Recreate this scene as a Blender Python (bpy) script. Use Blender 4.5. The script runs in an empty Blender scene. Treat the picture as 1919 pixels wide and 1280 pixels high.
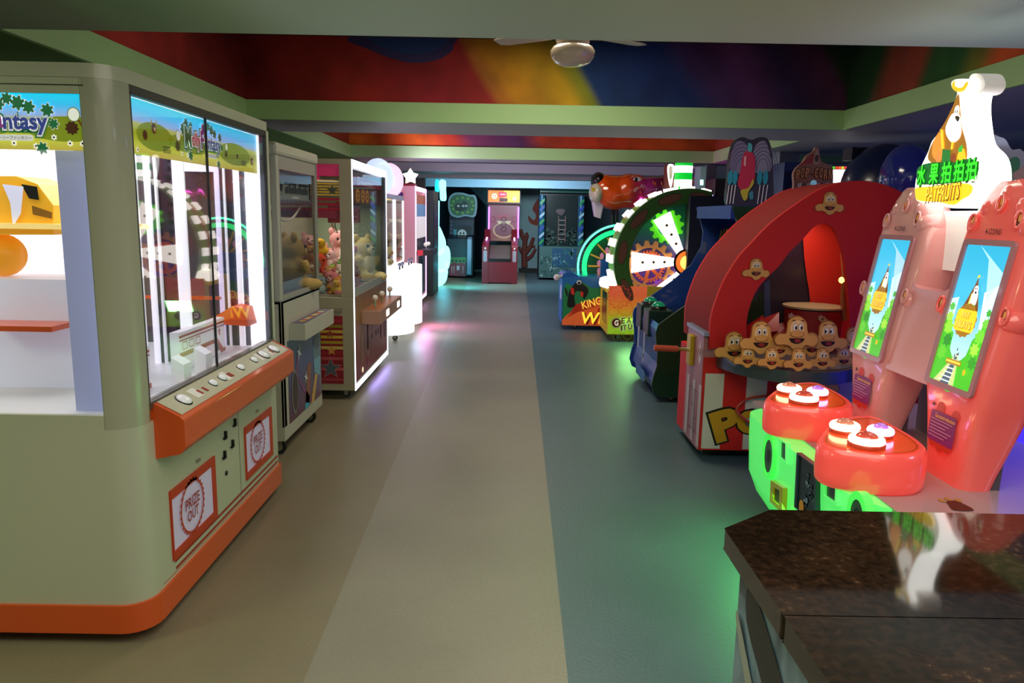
import bpy, math, random
from mathutils import Vector, Matrix
from math import sin, cos, pi, radians
SC = bpy.context.scene
COL = SC.collection
# ---------------------------------------------------------------- camera
F_PX, CXP, CYP = 1400.0, 959.5, 640.0
CAMR = Matrix(((0.99984106, -0.01719875, -0.00469693), (-0.00176066, 0.16691071, -0.98597044), (0.01774143, 0.985822, 0.1668539)))
CAMP = Vector((0, 0, 1.55))
cam = bpy.data.cameras.new('camera')
cam.sensor_fit = 'HORIZONTAL'; cam.sensor_width = 36; cam.lens = 36 * F_PX / 1919
cam.clip_start = 0.05; cam.clip_end = 100
co = bpy.data.objects.new('camera', cam); COL.objects.link(co)
co.matrix_world = Matrix.Translation(CAMP) @ CAMR.to_4x4()
SC.camera = co
# ---------------------------------------------------------------- world, exposure, added fill lights without fixtures
SC.view_settings.view_transform = 'Standard'; SC.view_settings.look = 'None'
SC.view_settings.gamma = 1; SC.view_settings.use_curve_mapping = False
SC.view_settings.exposure = 0.0
w = bpy.data.worlds.new('world'); SC.world = w; w.use_nodes = True
w.node_tree.nodes['Background'].inputs[0].default_value = (0.5, 0.6, 0.5, 1)
w.node_tree.nodes['Background'].inputs[1].default_value = 0.05
def area(name, loc, size, power, color, rot=(0, 0, 0), sy=None):
    l = bpy.data.lights.new(name, 'AREA'); l.energy = power; l.color = color; l.size = size
    if sy: l.shape = 'RECTANGLE'; l.size_y = sy
    o = bpy.data.objects.new(name, l); o.location = loc; o.rotation_euler = rot; COL.objects.link(o); return o
def point(name, loc, power, color, r=0.05):
    l = bpy.data.lights.new(name, 'POINT'); l.energy = power; l.color = color; l.shadow_soft_size = r
    o = bpy.data.objects.new(name, l); o.location = loc; COL.objects.link(o); return o
area('entrance_fill', (0.6, 1.0, 2.33), 2.2, 56, (1, 0.93, 0.78))  # broad overhead fill added for the general light, out of view
area('rear_fill', (0.2, -1.6, 2.3), 1.0, 10, (1, 0.94, 0.8))  # weak fill added behind the camera
area('right_bay_fill', (4.6, 1.2, 2.3), 0.8, 30, (0.6, 0.7, 1.0))  # unseen fill added to light the right side
area('left_aisle_fill', (-3.3, 1.0, 2.3), 0.8, 30, (0.8, 1.0, 0.55))  # unseen greenish fill added to light the left side
area('recess_fill', (0.3, 5.3, 3.03), 1.0, 42, (1.0, 0.9, 0.7))  # hidden fill added to brighten the first recess mural
area('recess_fill', (0.3, 9.5, 3.03), 1.0, 25, (1.0, 0.9, 0.75))  # same hidden fill for the second recess
area('far_fill', (0.3, 15.9, 2.27), 0.5, 60, (0.75, 0.9, 1.0), (radians(62), 0, 0), 0.12)  # added to light the far end, its dark back towards the camera
area('far_fill', (-0.2, 12.3, 2.33), 1.6, 26, (0.85, 0.85, 1.0), (radians(35), 0, 0), 0.3)  # second added far light, also turned away from the camera
area('far_beam_glow', (-1.3, 10.6, 2.0), 0.3, 14, (0.85, 0.65, 1.0), (0, radians(-105), radians(35)))  # added light, carries the ring toppers' lavender glow onto the beams
area('blue_bay_fill', (4.6, 6.6, 2.3), 0.8, 30, (0.35, 0.4, 1.0))  # unseen blue fill added to tint the right bay
area('blue_bay_fill', (4.8, 3.2, 1.2), 0.6, 10, (0.25, 0.2, 1.0), (0, radians(90), 0))  # second unseen blue fill, added low in the right bay
# ---------------------------------------------------------------- helpers
def lin(c):
    c = c / 255.0
    return c / 12.92 if c <= 0.04045 else ((c + 0.055) / 1.055) ** 2.4
def srgb(h):
    if isinstance(h, str):
        h = h.lstrip('#'); h = [int(h[i:i + 2], 16) for i in (0, 2, 4)]
    return (lin(h[0]), lin(h[1]), lin(h[2]), 1)
MATS = {}
def M(col, rough=0.45, metal=0.0, emit=0.0, coat=0.0, ecol=None, alpha=None, name=None, noise=0.0):
    key = (str(col), rough, metal, emit, coat, str(ecol), alpha, noise)
    if key in MATS: return MATS[key]
    m = bpy.data.materials.new(name or 'mat_' + str(col).lstrip('#')); m.use_nodes = True
    b = m.node_tree.nodes['Principled BSDF']
    b.inputs['Base Color'].default_value = srgb(col)
    b.inputs['Roughness'].default_value = rough; b.inputs['Metallic'].default_value = metal
    b.inputs['Coat Weight'].default_value = coat
    b.inputs['Coat Roughness'].default_value = 0.06
    if emit:
        b.inputs['Emission Color'].default_value = srgb(ecol or col); b.inputs['Emission Strength'].default_value = emit
    if noise:
        nt = m.node_tree; n = nt.nodes.new('ShaderNodeTexNoise'); n.inputs['Scale'].default_value = 30; n.inputs['Detail'].default_value = 5
        mx = nt.nodes.new('ShaderNodeMix'); mx.data_type = 'RGBA'; mx.blend_type = 'MULTIPLY'
        mx.inputs[0].default_value = noise; mx.inputs[6].default_value = srgb(col)
        nt.links.new(n.outputs['Color'], mx.inputs[7]); nt.links.new(mx.outputs[2], b.inputs['Base Color'])
    MATS[key] = m; return m
def glass(tint=(1, 1, 1), refl=0.10, rough=0.02, name='glass'):
    key = ('glass', tint, refl, rough)
    if key in MATS: return MATS[key]
    m = bpy.data.materials.new(name); m.use_nodes = True; nt = m.node_tree; nt.nodes.clear()
    t = nt.nodes.new('ShaderNodeBsdfTransparent'); t.inputs[0].default_value = (*tint, 1)
    g = nt.nodes.new('ShaderNodeBsdfGlossy'); g.inputs['Roughness'].default_value = rough
    lw = nt.nodes.new('ShaderNodeLayerWeight'); lw.inputs[0].default_value = 0.5
    pw = nt.nodes.new('ShaderNodeMath'); pw.operation = 'POWER'; pw.inputs[1].default_value = 5.0
    ad = nt.nodes.new('ShaderNodeMath'); ad.operation = 'MULTIPLY_ADD'; ad.use_clamp = True; ad.inputs[1].default_value = 1 - refl; ad.inputs[2].default_value = refl
    mx = nt.nodes.new('ShaderNodeMixShader'); o = nt.nodes.new('ShaderNodeOutputMaterial')
    nt.links.new(lw.outputs['Facing'], pw.inputs[0]); nt.links.new(pw.outputs[0], ad.inputs[0]); nt.links.new(ad.outputs[0], mx.inputs[0])
    nt.links.new(t.outputs[0], mx.inputs[1]); nt.links.new(g.outputs[0], mx.inputs[2]); nt.links.new(mx.outputs[0], o.inputs[0])
    MATS[key] = m; return m
GL = glass()
def grad(name, stops, lo, hi, axis=2, emit=0.0, rough=0.4, wob=0.0, wscale=1.0, const=False):
    """colour ramp along an object axis between lo and hi (print or paint colours)"""
    m = bpy.data.materials.new(name); m.use_nodes = True; nt = m.node_tree; b = nt.nodes['Principled BSDF']
    tc = nt.nodes.new('ShaderNodeTexCoord'); sp = nt.nodes.new('ShaderNodeSeparateXYZ')
    nt.links.new(tc.outputs['Object'], sp.inputs[0])
    mr = nt.nodes.new('ShaderNodeMapRange'); mr.inputs[1].default_value = lo; mr.inputs[2].default_value = hi
    src = sp.outputs[axis]
    if wob:
        n = nt.nodes.new('ShaderNodeTexNoise'); n.inputs['Scale'].default_value = wscale; n.inputs['Detail'].default_value = 1.5
        nt.links.new(tc.outputs['Object'], n.inputs['Vector'])
        a = nt.nodes.new('ShaderNodeMath'); a.operation = 'MULTIPLY_ADD'; a.inputs[1].default_value = wob
        nt.links.new(n.outputs['Fac'], a.inputs[0]); nt.links.new(src, a.inputs[2]); src = a.outputs[0]
    nt.links.new(src, mr.inputs[0])
    cr = nt.nodes.new('ShaderNodeValToRGB'); nt.links.new(mr.outputs[0], cr.inputs[0])
    if const: cr.color_ramp.interpolation = 'CONSTANT'
    els = cr.color_ramp.elements
    while len(els) < len(stops): els.new(0.5)
    for e, (p, c) in zip(els, stops): e.position = p; e.color = srgb(c)
    nt.links.new(cr.outputs[0], b.inputs['Base Color']); b.inputs['Roughness'].default_value = rough
    if emit:
        nt.links.new(cr.outputs[0], b.inputs['Emission Color']); b.inputs['Emission Strength'].default_value = emit
    return m
def ray(u, v): return CAMR @ Vector(((u - CXP) / F_PX, -(v - CYP) / F_PX, -1.0))
def PL(u, v, p0, n):
    r = ray(u, v); p0 = Vector(p0); n = Vector(n); t = (p0 - CAMP).dot(n) / r.dot(n); return CAMP + r * t
def XP(u, v, x): return PL(u, v, (x, 0, 0), (1, 0, 0))
def YP(u, v, y): return PL(u, v, (0, y, 0), (0, 1, 0))
def ZP(u, v, z): return PL(u, v, (0, 0, z), (0, 0, 1))
class Fr:
    """a flat frame on a surface: origin, right, up"""
    def __init__(s, O, U, V=(0, 0, 1)):
        s.O = Vector(O); s.U = Vector(U).normalized(); s.V = Vector(V).normalized(); s.N = s.U.cross(s.V)
    def p(s, a, b, d=0.0): return s.O + s.U * a + s.V * b + s.N * d
    def px(s, u, v):
        q = PL(u, v, s.O, s.N) - s.O; return (q.dot(s.U), q.dot(s.V))
    def pxs(s, pts): return [s.px(*q) for q in pts]
def FX(x, y=0, z=0, sgn=1): return Fr((x, y, z), (0, sgn, 0))     # sgn +1 faces +x, -1 faces -x
def FY(y, x=0, z=0): return Fr((x, y, z), (1, 0, 0))               # faces the entrance
def ell(a, b, ra, rb=None, n=24, a0=0, a1=2 * pi, rot=0):
    rb = ra if rb is None else rb; full = abs(a1 - a0 - 2 * pi) < 1e-6; k = n if full else n + 1
    o = []
    for i in range(k):
        t = a0 + (a1 - a0) * i / n; x = ra * cos(t); y = rb * sin(t)
        o.append((a + x * cos(rot) - y * sin(rot), b + x * sin(rot) + y * cos(rot)))
    return o
def rrect(a0, b0, a1, b1, r=0.02, n=5):
    r = min(r, abs(a1 - a0) / 2 - 1e-4, abs(b1 - b0) / 2 - 1e-4); o = []
    for cx, cy, s in ((a1 - r, b1 - r, 0), (a0 + r, b1 - r, 1), (a0 + r, b0 + r, 2), (a1 - r, b0 + r, 3)):
        for i in range(n + 1):
            t = (s + i / n) * pi / 2; o.append((cx + r * cos(t), cy + r * sin(t)))
    return o
def star(a, b, r, k=5, q=0.42, rot=0.0):
    return [(a + (r if i % 2 == 0 else r * q) * sin(rot + i * pi / k), b + (r if i % 2 == 0 else r * q) * cos(rot + i * pi / k)) for i in range(2 * k)]
def gear(a, b, r, k=12, d=0.2, rot=0.0):
    o = []
    for i in range(k):
        for f, rr in ((0, 1 - d), (0.2, 1), (0.5, 1), (0.7, 1 - d)):
            t = rot + 2 * pi * (i + f) / k; o.append((a + r * rr * cos(t), b + r * rr * sin(t)))
    return o
def spl(pts, n=5, closed=True):
    o = []; L = len(pts); rng = L if closed else L - 1
    for i in range(rng):
        g = lambda k: pts[(i + k) % L] if closed else pts[max(0, min(L - 1, i + k))]
        p0, p1, p2, p3 = g(-1), g(0), g(1), g(2)
        for j in range(n):
            t = j / n
            o.append(tuple(0.5 * (2 * b + (c - a) * t + (2 * a - 5 * b + 4 * c - d) * t * t + (3 * b - a - 3 * c + d) * t ** 3) for a, b, c, d in zip(p0, p1, p2, p3)))
    if not closed: o.append(tuple(pts[-1]))
    return o
_TX = {}
def text_geo(s, bold=0.0, shear=0.0):
    k = (s, bold, shear)
    if k in _TX: return _TX[k]
    cu = bpy.data.curves.new('lettering', 'FONT'); cu.body = s; cu.offset = bold; cu.shear = shear; cu.resolution_u = 3
    o = bpy.data.objects.new('lettering', cu); COL.objects.link(o); bpy.context.view_layer.update()
    e = o.evaluated_get(bpy.context.evaluated_depsgraph_get()); me = e.to_mesh()
    vs = [(v.co.x, v.co.y) for v in me.vertices]; fs = [tuple(p.vertices) for p in me.polygons]
    e.to_mesh_clear(); bpy.data.objects.remove(o); bpy.data.curves.remove(cu)
    if not vs: vs = [(0, 0), (1, 0), (1, 1)]; fs = [(0, 1, 2)]
    x0 = min(v[0] for v in vs); x1 = max(v[0] for v in vs); y0 = min(v[1] for v in vs); y1 = max(v[1] for v in vs)
    vs = [((v[0] - x0) / (x1 - x0) - 0.5, (v[1] - y0) / (y1 - y0) - 0.5) for v in vs]
    _TX[k] = (vs, fs); return _TX[k]
class MB:
    def __init__(s): s.v = []; s.f = []; s.m = []; s.ml = []; s.sm = []
    def mi(s, m):
        if m not in s.ml: s.ml.append(m)
        return s.ml.index(m)
    def add(s, vs, fs, m, smooth=False):
        o = len(s.v); i = s.mi(m); s.v += [Vector(q) for q in vs]
        for f in fs: s.f.append(tuple(o + k for k in f)); s.m.append(i); s.sm.append(smooth)
        return s
    def box(s, a, b, m):
        x0, y0, z0 = a; x1, y1, z1 = b
        if x0 > x1: x0, x1 = x1, x0
        if y0 > y1: y0, y1 = y1, y0
        if z0 > z1: z0, z1 = z1, z0
        return s.add([(x0, y0, z0), (x1, y0, z0), (x1, y1, z0), (x0, y1, z0), (x0, y0, z1), (x1, y0, z1), (x1, y1, z1), (x0, y1, z1)],
                     [(3, 2, 1, 0), (4, 5, 6, 7), (0, 1, 5, 4), (1, 2, 6, 5), (2, 3, 7, 6), (3, 0, 4, 7)], m)
    def ext(s, fr, pts, d0, d1, m, side=None, back=True, smooth=False):
        """outline in frame fr, from depth d0 (back) to d1 (front)"""
        A = sum(pts[i][0] * pts[(i + 1) % len(pts)][1] - pts[(i + 1) % len(pts)][0] * pts[i][1] for i in range(len(pts)))
        if A < 0: pts = pts[::-1]
        n = len(pts); vs = [fr.p(a, b, d1) for a, b in pts]
        s.add(vs, [tuple(range(n))], m)
        if abs(d1 - d0) > 1e-7:
            vb = [fr.p(a, b, d0) for a, b in pts]
            s.add(vs + vb, [(i, i + n, (i + 1) % n + n, (i + 1) % n) for i in range(n)], side or m, smooth)
            if back: s.add(vb, [tuple(reversed(range(n)))], side or m)
        return s
    def flat(s, fr, pts, m, d=0.002): return s.ext(fr, pts, d, d, m)
    def ring(s, fr, po, pi_, d0, d1, m, side=None):
        """outline with a hole; po and pi_ have the same number of points and direction"""
        n = len(po)
        for d, flip in ((d1, False), (d0, True)):
            vs = [fr.p(a, b, d) for a, b in po] + [fr.p(a, b, d) for a, b in pi_]
            fs = [(i, (i + 1) % n, (i + 1) % n + n, i + n) for i in range(n)]
            if flip: fs = [f[::-1] for f in fs]
            s.add(vs, fs, m)
            if abs(d1 - d0) < 1e-7: return s
        for pts, fl in ((po, True), (pi_, False)):
            vs = [fr.p(a, b, d1) for a, b in pts] + [fr.p(a, b, d0) for a, b in pts]
            fs = [(i, i + n, (i + 1) % n + n, (i + 1) % n) for i in range(n)]
            if not fl: fs = [f[::-1] for f in fs]
            s.add(vs, fs, side or m)
        return s
    def text(s, fr, t, a, b, wd, h, m, d=0.003, th=0.0, bold=0.0, rot=0.0, shear=0.0):
        vs, fs = text_geo(t, bold, shear)
        def q(v, dd):
            x = v[0] * wd; y = v[1] * h
            return fr.p(a + x * cos(rot) - y * sin(rot), b + x * sin(rot) + y * cos(rot), dd)
        return s.add([q(v, d) for v in vs], fs, m)
    def tube(s, path, r, m, n=8, cap=True, closed=False):
        path = [Vector(p) for p in path]; L = len(path); vs = []; up = Vector((0, 0, 1)); prev = None
        for i, p in enumerate(path):
            t = (path[(i + 1) % L] - path[i - 1]) if closed else (path[min(i + 1, L - 1)] - path[max(i - 1, 0)])
            t.normalize()
            if prev is None: a = t.cross(up if abs(t.z) < 0.9 else Vector((1, 0, 0)))
            else: a = prev - t * prev.dot(t)
            a.normalize(); prev = a; bb = t.cross(a); rr = r[i] if isinstance(r, (list, tuple)) else r
            vs += [p + (a * cos(2 * pi * k / n) + bb * sin(2 * pi * k / n)) * rr for k in range(n)]
        fs = []
        for i in range(L if closed else L - 1):
            j = (i + 1) % L
            fs += [(i * n + k, i * n + (k + 1) % n, j * n + (k + 1) % n, j * n + k) for k in range(n)]
        s.add(vs, fs, m, True)
        if cap and not closed:
            s.add(vs[:n], [tuple(reversed(range(n)))], m); s.add(vs[-n:], [tuple(range(n))], m)
        return s
    def lathe(s, c, prof, m, n=28, axis='z', a0=0, a1=2 * pi):
        """prof = [(radius, height)...]"""
        c = Vector(c); vs = []; full = abs(a1 - a0 - 2 * pi) < 1e-6; k = n if full else n + 1
        for r, h in prof:
            for i in range(k):
                t = a0 + (a1 - a0) * i / n; x, y = r * cos(t), r * sin(t)
                vs.append(c + (Vector((x, y, h)) if axis == 'z' else Vector((h, x, y)) if axis == 'x' else Vector((y, h, x))))
        fs = []
        for j in range(len(prof) - 1):
            for i in range(k if full else n):
                i2 = (i + 1) % k; fs.append((j * k + i, j * k + i2, (j + 1) * k + i2, (j + 1) * k + i))
        s.add(vs, fs, m, True)
        if prof[0][0] > 1e-4 and full: s.add(vs[:k], [tuple(reversed(range(k)))], m)
        if prof[-1][0] > 1e-4 and full: s.add(vs[-k:], [tuple(range(k))], m)
        return s
    def ball(s, c, r, m, n=16, rot=None):
        c = Vector(c); r = (r, r, r) if not isinstance(r, (tuple, list)) else r; vs = []; h = n // 2
        for j in range(h + 1):
            for i in range(n):
                a, b = pi * j / h, 2 * pi * i / n
                q = Vector((r[0] * sin(a) * cos(b), r[1] * sin(a) * sin(b), r[2] * cos(a)))
                if rot: q = rot @ q
                vs.append(c + q)
        fs = []
        for j in range(h):
            for i in range(n):
                q = (j * n + i, (j + 1) * n + i, (j + 1) * n + (i + 1) % n, j * n + (i + 1) % n)
                fs.append(q if 0 < j < h - 1 else ((q[0], q[1], q[2]) if j == 0 else (q[0], q[1], q[3])))
        return s.add(vs, fs, m, True)
    def torus(s, c, R, r, m, axis='z', n=28, k=10):
        c = Vector(c); pts = []
        for i in range(n):
            t = 2 * pi * i / n; x, y = R * cos(t), R * sin(t)
            pts.append(c + (Vector((x, y, 0)) if axis == 'z' else Vector((0, x, y)) if axis == 'x' else Vector((x, 0, y))))
        return s.tube(pts, r, m, k, closed=True)
    def loft(s, rings, m, caps=True, smooth=True):
        n = len(rings[0]); vs = [q for r in rings for q in r]
        s.add(vs, [(j * n + i, j * n + (i + 1) % n, (j + 1) * n + (i + 1) % n, (j + 1) * n + i) for j in range(len(rings) - 1) for i in range(n)], m, smooth)
        if caps: s.add(rings[0], [tuple(reversed(range(n)))], m); s.add(rings[-1], [tuple(range(n))], m)
        return s
    def build(s, name, parent=None, label=None, world=True, bevel=0.0, loc=None, rotz=0, seg=2, kind=None):
        me = bpy.data.meshes.new(name)
        off = Vector((0, 0, 0))
        if parent is not None and world:
            p = parent
            while p is not None: off += p.location; p = p.parent
        if loc is not None: off = off + Vector(loc)
        me.from_pydata([tuple(q - off) for q in s.v], [], s.f)
        for m in s.ml: me.materials.append(m)
        me.polygons.foreach_set('material_index', s.m); me.polygons.foreach_set('use_smooth', s.sm); me.update()
        o = bpy.data.objects.new(name, me); COL.objects.link(o)
        if parent is not None: o.parent = parent
        if loc is not None: o.location = loc
        if label: o['label'] = label
        if kind: o['kind'] = kind
        if bevel:
            bm = o.modifiers.new('bevel', 'BEVEL'); bm.width = bevel; bm.segments = seg; bm.limit_method = 'ANGLE'; bm.angle_limit = radians(40)
            bm.harden_normals = False
        return o
def tag(o, label, cat, group=None):
    o['label'] = label; o['category'] = cat
    if group: o['group'] = group
    return o
def thing(name, label, cat, loc=(0, 0, 0), group=None):
    o = bpy.data.objects.new(name, None); o.empty_display_size = 0.1; o.location = loc; COL.objects.link(o)
    return tag(o, label, cat, group)
def struct(o): o['kind'] = 'structure'; return o
def kids(o): return [c for c in bpy.data.objects if c.parent == o]
def copy_tree(o, parent=None):
    c = o.copy(); COL.objects.link(c); c.parent = parent
    for k in kids(o): copy_tree(k, c)
    return c
def blob(name, parts, mat_of, voxel=0.012, parent=None, smooth_it=2):
    """several ellipsoids melted into one skin; parts = [(centre, radii, rot)]"""
    mb = MB()
    for p in parts: mb.ball(p[0], p[1], mat_of, 16, Matrix.Rotation(p[2][1], 3, p[2][0]) if len(p) > 2 else None)
    o = mb.build('melt', None); r = o.modifiers.new('r', 'REMESH'); r.mode = 'VOXEL'; r.voxel_size = voxel; r.use_smooth_shade = True
    sm = o.modifiers.new('s', 'SMOOTH'); sm.iterations = smooth_it; sm.factor = 0.6
    bpy.context.view_layer.update()
    me = bpy.data.meshes.new_from_object(o.evaluated_get(bpy.context.evaluated_depsgraph_get()))
    bpy.data.objects.remove(o)
    me.name = name
    if not me.materials: me.materials.append(mat_of)
    for p in me.polygons: p.use_smooth = True; p.material_index = 0
    q = bpy.data.objects.new(name, me); COL.objects.link(q)
    if parent is not None: q.parent = parent
    return q
WHITE = M('#bcbca6', 0.35, coat=0.2); WHITE2 = M('#e8e8e4', 0.3); BLACK = M('#0b0b0c', 0.35); ALU = M('#a8a89c', 0.35, 0.7)
DARK = M('#16181c', 0.4); CHROME = M('#c8c8c8', 0.15, 1.0); RUBBER = M('#141414', 0.7)
def caster(parent, x, y, z1, r=0.04):
    mb = MB(); mb.lathe((x, y - 0.014, r), [(r, 0), (r, 0.028)], RUBBER, 16, 'y')
    mb.lathe((x, y - 0.017, r), [(r * 0.55, 0), (r * 0.55, 0.034)], ALU, 12, 'y')
    mb.box((x - 0.02, y - 0.022, r), (x + 0.02, y - 0.017, z1), ALU); mb.box((x - 0.02, y + 0.017, r), (x + 0.02, y + 0.022, z1), ALU)
    mb.box((x - 0.03, y - 0.03, z1 - 0.008), (x + 0.03, y + 0.03, z1), ALU)
    return mb.build('caster', parent)
# ---------------------------------------------------------------- the room
def floor_mat():
    m = bpy.data.materials.new('vinyl_floor'); m.use_nodes = True; nt = m.node_tree; b = nt.nodes['Principled BSDF']; N = nt.nodes.new; L = nt.links.new
    tc = N('ShaderNodeTexCoord'); sp = N('ShaderNodeSeparateXYZ'); L(tc.outputs['Object'], sp.inputs[0])
    def line(k, c):   # 1 right of the line x = c + k*y
        a = N('ShaderNodeMath'); a.operation = 'MULTIPLY_ADD'; a.inputs[1].default_value = -k; L(sp.outputs[1], a.inputs[0]); L(sp.outputs[0], a.inputs[2])
        g = N('ShaderNodeMath'); g.operation = 'GREATER_THAN'; g.inputs[1].default_value = c; L(a.outputs[0], g.inputs[0]); return g.outputs[0]
    def mix(f, c1, c2):
        x = N('ShaderNodeMix'); x.data_type = 'RGBA'; L(f, x.inputs[0]) if not isinstance(f, float) else None
        for i, c in ((6, c1), (7, c2)):
            if isinstance(c, str): x.inputs[i].default_value = srgb(c)
            else: L(c, x.inputs[i])
        return x
    base = mix(line(-0.02, -0.62), '#857b64', '#8f8a7a')
    two = mix(line(0.0105, 0.197), base.outputs[2], '#546c72')
    n = N('ShaderNodeTexNoise'); n.inputs['Scale'].default_value = 1.3; n.inputs['Detail'].default_value = 6; L(tc.outputs['Object'], n.inputs['Vector'])
    n2 = N('ShaderNodeTexNoise'); n2.inputs['Scale'].default_value = 60; n2.inputs['Detail'].default_value = 3; L(tc.outputs['Object'], n2.inputs['Vector'])
    mr = N('ShaderNodeMapRange'); mr.inputs[1].default_value = 0.3; mr.inputs[2].default_value = 0.7; mr.inputs[3].default_value = 0.86; mr.inputs[4].default_value = 1.06; L(n.outputs[0], mr.inputs[0])
    mr2 = N('ShaderNodeMapRange'); mr2.inputs[1].default_value = 0.3; mr2.inputs[2].default_value = 0.7; mr2.inputs[3].default_value = 0.95; mr2.inputs[4].default_value = 1.03; L(n2.outputs[0], mr2.inputs[0])
    mm = N('ShaderNodeMath'); mm.operation = 'MULTIPLY'; L(mr.outputs[0], mm.inputs[0]); L(mr2.outputs[0], mm.inputs[1])
    vm = N('ShaderNodeVectorMath'); vm.operation = 'SCALE'; L(two.outputs[2], vm.inputs[0]); L(mm.outputs[0], vm.inputs['Scale'])
    L(vm.outputs[0], b.inputs['Base Color'])
    rr = N('ShaderNodeMapRange'); rr.inputs[3].default_value = 0.3; rr.inputs[4].default_value = 0.52; L(n.outputs[0], rr.inputs[0]); L(rr.outputs[0], b.inputs['Roughness'])
    bp = N('ShaderNodeBump'); bp.inputs['Strength'].default_value = 0.12; bp.inputs['Distance'].default_value = 0.01; L(n2.outputs[0], bp.inputs['Height']); L(bp.outputs[0], b.inputs['Normal'])
    return m
XL, XR, YB, ZS = -4.2, 6.2, 20.6, 2.35
struct(MB().box((XL, -2.6, -0.1), (XR, YB, 0), floor_mat()).build('floor'))
PAINT = M('#b4e09c', 0.55, name='mint_paint'); SOFF = M('#c4d8c4', 0.6, name='soffit_paint'); SOFG = M('#6f9a58', 0.6, name='green_soffit_paint'); SOFB = M('#b9bcc4', 0.6, name='grey_soffit_paint')
WALLP = M('#8aa0a0', 0.7, name='wall_paint'); WDARK = M('#454d48', 0.7, name='dark_wall_paint')
struct(MB().box((XL - 0.1, -2.6, 0), (XL, YB, 3.1), WDARK).build('wall_left'))
struct(MB().box((XR, -2.6, 0), (XR + 0.1, YB, 3.1), M('#3a4060', 0.7)).build('wall_right'))
struct(MB().box((XL, -2.7, 0), (XR, -2.6, 3.1), M('#7f8a78', 0.8)).build('wall_front'))
# back wall with the painted coral and octopus arm
wb = MB(); wb.box((XL, YB, 0), (XR, YB + 0.1, 3.1), M('#8fb0b4', 0.7)); f = FY(YB)
NAVY_SHADE = M('#14283c', 0.7)
wb.flat(f, [(XL, 0), f.px(911, 505), f.px(911, 385), f.px(868, 338), (XL, 2.3)], NAVY_SHADE)  # shadow on the wall's left part, painted as flat dark navy
OCT = M('#8c3a28', 0.7); COR = M('#7c3c34', 0.7)
wb.flat(f, spl(f.pxs([(1012, 372), (1003, 380), (998, 392), (1004, 402), (1002, 412), (996, 410), (990, 404), (992, 416), (1002, 422), (1012, 420), (1016, 400)])), OCT, 0.004)
def branch(pts, r):
    a = [f.px(*p) for p in pts]; wb.tube([f.p(x, y, 0.0) for x, y in a], [r * (1 - 0.5 * i / len(a)) for i in range(len(a))], COR, 6)
branch([(983, 500), (982, 475), (984, 452), (978, 440), (975, 430)], 0.10); branch([(984, 452), (988, 442), (986, 436)], 0.07); branch([(984, 475), (994, 462), (1000, 445)], 0.08)
branch([(984, 488), (996, 480), (1004, 466)], 0.07); branch([(983, 480), (976, 470), (973, 462)], 0.06); branch([(994, 462), (1003, 462)], 0.05)
wb.flat(f, f.pxs([(972, 502), (972, 512), (1060, 514), (1060, 504)]), M('#1a1410', 0.6), 0.006)
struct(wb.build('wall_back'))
# ceiling: soffits, mint fascia boards, painted recesses
Y1, Y2, Y3, Y4, Y5, Y6 = 3.62, 6.88, 7.88, 11.2, 12.0, 14.7
RX0, RX1 = -2.38, 2.97
struct(MB().box((XL, -2.6, ZS), (XR, Y1, 3.15), SOFF).build('ceiling'))
struct(MB().box((XL, Y1, ZS), (RX0, YB, 3.15), SOFG).build('ceiling_soffit_left'))
struct(MB().box((RX1, Y1, ZS), (XR, YB, 3.15), SOFB).build('ceiling_soffit_right'))
for y0, y1, nm, mt in ((Y2, Y3, 'ceiling_beam_1', SOFB), (Y4, Y5, 'ceiling_beam_2', SOFB), (Y6, YB, 'ceiling_beam_3', SOFB)):
    struct(MB().box((RX0, y0, ZS), (RX1, y1, 3.15), mt).build(nm))
struct(MB().box((RX0, Y1, 3.06), (RX1, YB, 3.15), M('#502018', 0.7)).build('ceiling_recess_top'))
struct(MB().box((RX0, 17.6, 2.17), (RX1, 17.9, ZS), M('#8fb4cc', 0.6)).build('ceiling_drop_beam'))
struct(MB().box((RX0, 15.6, 2.27), (RX1, 15.8, ZS), M('#b0b0b4', 0.6)).build('ceiling_drop_beam_2'))
FT = 2.515
k = 0
for (ya, yb) in ((Y1, Y2), (Y3, Y4), (Y5, Y6)):
    k += 1; t = 0.035
    for nm, a, b in (('back', (RX0, yb - t, ZS - 0.004), (RX1, yb, FT)), ('left', (RX0, ya, ZS - 0.004), (RX0 + t, yb - t, FT)), ('right', (RX1 - t, ya, ZS - 0.004), (RX1, yb - t, FT))):
        struct(MB().box(a, b, PAINT if k < 3 else M('#ccc8d4', 0.6)).build('trim_fascia_%s_%d' % (nm, k), bevel=0.004))
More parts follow.
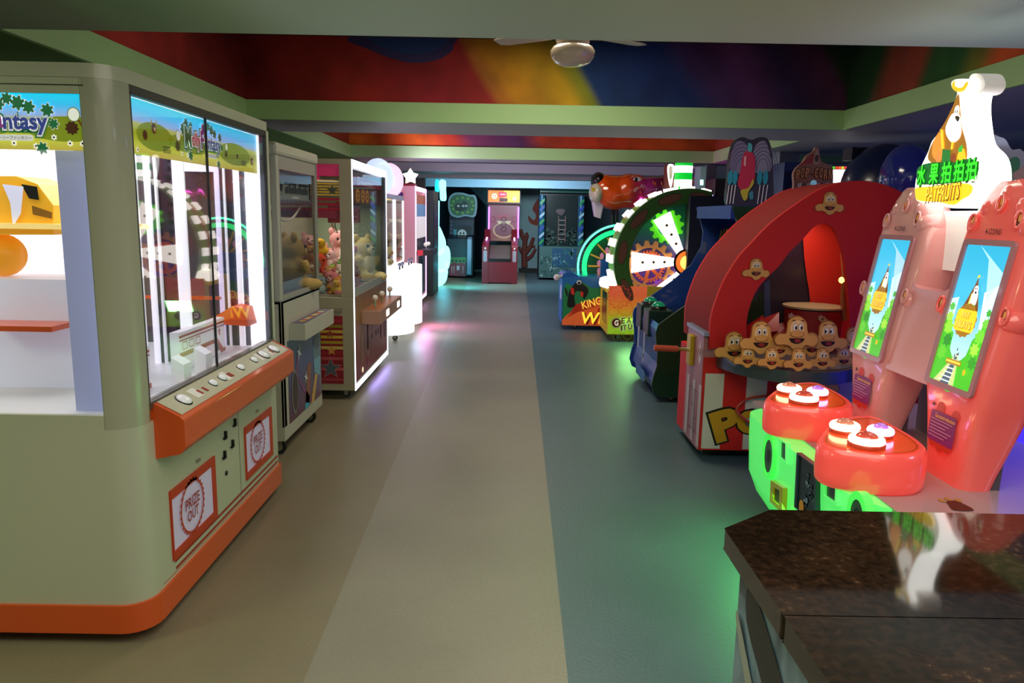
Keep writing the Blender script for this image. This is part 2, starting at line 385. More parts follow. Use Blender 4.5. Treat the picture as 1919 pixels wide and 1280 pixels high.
def tilt_mural(name, stops, x0, x1, z0, z1, tilt, y=None, x=None):
    """painted colour bands with soft curved edges; axis along the wall, leaning with height"""
    m = bpy.data.materials.new(name); m.use_nodes = True; nt = m.node_tree; b = nt.nodes['Principled BSDF']; N = nt.nodes.new; L = nt.links.new
    tc = N('ShaderNodeTexCoord'); sp = N('ShaderNodeSeparateXYZ'); L(tc.outputs['Object'], sp.inputs[0])
    ns = N('ShaderNodeTexNoise'); ns.inputs['Scale'].default_value = 0.9; ns.inputs['Detail'].default_value = 1; L(tc.outputs['Object'], ns.inputs['Vector'])
    a = N('ShaderNodeMath'); a.operation = 'MULTIPLY_ADD'; a.inputs[1].default_value = tilt; L(sp.outputs[2], a.inputs[0]); L(sp.outputs[0 if x is None else 1], a.inputs[2])
    c = N('ShaderNodeMath'); c.operation = 'MULTIPLY_ADD'; c.inputs[1].default_value = 0.3; L(ns.outputs[0], c.inputs[0]); L(a.outputs[0], c.inputs[2])
    off = tilt * (z0 + z1) / 2 + 0.15
    mr = N('ShaderNodeMapRange'); mr.inputs[1].default_value = x0 + off; mr.inputs[2].default_value = x1 + off; L(c.outputs[0], mr.inputs[0])
    cr = N('ShaderNodeValToRGB'); cr.color_ramp.interpolation = 'EASE'; L(mr.outputs[0], cr.inputs[0]); els = cr.color_ramp.elements
    while len(els) < len(stops): els.new(0.5)
    for e, (p, q) in zip(els, stops): e.position = p; e.color = srgb(q)
    wv = N('ShaderNodeTexNoise'); wv.inputs['Scale'].default_value = 3; L(tc.outputs['Object'], wv.inputs['Vector'])
    r2 = N('ShaderNodeMapRange'); r2.inputs[1].default_value = 0.35; r2.inputs[2].default_value = 0.65; r2.inputs[3].default_value = 1.2; r2.inputs[4].default_value = 1.9; L(wv.outputs[0], r2.inputs[0])
    vm = N('ShaderNodeVectorMath'); vm.operation = 'SCALE'; L(cr.outputs[0], vm.inputs[0]); L(r2.outputs[0], vm.inputs['Scale'])
    L(vm.outputs[0], b.inputs['Base Color']); b.inputs['Roughness'].default_value = 0.8
    return m
def xf(u, v, y): return YP(u, v, y).x
st = [(455, '#6c1410'), (640, '#8a2018'), (760, '#7c1820'), (845, '#801c1c'), (870, '#94581a'), (900, '#a06c10'), (1000, '#a07c10'), (1045, '#6c7018'), (1070, '#0c2c5c'), (1210, '#0c2458'), (1290, '#3c2250'), (1345, '#54285a'), (1420, '#30204c'), (1500, '#4c2448'), (1545, '#14301c'), (1585, '#123018')]
xa, xb = xf(455, 140, Y2), xf(1585, 140, Y2)
mm1 = tilt_mural('mural_first_recess', [(min(1, (xf(u + (45 if u > 700 else 0), 140, Y2) - xa) / (xb - xa)), c) for u, c in st], xa, xb, 2.5, 3.05, 0.6, y=Y2)
struct(MB().box((RX0, Y2 - 0.012, FT - 0.02), (RX1, Y2 - 0.002, 3.06), mm1).build('trim_mural_back_1'))
ml = tilt_mural('mural_left', [(0.0, '#4a3450'), (0.1, '#4c2c48'), (0.16, '#9c2c24'), (0.55, '#8c2018'), (0.8, '#681410'), (1, '#6c1410')], 3.6, Y2, 2.5, 3.05, -0.4, x=RX0)
sw = MB(); fsw = FY(Y2 - .0125)
sw.flat(fsw, spl(fsw.pxs([(650, 74), (690, 92), (730, 108), (775, 118), (820, 112), (846, 96), (850, 84), (850, 60), (700, 58)]), 4), M('#3c3468', .8), .002); sw.flat(fsw, spl(fsw.pxs([(690, 74), (720, 90), (765, 102), (805, 98), (832, 84), (838, 60), (700, 60)]), 4), M('#28447c', .8), .004)
struct(sw.build('trim_mural_swoosh'))
struct(MB().box((RX0 + 0.002, Y1, FT - 0.02), (RX0 + 0.012, Y2, 3.06), ml).build('trim_mural_left_1'))
mr_ = tilt_mural('mural_right', [(0.0, '#b8501c'), (0.3, '#b4481a'), (0.38, '#5c5c18'), (0.46, '#1c4c20'), (0.56, '#204c20'), (0.62, '#7c3018'), (0.74, '#702c18'), (0.84, '#143818'), (1, '#123018')], 3.6, Y2, 2.5, 3.05, 0.5, x=RX1)
struct(MB().box((RX1 - 0.012, Y1, FT - 0.02), (RX1 - 0.002, Y2, 3.06), mr_).build('trim_mural_right_1'))
st = [(655, '#c86a1c'), (720, '#b84818'), (765, '#c45a18'), (840, '#a03018'), (880, '#5c2844'), (960, '#4c2450'), (1020, '#8c2c14'), (1120, '#a42c10'), (1240, '#b44414'), (1345, '#a4441c')]
xa, xb = xf(655, 265, Y4), xf(1345, 265, Y4)
mm2 = tilt_mural('mural_second_recess', [((xf(u, 265, Y4) - xa) / (xb - xa), c) for u, c in st], xa, xb, 2.5, 2.9, 0.6)
struct(MB().box((RX0, Y4 - 0.012, FT - 0.02), (RX1, Y4 - 0.002, 3.06), mm2).build('trim_mural_back_2'))
struct(MB().box((RX0 + 0.002, Y3, FT - 0.02), (RX0 + 0.012, Y4, 3.06), M('#a03c1c', 0.8)).build('trim_mural_left_2'))
struct(MB().box((RX1 - 0.012, Y3, FT - 0.02), (RX1 - 0.002, Y4, 3.06), M('#a04020', 0.8)).build('trim_mural_right_2'))
struct(MB().box((RX0, Y6 - 0.012, FT - 0.02), (RX1, Y6 - 0.002, 3.06), M('#2c3468', 0.8)).build('trim_mural_back_3'))
# right bay: pillars and a hanging fascia
PIL = M('#a89ca4', 0.6)
pc = YP(1330, 340, 11.6)
struct(MB().box((pc.x - 0.07, 11.5, 0), (pc.x + 0.07, 11.7, ZS), PIL).build('wall_pillar_1'))
pc = YP(1458, 330, 9.2)
struct(MB().box((pc.x - 0.03, 9.1, 0), (pc.x + 0.2, 9.4, ZS), M('#9098a8', 0.6)).build('wall_pillar_2'))
a, b = YP(1476, 289, 9.6), YP(1620, 304, 9.6)
struct(MB().box((a.x, 9.6, b.z), (XR, 9.65, ZS), PAINT).build('trim_fascia_bay'))
# ---------------------------------------------------------------- ceiling fan
fc = YP(1073, 100, 4.9); FX0, FY0 = fc.x, 4.9
fan = thing('ceiling_fan', 'white ceiling fan with a round frosted lamp bowl in the painted recess', 'ceiling fan', (FX0, FY0, 3.06))
FW = M('#c8b8a4', 0.35, coat=0.4)
MB().lathe((FX0, FY0, 2.98), [(0.07, 0.08), (0.065, 0.03), (0.02, 0.0)], FW).build('canopy', fan)
MB().tube([(FX0, FY0, 2.99), (FX0, FY0, 2.68)], 0.013, FW).build('rod', fan)
MB().lathe((FX0, FY0, 2.585), [(0.05, 0.0), (0.1, 0.02), (0.11, 0.06), (0.07, 0.1), (0.02, 0.11)], FW).build('motor', fan)
zb = YP(1073, 125, 4.9).z
MB().lathe((FX0, FY0, zb), [(0.001, 0), (0.06, 0.004), (0.105, 0.02), (0.135, 0.055), (0.14, 0.09), (0.125, 0.115), (0.09, 0.13)], M('#d8c4ac', 0.12, coat=0.8, emit=0.03), 32).build('lamp_bowl', fan)
for k_ in range(3):
    an = radians(30 + 120 * k_); c_, s_ = cos(an), sin(an)
    pts = [(0.1, -0.03), (0.2, -0.055), (0.5, -0.065), (0.55, -0.045), (0.55, 0.045), (0.5, 0.065), (0.2, 0.055), (0.1, 0.03)]
    q = Fr((FX0, FY0, 2.665), (c_, s_, 0), (-s_, c_, 0.12))
    MB().ext(q, pts, 0, 0.008, FW).build('blade', fan)
# ================================================================ soft toys (prototypes, then copies)
def toy_proto(kind, col, col2=None):
    """unit toy about 0.24 m tall, sitting, facing -y; parts: body (one skin), ears, eyes, snout, belly"""
    t = thing('plush_' + kind, 'x', 'soft toy')
    m = M(col, 0.9, name='plush'); m2 = M(col2 or '#f0e0c8', 0.9, name='plush'); ek = M('#0a0808', 0.2)
    if kind in ('bear', 'pig', 'rabbit', 'cow'):
        blob('body', [((0, 0, .075), (.065, .058, .075)), ((0, -.005, .165), (.062, .055, .054)), ((-.06, -.03, .095), (.045, .022, .022), ('Y', .7)), ((.06, -.03, .095), (.045, .022, .022), ('Y', -.7)),
                      ((-.045, -.065, .025), (.028, .055, .025)), ((.045, -.065, .025), (.028, .055, .025))], m, .011, t)
        for s in (-1, 1):
            e = MB()
            if kind == 'rabbit': e.ball((s * .03, 0, .25), (.016, .01, .05), m, 10)
            elif kind == 'pig': e.ball((s * .042, -.01, .215), (.02, .008, .022), m, 10)
            else: e.ball((s * .045, 0, .212), (.022, .012, .022), m, 10)
            e.build('ear', t)
            MB().ball((s * .022, -.056, .175), .0075, ek, 8).build('eye', t)
        MB().ball((0, -.057, .155), (.026, .016, .02), m2, 12).ball((0, -.072, .16), (.008, .006, .006), ek, 8).build('snout', t)
        MB().ball((0, -.035, .08), (.045, .028, .052), m2, 12).build('belly', t)
    elif kind == 'octopus':
        blob('body', [((0, 0, .13), (.075, .07, .075)), ((0, 0, .06), (.06, .055, .045))] + [((.075 * cos(a), .075 * sin(a), .025), (.045, .02, .02), ('Z', a)) for a in [i * pi / 3 + .3 for i in range(6)]], m, .011, t)
        for s in (-1, 1): MB().ball((s * .028, -.066, .135), (.01, .006, .012), ek, 8).build('eye', t)
    elif kind == 'duck':
        blob('body', [((0, .01, .07), (.065, .08, .06)), ((0, -.02, .16), (.055, .052, .052)), ((-.06, .02, .08), (.02, .05, .03)), ((.06, .02, .08), (.02, .05, .03)), ((0, .09, .09), (.03, .03, .02))], m, .011, t)
        MB().ball((0, -.078, .152), (.026, .03, .01), M('#e07818', .8), 10).build('beak', t)
        for s in (-1, 1): MB().ball((s * .022, -.065, .178), .007, ek, 8).build('eye', t)
    elif kind == 'frog':
        blob('body', [((0, 0, .07), (.07, .06, .065)), ((0, -.01, .14), (.065, .055, .045)), ((-.03, -.01, .185), (.02, .02, .02)), ((.03, -.01, .185), (.02, .02, .02)), ((-.06, -.05, .025), (.03, .05, .022)), ((.06, -.05, .025), (.03, .05, .022))], m, .011, t)
        for s in (-1, 1): MB().ball((s * .03, -.026, .19), .009, ek, 8).build('eye', t)
        MB().ball((0, -.03, .08), (.048, .04, .05), m2, 12).build('belly', t)
    return t
PROTO = {}
def toy(kind, col, col2, loc, s, rz, rx=0.0, label='', group=None, ry=0.0):
    k = (kind, col, col2)
    if k not in PROTO: o = PROTO[k] = toy_proto(kind, col, col2)
    else: o = copy_tree(PROTO[k])
    o.location = loc; o.scale = (s, s, s); o.rotation_euler = (rx, ry, rz); tag(o, label, 'soft toy', group); return o
def coneclaw(name, label, x, y, ztop, z, col, cab='#202020', s=1.0):
    """hanging grab: cable, body, three prongs"""
    t = thing(name, label, 'crane claw', (x, y, z)); mc = M(col, .3, .6)
    MB().tube([(x, y, ztop), (x, y, z + .12 * s)], .006, BLACK, 6).build('cable', t)
    MB().lathe((x, y, z), [(.03 * s, 0), (.045 * s, .01), (.045 * s, .09 * s), (.02 * s, .12 * s)], mc, 16).build('claw_body', t)
    for k in range(3):
        a = k * 2 * pi / 3 + .4; c, q = cos(a), sin(a)
        MB().tube([(x + r * s * c, y + r * s * q, z + h * s) for r, h in ((.03, .01), (.085, -.03), (.09, -.08), (.03, -.14))], .008 * s, CHROME, 6).build('prong', t)
    MB().tube([(x + .03, y, ztop), (x + .09 * s, y - .02, z + .03), (x + .05 * s, y, z - .05), (x, y, z + .03)], .006, M(cab, .5), 6).build('power_cord', t)
    return t
def lamp_strip(mb, a, b, w_, m):
    mb.tube([a, b], w_, m, 4)
# ================================================================ wide white prize machine (left, nearest)
LITW = M('#f4f4ff', .4, emit=1.6, ecol='#eef0ff'); LITW3 = M('#ffffff', .4, emit=5, ecol='#f4f4ff')
ORG = M('#d8541c', .35, coat=.3); ORGD = M('#c03a14', .4); REDL = M('#a02818', .4)
def logo(mb, fr, cx, cy, L, d=.003):
    """leafy logo plate reading Molly Fantasy"""
    W_ = M('#f6f6f6', .4, emit=.35); G_ = M('#1f8a58', .4, emit=.15); P_ = M('#a03aa0', .4, emit=.25); B_ = M('#3c4cb0', .4, emit=.25); RD = M('#c83858', .4, emit=.25)
    h = L * .2
    for x, y, r in ((-.47, .07, .06), (-.4, .13, .05), (-.3, .12, .04), (-.33, -.16, .05), (.05, .12, .05), (.12, .16, .045), (.2, .13, .055), (.28, .1, .05), (.42, .08, .05), (.46, -.02, .04), (.36, -.2, .045), (-.42, -.09, .045)):
        mb.flat(fr, gear(cx + x * L, cy + y * L, r * L * 1.15, 7, .3, x * 9), W_, d); mb.flat(fr, gear(cx + x * L, cy + y * L, r * L, 7, .3, x * 9), G_, d + .001)
    for ch, x, y, w_, hh, m_ in (('M', -.38, .01, .15, .95, G_), ('olly', -.2, -.02, .2, .85, RD), ('F', -.045, .01, .08, .9, P_), ('a', .045, -.01, .075, .48, P_), ('ntasy', .25, -.03, .34, .75, B_)):
        for m2_, bo, ex, dd in ((G_, .13, .045, .0015), (W_, .075, .025, .0025), (m_, .03, .0, .0035)):
            mb.text(fr, ch, cx + x * L, cy + y * L, w_ * L + ex * L, h * hh + ex * L, m2_, d + dd, bold=bo)
    mb.flat(fr, ell(cx - L * .02, cy + L * .125, L * .05), W_, d + .003); mb.flat(fr, ell(cx - L * .02, cy + L * .125, L * .04), P_, d + .004)
    mb.flat(fr, rrect(cx + L * .0, cy - L * .15, cx + L * .3, cy - L * .105, .004, 2), W_, d + .003)
    mb.text(fr, 'モーリーファンタジー', cx + L * .15, cy - L * .128, L * .28, h * .14, M('#405048', .5), d + .005)
def critter(mb, fr, x, y, s, d=.003, lens=False, arms=False):
    br = M('#5c2c14', .5, emit=.12); cr = M('#f0c890', .5, emit=.2)
    mb.flat(fr, gear(x, y, s, 9, .18, .3), br, d); mb.flat(fr, ell(x + s * .2, y - s * .1, s * .45, s * .4, 14), cr if arms else br, d + .0006)
    if arms:
        for q in (-1, 1): mb.flat(fr, ell(x + q * s * .9, y + s * 1.1, s * .25, s * .5, 12), cr, d + .0004)
    if lens:
        mb.flat(fr, ell(x + s * .4, y + s * 1.9, s * .95, s * 1.05, 20), M('#90a870', .5, emit=.1), d); mb.flat(fr, ell(x + s * .4, y + s * 1.9, s * .82, s * .92, 20), M('#f4f8ec', .5, emit=.5), d + .0006)
        mb.flat(fr, [(x + s * .9, y + s * 1.1), (x + s * 1.1, y + s * 1.2), (x + s * 1.6, y + s * .3), (x + s * 1.4, y + s * .2)], M('#c04030', .5), d)
def banner(name, fr, a0, b0, a1, b1, parent, lc, L, crit, e=1.0):
    mb = MB(); sky = grad('banner_print', [(0, '#b0a040'), (.16, '#b8b840'), (.4, '#8c9c1c'), (.56, '#a8ac60'), (.62, '#8ca8e0'), (.8, '#38b8f0'), (1, '#08d0f8')], fr.O.z + b0, fr.O.z + b1, 2, emit=e)
    mb.box(fr.p(a0, b0, -.006), fr.p(a1, b1, 0), sky)
    hl = M('#8a9c20', .5, emit=.5 * e)
    for cx, w_, h_ in crit['hills']: mb.flat(fr, [(min(max(x, a0), a1), y) for x, y in ell(cx, b0 + (b1 - b0) * .38, w_, h_, 24)], hl, .0006)
    for (x, y, s, ln, ar) in crit['c']: critter(mb, fr, x, y, s, .002, ln, ar)
    for x, y in crit['f']:
        mb.flat(fr, star(x, y, .011, 6, .6), M('#f8f8f0', .5, emit=.6), .0012); mb.flat(fr, ell(x, y, .0035, n=8), M('#403008', .5), .0018)
    logo(mb, fr, lc[0], lc[1], L)
    for x, y in crit.get('t', []): [mb.flat(fr, [(x - .03 + .011 * k, y - .01), (x - .024 + .011 * k, y - .01), (x - .022 + .011 * k, y + .006), (x - .028 + .011 * k, y + .006)], M('#4c3c20', .5), .004) for k in range(6)]; mb.flat(fr, [(x - .032, y + .01), (x + .03, y + .01), (x + .03, y + .014), (x - .032, y + .014)], M('#4c3c20', .5), .004)
    return mb.build(name, parent, world=True) if not sky else _obj_axis(mb, name, parent, sky)
def _obj_axis(mb, name, parent, sky):
    o = mb.build(name, parent)     # ramps run in object space: shift the range to the part's own origin
    off = 0.0; p = parent
    while p is not None: off += p.location.z; p = p.parent
    for n in sky.node_tree.nodes:
        if n.type == 'MAP_RANGE': n.inputs[1].default_value -= off; n.inputs[2].default_value -= off
    return o
AX, AY0, AY1, AXL = -1.27, 2.47, 4.02, -2.78
m1 = thing('prize_machine', 'wide white prize machine with orange counter and skirt, its glass front lit white inside', 'arcade prize machine', (-2.0, 3.25, 0))
def foot(e=0.0, r=.1):
    o = []
    for cx, cy, s in ((AX + e - r, AY1 + e - .03, 0), (AXL - e + .02, AY1 + e - .02, 1), (AXL - e + .02, AY0 - e + .02, 2), (AX + e - r, AY0 - e + r, 3)):
        rr = r if s == 3 else .02 if s else .03
        cx = AX + e - rr if s in (0, 3) else cx
        for i in range(7):
            t = (s + i / 6) * pi / 2; o.append((cx + rr * cos(t), cy + rr * sin(t)))
    return o
ZUP = Fr((0, 0, 0), (1, 0, 0), (0, 1, 0))
mb = MB(); mb.ext(ZUP, foot(), .14, .8, WHITE, smooth=True)
f1 = FX(AX)
for a, b in ((3.416, 3.419),): mb.flat(f1, [(a, .17), (b, .17), (b, .62), (a, .62)], BLACK, .001)
for z in (.175, .205): mb.flat(f1, [(2.74 - z * .2, z), (3.98, z), (3.98, z + .012), (2.74 - z * .2, z + .012)], REDL, .001)
mb.flat(f1, [(2.60, .17), (3.98, .165), (3.98, .162), (2.6, .167)], ORGD, .001)
mb.build('base_cabinet', m1)
mb = MB(); mb.ext(ZUP, foot(.012, .11), .05, .155, ORG, smooth=True); mb.build('skirt', m1)
for i, (a0, a1, z0, z1) in enumerate(((2.68, 3.11, .222, .5), (3.485, 3.89, .25, .515))):
    mb = MB(); fr = f1
    o = [(a0, z0), (a1, z0), (a1, z1), (a0, z1)]; q = .035; n_ = [(a0 + q * .2, z0 + q), (a1 - q, z0 + q), (a1 - q, z1 - q), (a0 + q * .2, z1 - q)]
    mb.ring(fr, o, n_, -.0, .008, ORGD)
    mb.flat(fr, n_, M('#c8bcdc', .3, emit=.12), .003)
    cx, cz = (a0 + a1) / 2 - .03, (z0 + z1) / 2 + .01; rr = (z1 - z0) * .42
    mb.ring(fr, gear(cx, cz, rr, 28, .06), [(cx + (x - cx) * .86, cz + (y - cz) * .86) for x, y in gear(cx, cz, rr, 28, .0)], .008, .008, ORGD)
    mb.text(fr, 'PRIZE', cx, cz + .022, rr * 1.15, .044, REDL, .009, bold=.015); mb.text(fr, 'OUT', cx, cz - .03, rr * .9, .044, REDL, .009, bold=.015)
    door = mb.build('prize_door', m1); a_ = (2.93, 3.66)[i]; MB().box((AX, a_, z1 + .03), (AX + .01, a_ + .03, z1 + .038), ALU).build('door_handle', door)
mb = MB()
for a, z in ((3.24, .375),): mb.lathe((AX, a, z), [(.011, 0), (.011, .006), (.001, .006)], DARK, 12, 'x')
mb.build('key_lock', m1)
for a, z in ((3.22, .45), (3.32, .47), (3.24, .535), (3.36, .56)):
    MB().box((AX, a, z), (AX + .012, a + .01, z + .035), BLACK).box((AX, a - .015, z), (AX + .012, a + .01, z + .008), BLACK).build('latch', m1)
# counter with buttons
mb = MB(); fr = Fr((0, 2.5, 0), (1, 0, 0), (0, 0, 1))
prof = [(AX - .04, .8), (AX - .04, .862), (AX + .005, .862), (AX + .095, .815), (AX + .11, .80), (AX + .11, .70), (AX + .09, .675), (AX, .655)]
mb.ext(Fr((0, 3.97, 0), (1, 0, 0), (0, 0, 1)), prof, 0, 1.37, ORG)
ct = Fr((AX + .005, 2.52, .862), (0, 1, 0), Vector((-.09, 0, .047)))
mb.flat(ct, [(.1, -.1), (1.42, -.1), (1.42, 0), (.1, 0)], M('#c8c4a8', .3, coat=.3), .002)
for k_ in range(7): mb.flat(Fr((AX + .11, 0, .7), (0, 1, 0)), [(2.64 + .09 * k_, .012 + .012 * k_), (2.5 + .09 * k_ + .75, .012 + .012 * k_), (2.5 + .09 * k_ + .78, .015 + .012 * k_), (2.64 + .09 * k_, .015 + .012 * k_)], M('#e8763c', .3), .001)
for a, w_ in ((.3, .12), (.62, .1), (1.06, .08), (1.2, .12)): mb.flat(ct, [(a, -.075), (a + w_ * .5, -.075), (a + w_ * .5, -.02), (a, -.02)], M('#eceae0', .4), .003)
for a in (.35, .4, .66, .68, 1.1, 1.24): mb.flat(ct, [(a, -.07), (a + .018, -.07), (a + .018, -.04), (a, -.04)], REDL, .0035)
cnt = mb.build('counter', m1, bevel=.004)
for a in (.22, .5, .6, .82, 1.0, 1.14, 1.3):
    q = MB(); c = ct.p(a, -.05, .002); rot = Matrix.Rotation(radians(27), 3, 'Y'); r_ = .036 if a in (.22, 1.14, 1.3) else .022
    q.ball(c, (r_, r_, .006), BLACK, 14, rot); q.ball(c + ct.N * .003, (r_ * .85, r_ * .85, .014), M('#e8e8ec', .2, emit=.15), 14, rot); q.build('push_button', cnt)
# upper frame
mb = MB(); mb.ext(ZUP, foot(.0), 1.955, 2.0, WHITE, smooth=True); mb.flat(FY(AY0), [(-2.7, 1.93), (-1.36, 1.93), (-1.36, 1.933), (-2.7, 1.933)], BLACK, .002); mb.build('top_cap', m1)
post = [p for p in foot()[21:28]] + [(AX - .02, AY0 + .105), (AX - .105, AY0 + .02)]
post = [(-1.375, AY0), (-1.375, AY0 + .02)] + [(AX - .02, AY0 + .11), (AX, AY0 + .11)] + list(reversed(foot()[21:28]))
mb = MB(); mb.ext(ZUP, post, .8, 1.956, M('#a8a892', .35, coat=.2), smooth=True); mb.build('corner_post', m1)
mb = MB(); mb.box((AX - .03, 3.985, .8), (AX, AY1, 1.956), M('#c8c8b4', .3)); mb.build('corner_post', m1)
mb = MB(); mb.box((AXL, AY0, .8), (AXL + .08, AY0 + .03, 1.956), WHITE); mb.build('corner_post', m1)
mb = MB(); mb.box((AXL, AY1 - .08, .8), (AXL + .08, AY1, 1.956), WHITE); mb.build('corner_post', m1)
mb = MB(); mb.box((AX - .03, 2.58, 1.925), (AX - .002, 3.985, 1.956), DARK); mb.box((AX - .03, 2.58, .845), (AX + .003, 3.985, .872), M('#84807a', .3, .8))
mb.box((AX - .03, 3.955, .87), (AX - .002, 3.985, 1.93), M('#20242c', .3, .3)); mb.box((AX - .02, 2.58, .87), (AX - .002, 2.592, 1.93), DARK); mb.build('glass_frame', m1)
for a, b in ((2.592, 3.222), (3.228, 3.955)):
    mb = MB(); mb.box((AX - .012, a, .872), (AX - .007, b, 1.925), glass(refl=.13)); o = mb.build('front_glass', m1)
    e = MB(); e.box((AX - .014, b - .003, .872), (AX - .004, b + .003, 1.925), BLACK); e.build('edge_seal', m1)
banner('header_banner', FX(AX - .025), 2.6, 1.735, 3.94, 1.922, m1, (3.23, 1.83), .42, {'hills': [(2.8, .14, .05), (3.1, .2, .035), (3.6, .2, .05)],
       'c': [(2.605, 1.83, .02, False, False), (2.72, 1.805, .019, False, False), (2.79, 1.835, .02, False, True), (2.98, 1.79, .021, True, False), (3.48, 1.80, .016, True, False), (3.62, 1.8, .012, False, False), (3.82, 1.79, .02, False, True)],
       'f': [(2.66, 1.75), (3.02, 1.765), (3.07, 1.763), (3.1, 1.76)], 't': [(2.88, 1.765), (3.7, 1.77)]}, 1.0)
# side facing the entrance
mb = MB(); mb.box((-1.375, AY0, 1.905), (AXL, AY0 + .02, 1.956), WHITE); mb.build('side_frame', m1); MB().box((-1.375, AY0, .8), (AXL, AY0 + .02, .85), WHITE).build('side_frame', m1)
mb = MB(); mb.box((-1.376, AY0 + .004, .85), (AXL + .08, AY0 + .009, 1.73), glass(refl=.06)); mb.build('side_glass', m1)
banner('side_banner', FY(AY0 + .008), -2.65, 1.73, -1.376, 1.905, m1, (-1.66, 1.82), .42, {'hills': [(-1.42, .14, .04), (-1.9, .3, .04)], 'c': [(-1.41, 1.8, .022, True, False), (-2.0, 1.8, .02, True, False)], 'f': [(-1.38, 1.752), (-1.42, 1.752), (-1.47, 1.77), (-1.53, 1.742), (-1.6, 1.75)]}, .75)
# inside
mb = MB(); mb.box((AXL + .03, AY0 + .03, .8), (AX - .03, AY1 - .03, .842), M('#e4e4ea', .4)); mb.build('prize_bed', m1)
mb = MB(); mb.box((-2.3, 2.6, .842), (-2.27, 3.99, 1.93), M('#f0f0f4', .5, emit=.5)); mb.build('rear_panel', m1)
mb = MB(); mb.box((-1.52, 2.56, .842), (-1.376, 2.58, 1.735), M('#9ca2cc', .35, emit=.25)); mb.box((-1.379, 2.488, .85), (-1.372, 2.496, 1.73), LITW3); mb.build('light_column', m1)
def yx(u, y): return YP(u, 450, y).x
mb = MB(); WP = M('#e8e8f4', .4, emit=.35); BR_ = M('#1c1e2c', .35)
WPB = M('#f0f0fc', .4, emit=.7); BRP = M('#3c2038', .35); LAV = M('#d8d0f0', .4, emit=.5)
for u0, u1, y, mt in ((252, 262, 3.2, WP), (276, 286, 3.4, WPB), (286, 295, 3.42, BR_), (295, 299, 3.4, WP), (299, 328, 3.45, BRP), (329, 350, 3.4, WPB), (406, 415, 3.9, LAV), (415, 421, 3.91, BR_), (422, 426, 3.9, WP), (426, 441, 3.91, BR_), (441, 451, 3.9, WPB), (452, 462, 3.92, M('#484854', .3)), (463, 490, 3.9, LITW)):
    mb.box((yx(u0, y), y, .842), (yx(u1, y), y + .015, 1.93), mt)
for k in range(26): a_ = yx(319, 3.44); mb.box((a_, 3.435, .88 + k * .04), (a_ + .012, 3.45, .9 + k * .04), BLACK)
mb.box((yx(352, 3.9), 3.9, 1.74), (yx(406, 3.9), 3.91, 1.93), LAV)
mb.build('rail_posts', m1)
mb = MB(); mb.box((-2.25, 3.97, .842), (-1.34, 3.985, 1.95), M('#483c40', .12, .2)); mb.build('smoked_panel', m1)
mb = MB(); mb.box((-2.2, 2.6, 1.935), (-1.33, 3.95, 1.95), LITW); mb.build('light_panel', m1)
mb = MB(); mb.box((-1.315, 3.93, .87), (-1.3, 3.95, 1.9), LITW3); mb.box((-1.5, 3.93, .87), (-1.35, 3.955, 1.72), LITW); mb.build('light_column', m1)
WB = M('#e8e4f0', .4, emit=.2); BD = M('#b85038', .4)
for ya, yb, x, z0 in ((2.6, 2.93, -1.43, .842), (3.2, 3.72, -1.43, .85)):
    mb = MB(); mb.box((x - .04, ya, z0), (x, yb, z0 + .17), WB); fr = FX(x)
    mb.flat(fr, [(ya, z0 + .145), (yb, z0 + .145), (yb, z0 + .155), (ya, z0 + .155)], BD, .001); mb.flat(fr, [(ya, z0 + .13), (yb, z0 + .13), (yb, z0 + .136), (ya, z0 + .136)], BD, .001)
    mb.flat(fr, [(ya, z0 + .06), (yb - .12, z0 + .06), (yb - .06, z0 + .0), (yb, z0), (yb, z0 + .02), (yb - .03, z0 + .02), (yb - .1, z0 + .08), (ya, z0 + .08)], BD, .001)
    for q in range(3): mb.ring(fr, rrect(ya + .03 + .07 * q, z0 + .09, ya + .08 + .07 * q, z0 + .125, .003, 1), rrect(ya + .034 + .07 * q, z0 + .094, ya + .076 + .07 * q, z0 + .121, .002, 1), .001, .001, BD)
    a = yb - .07; mb.flat(fr, [(a, z0 + .125), (a - .02, z0 + .108), (a - .008, z0 + .108), (a - .008, z0 + .09), (a + .008, z0 + .09), (a + .008, z0 + .108), (a + .02, z0 + .108)], BD, .001)
    mb.flat(fr, rrect(yb - .13, z0 + .015, yb - .085, z0 + .055, .01), M('#505058', .3), .0015)
    mb.build('prize_board', m1)
for ya, x in ((2.98, -1.36), (3.2, -1.36)):
    MB().box((x, ya - .02, .842), (x + .05, ya + .05, .93), WB).ext(Fr((0, ya + .05, 0), (1, 0, 0)), [(x, .93), (x + .05, .93), (x, .96)], 0, .07, WB).build('post_block', m1)
MB().ext(Fr((0, 3.88, 0), (1, 0, 0)), [(-1.5, .98), (-1.32, .97), (-1.34, 1.06), (-1.4, 1.07), (-1.5, 1.01)], 0, .13, M('#e05a20', .35, emit=.15)).build('orange_chute', m1)
MB().box((-1.9, 3.6, 1.12), (-1.4, 3.62, 1.135), ORG).box((-2.0, 2.75, 1.09), (-1.7, 3.3, 1.11), ORG).build('orange_rail', m1)
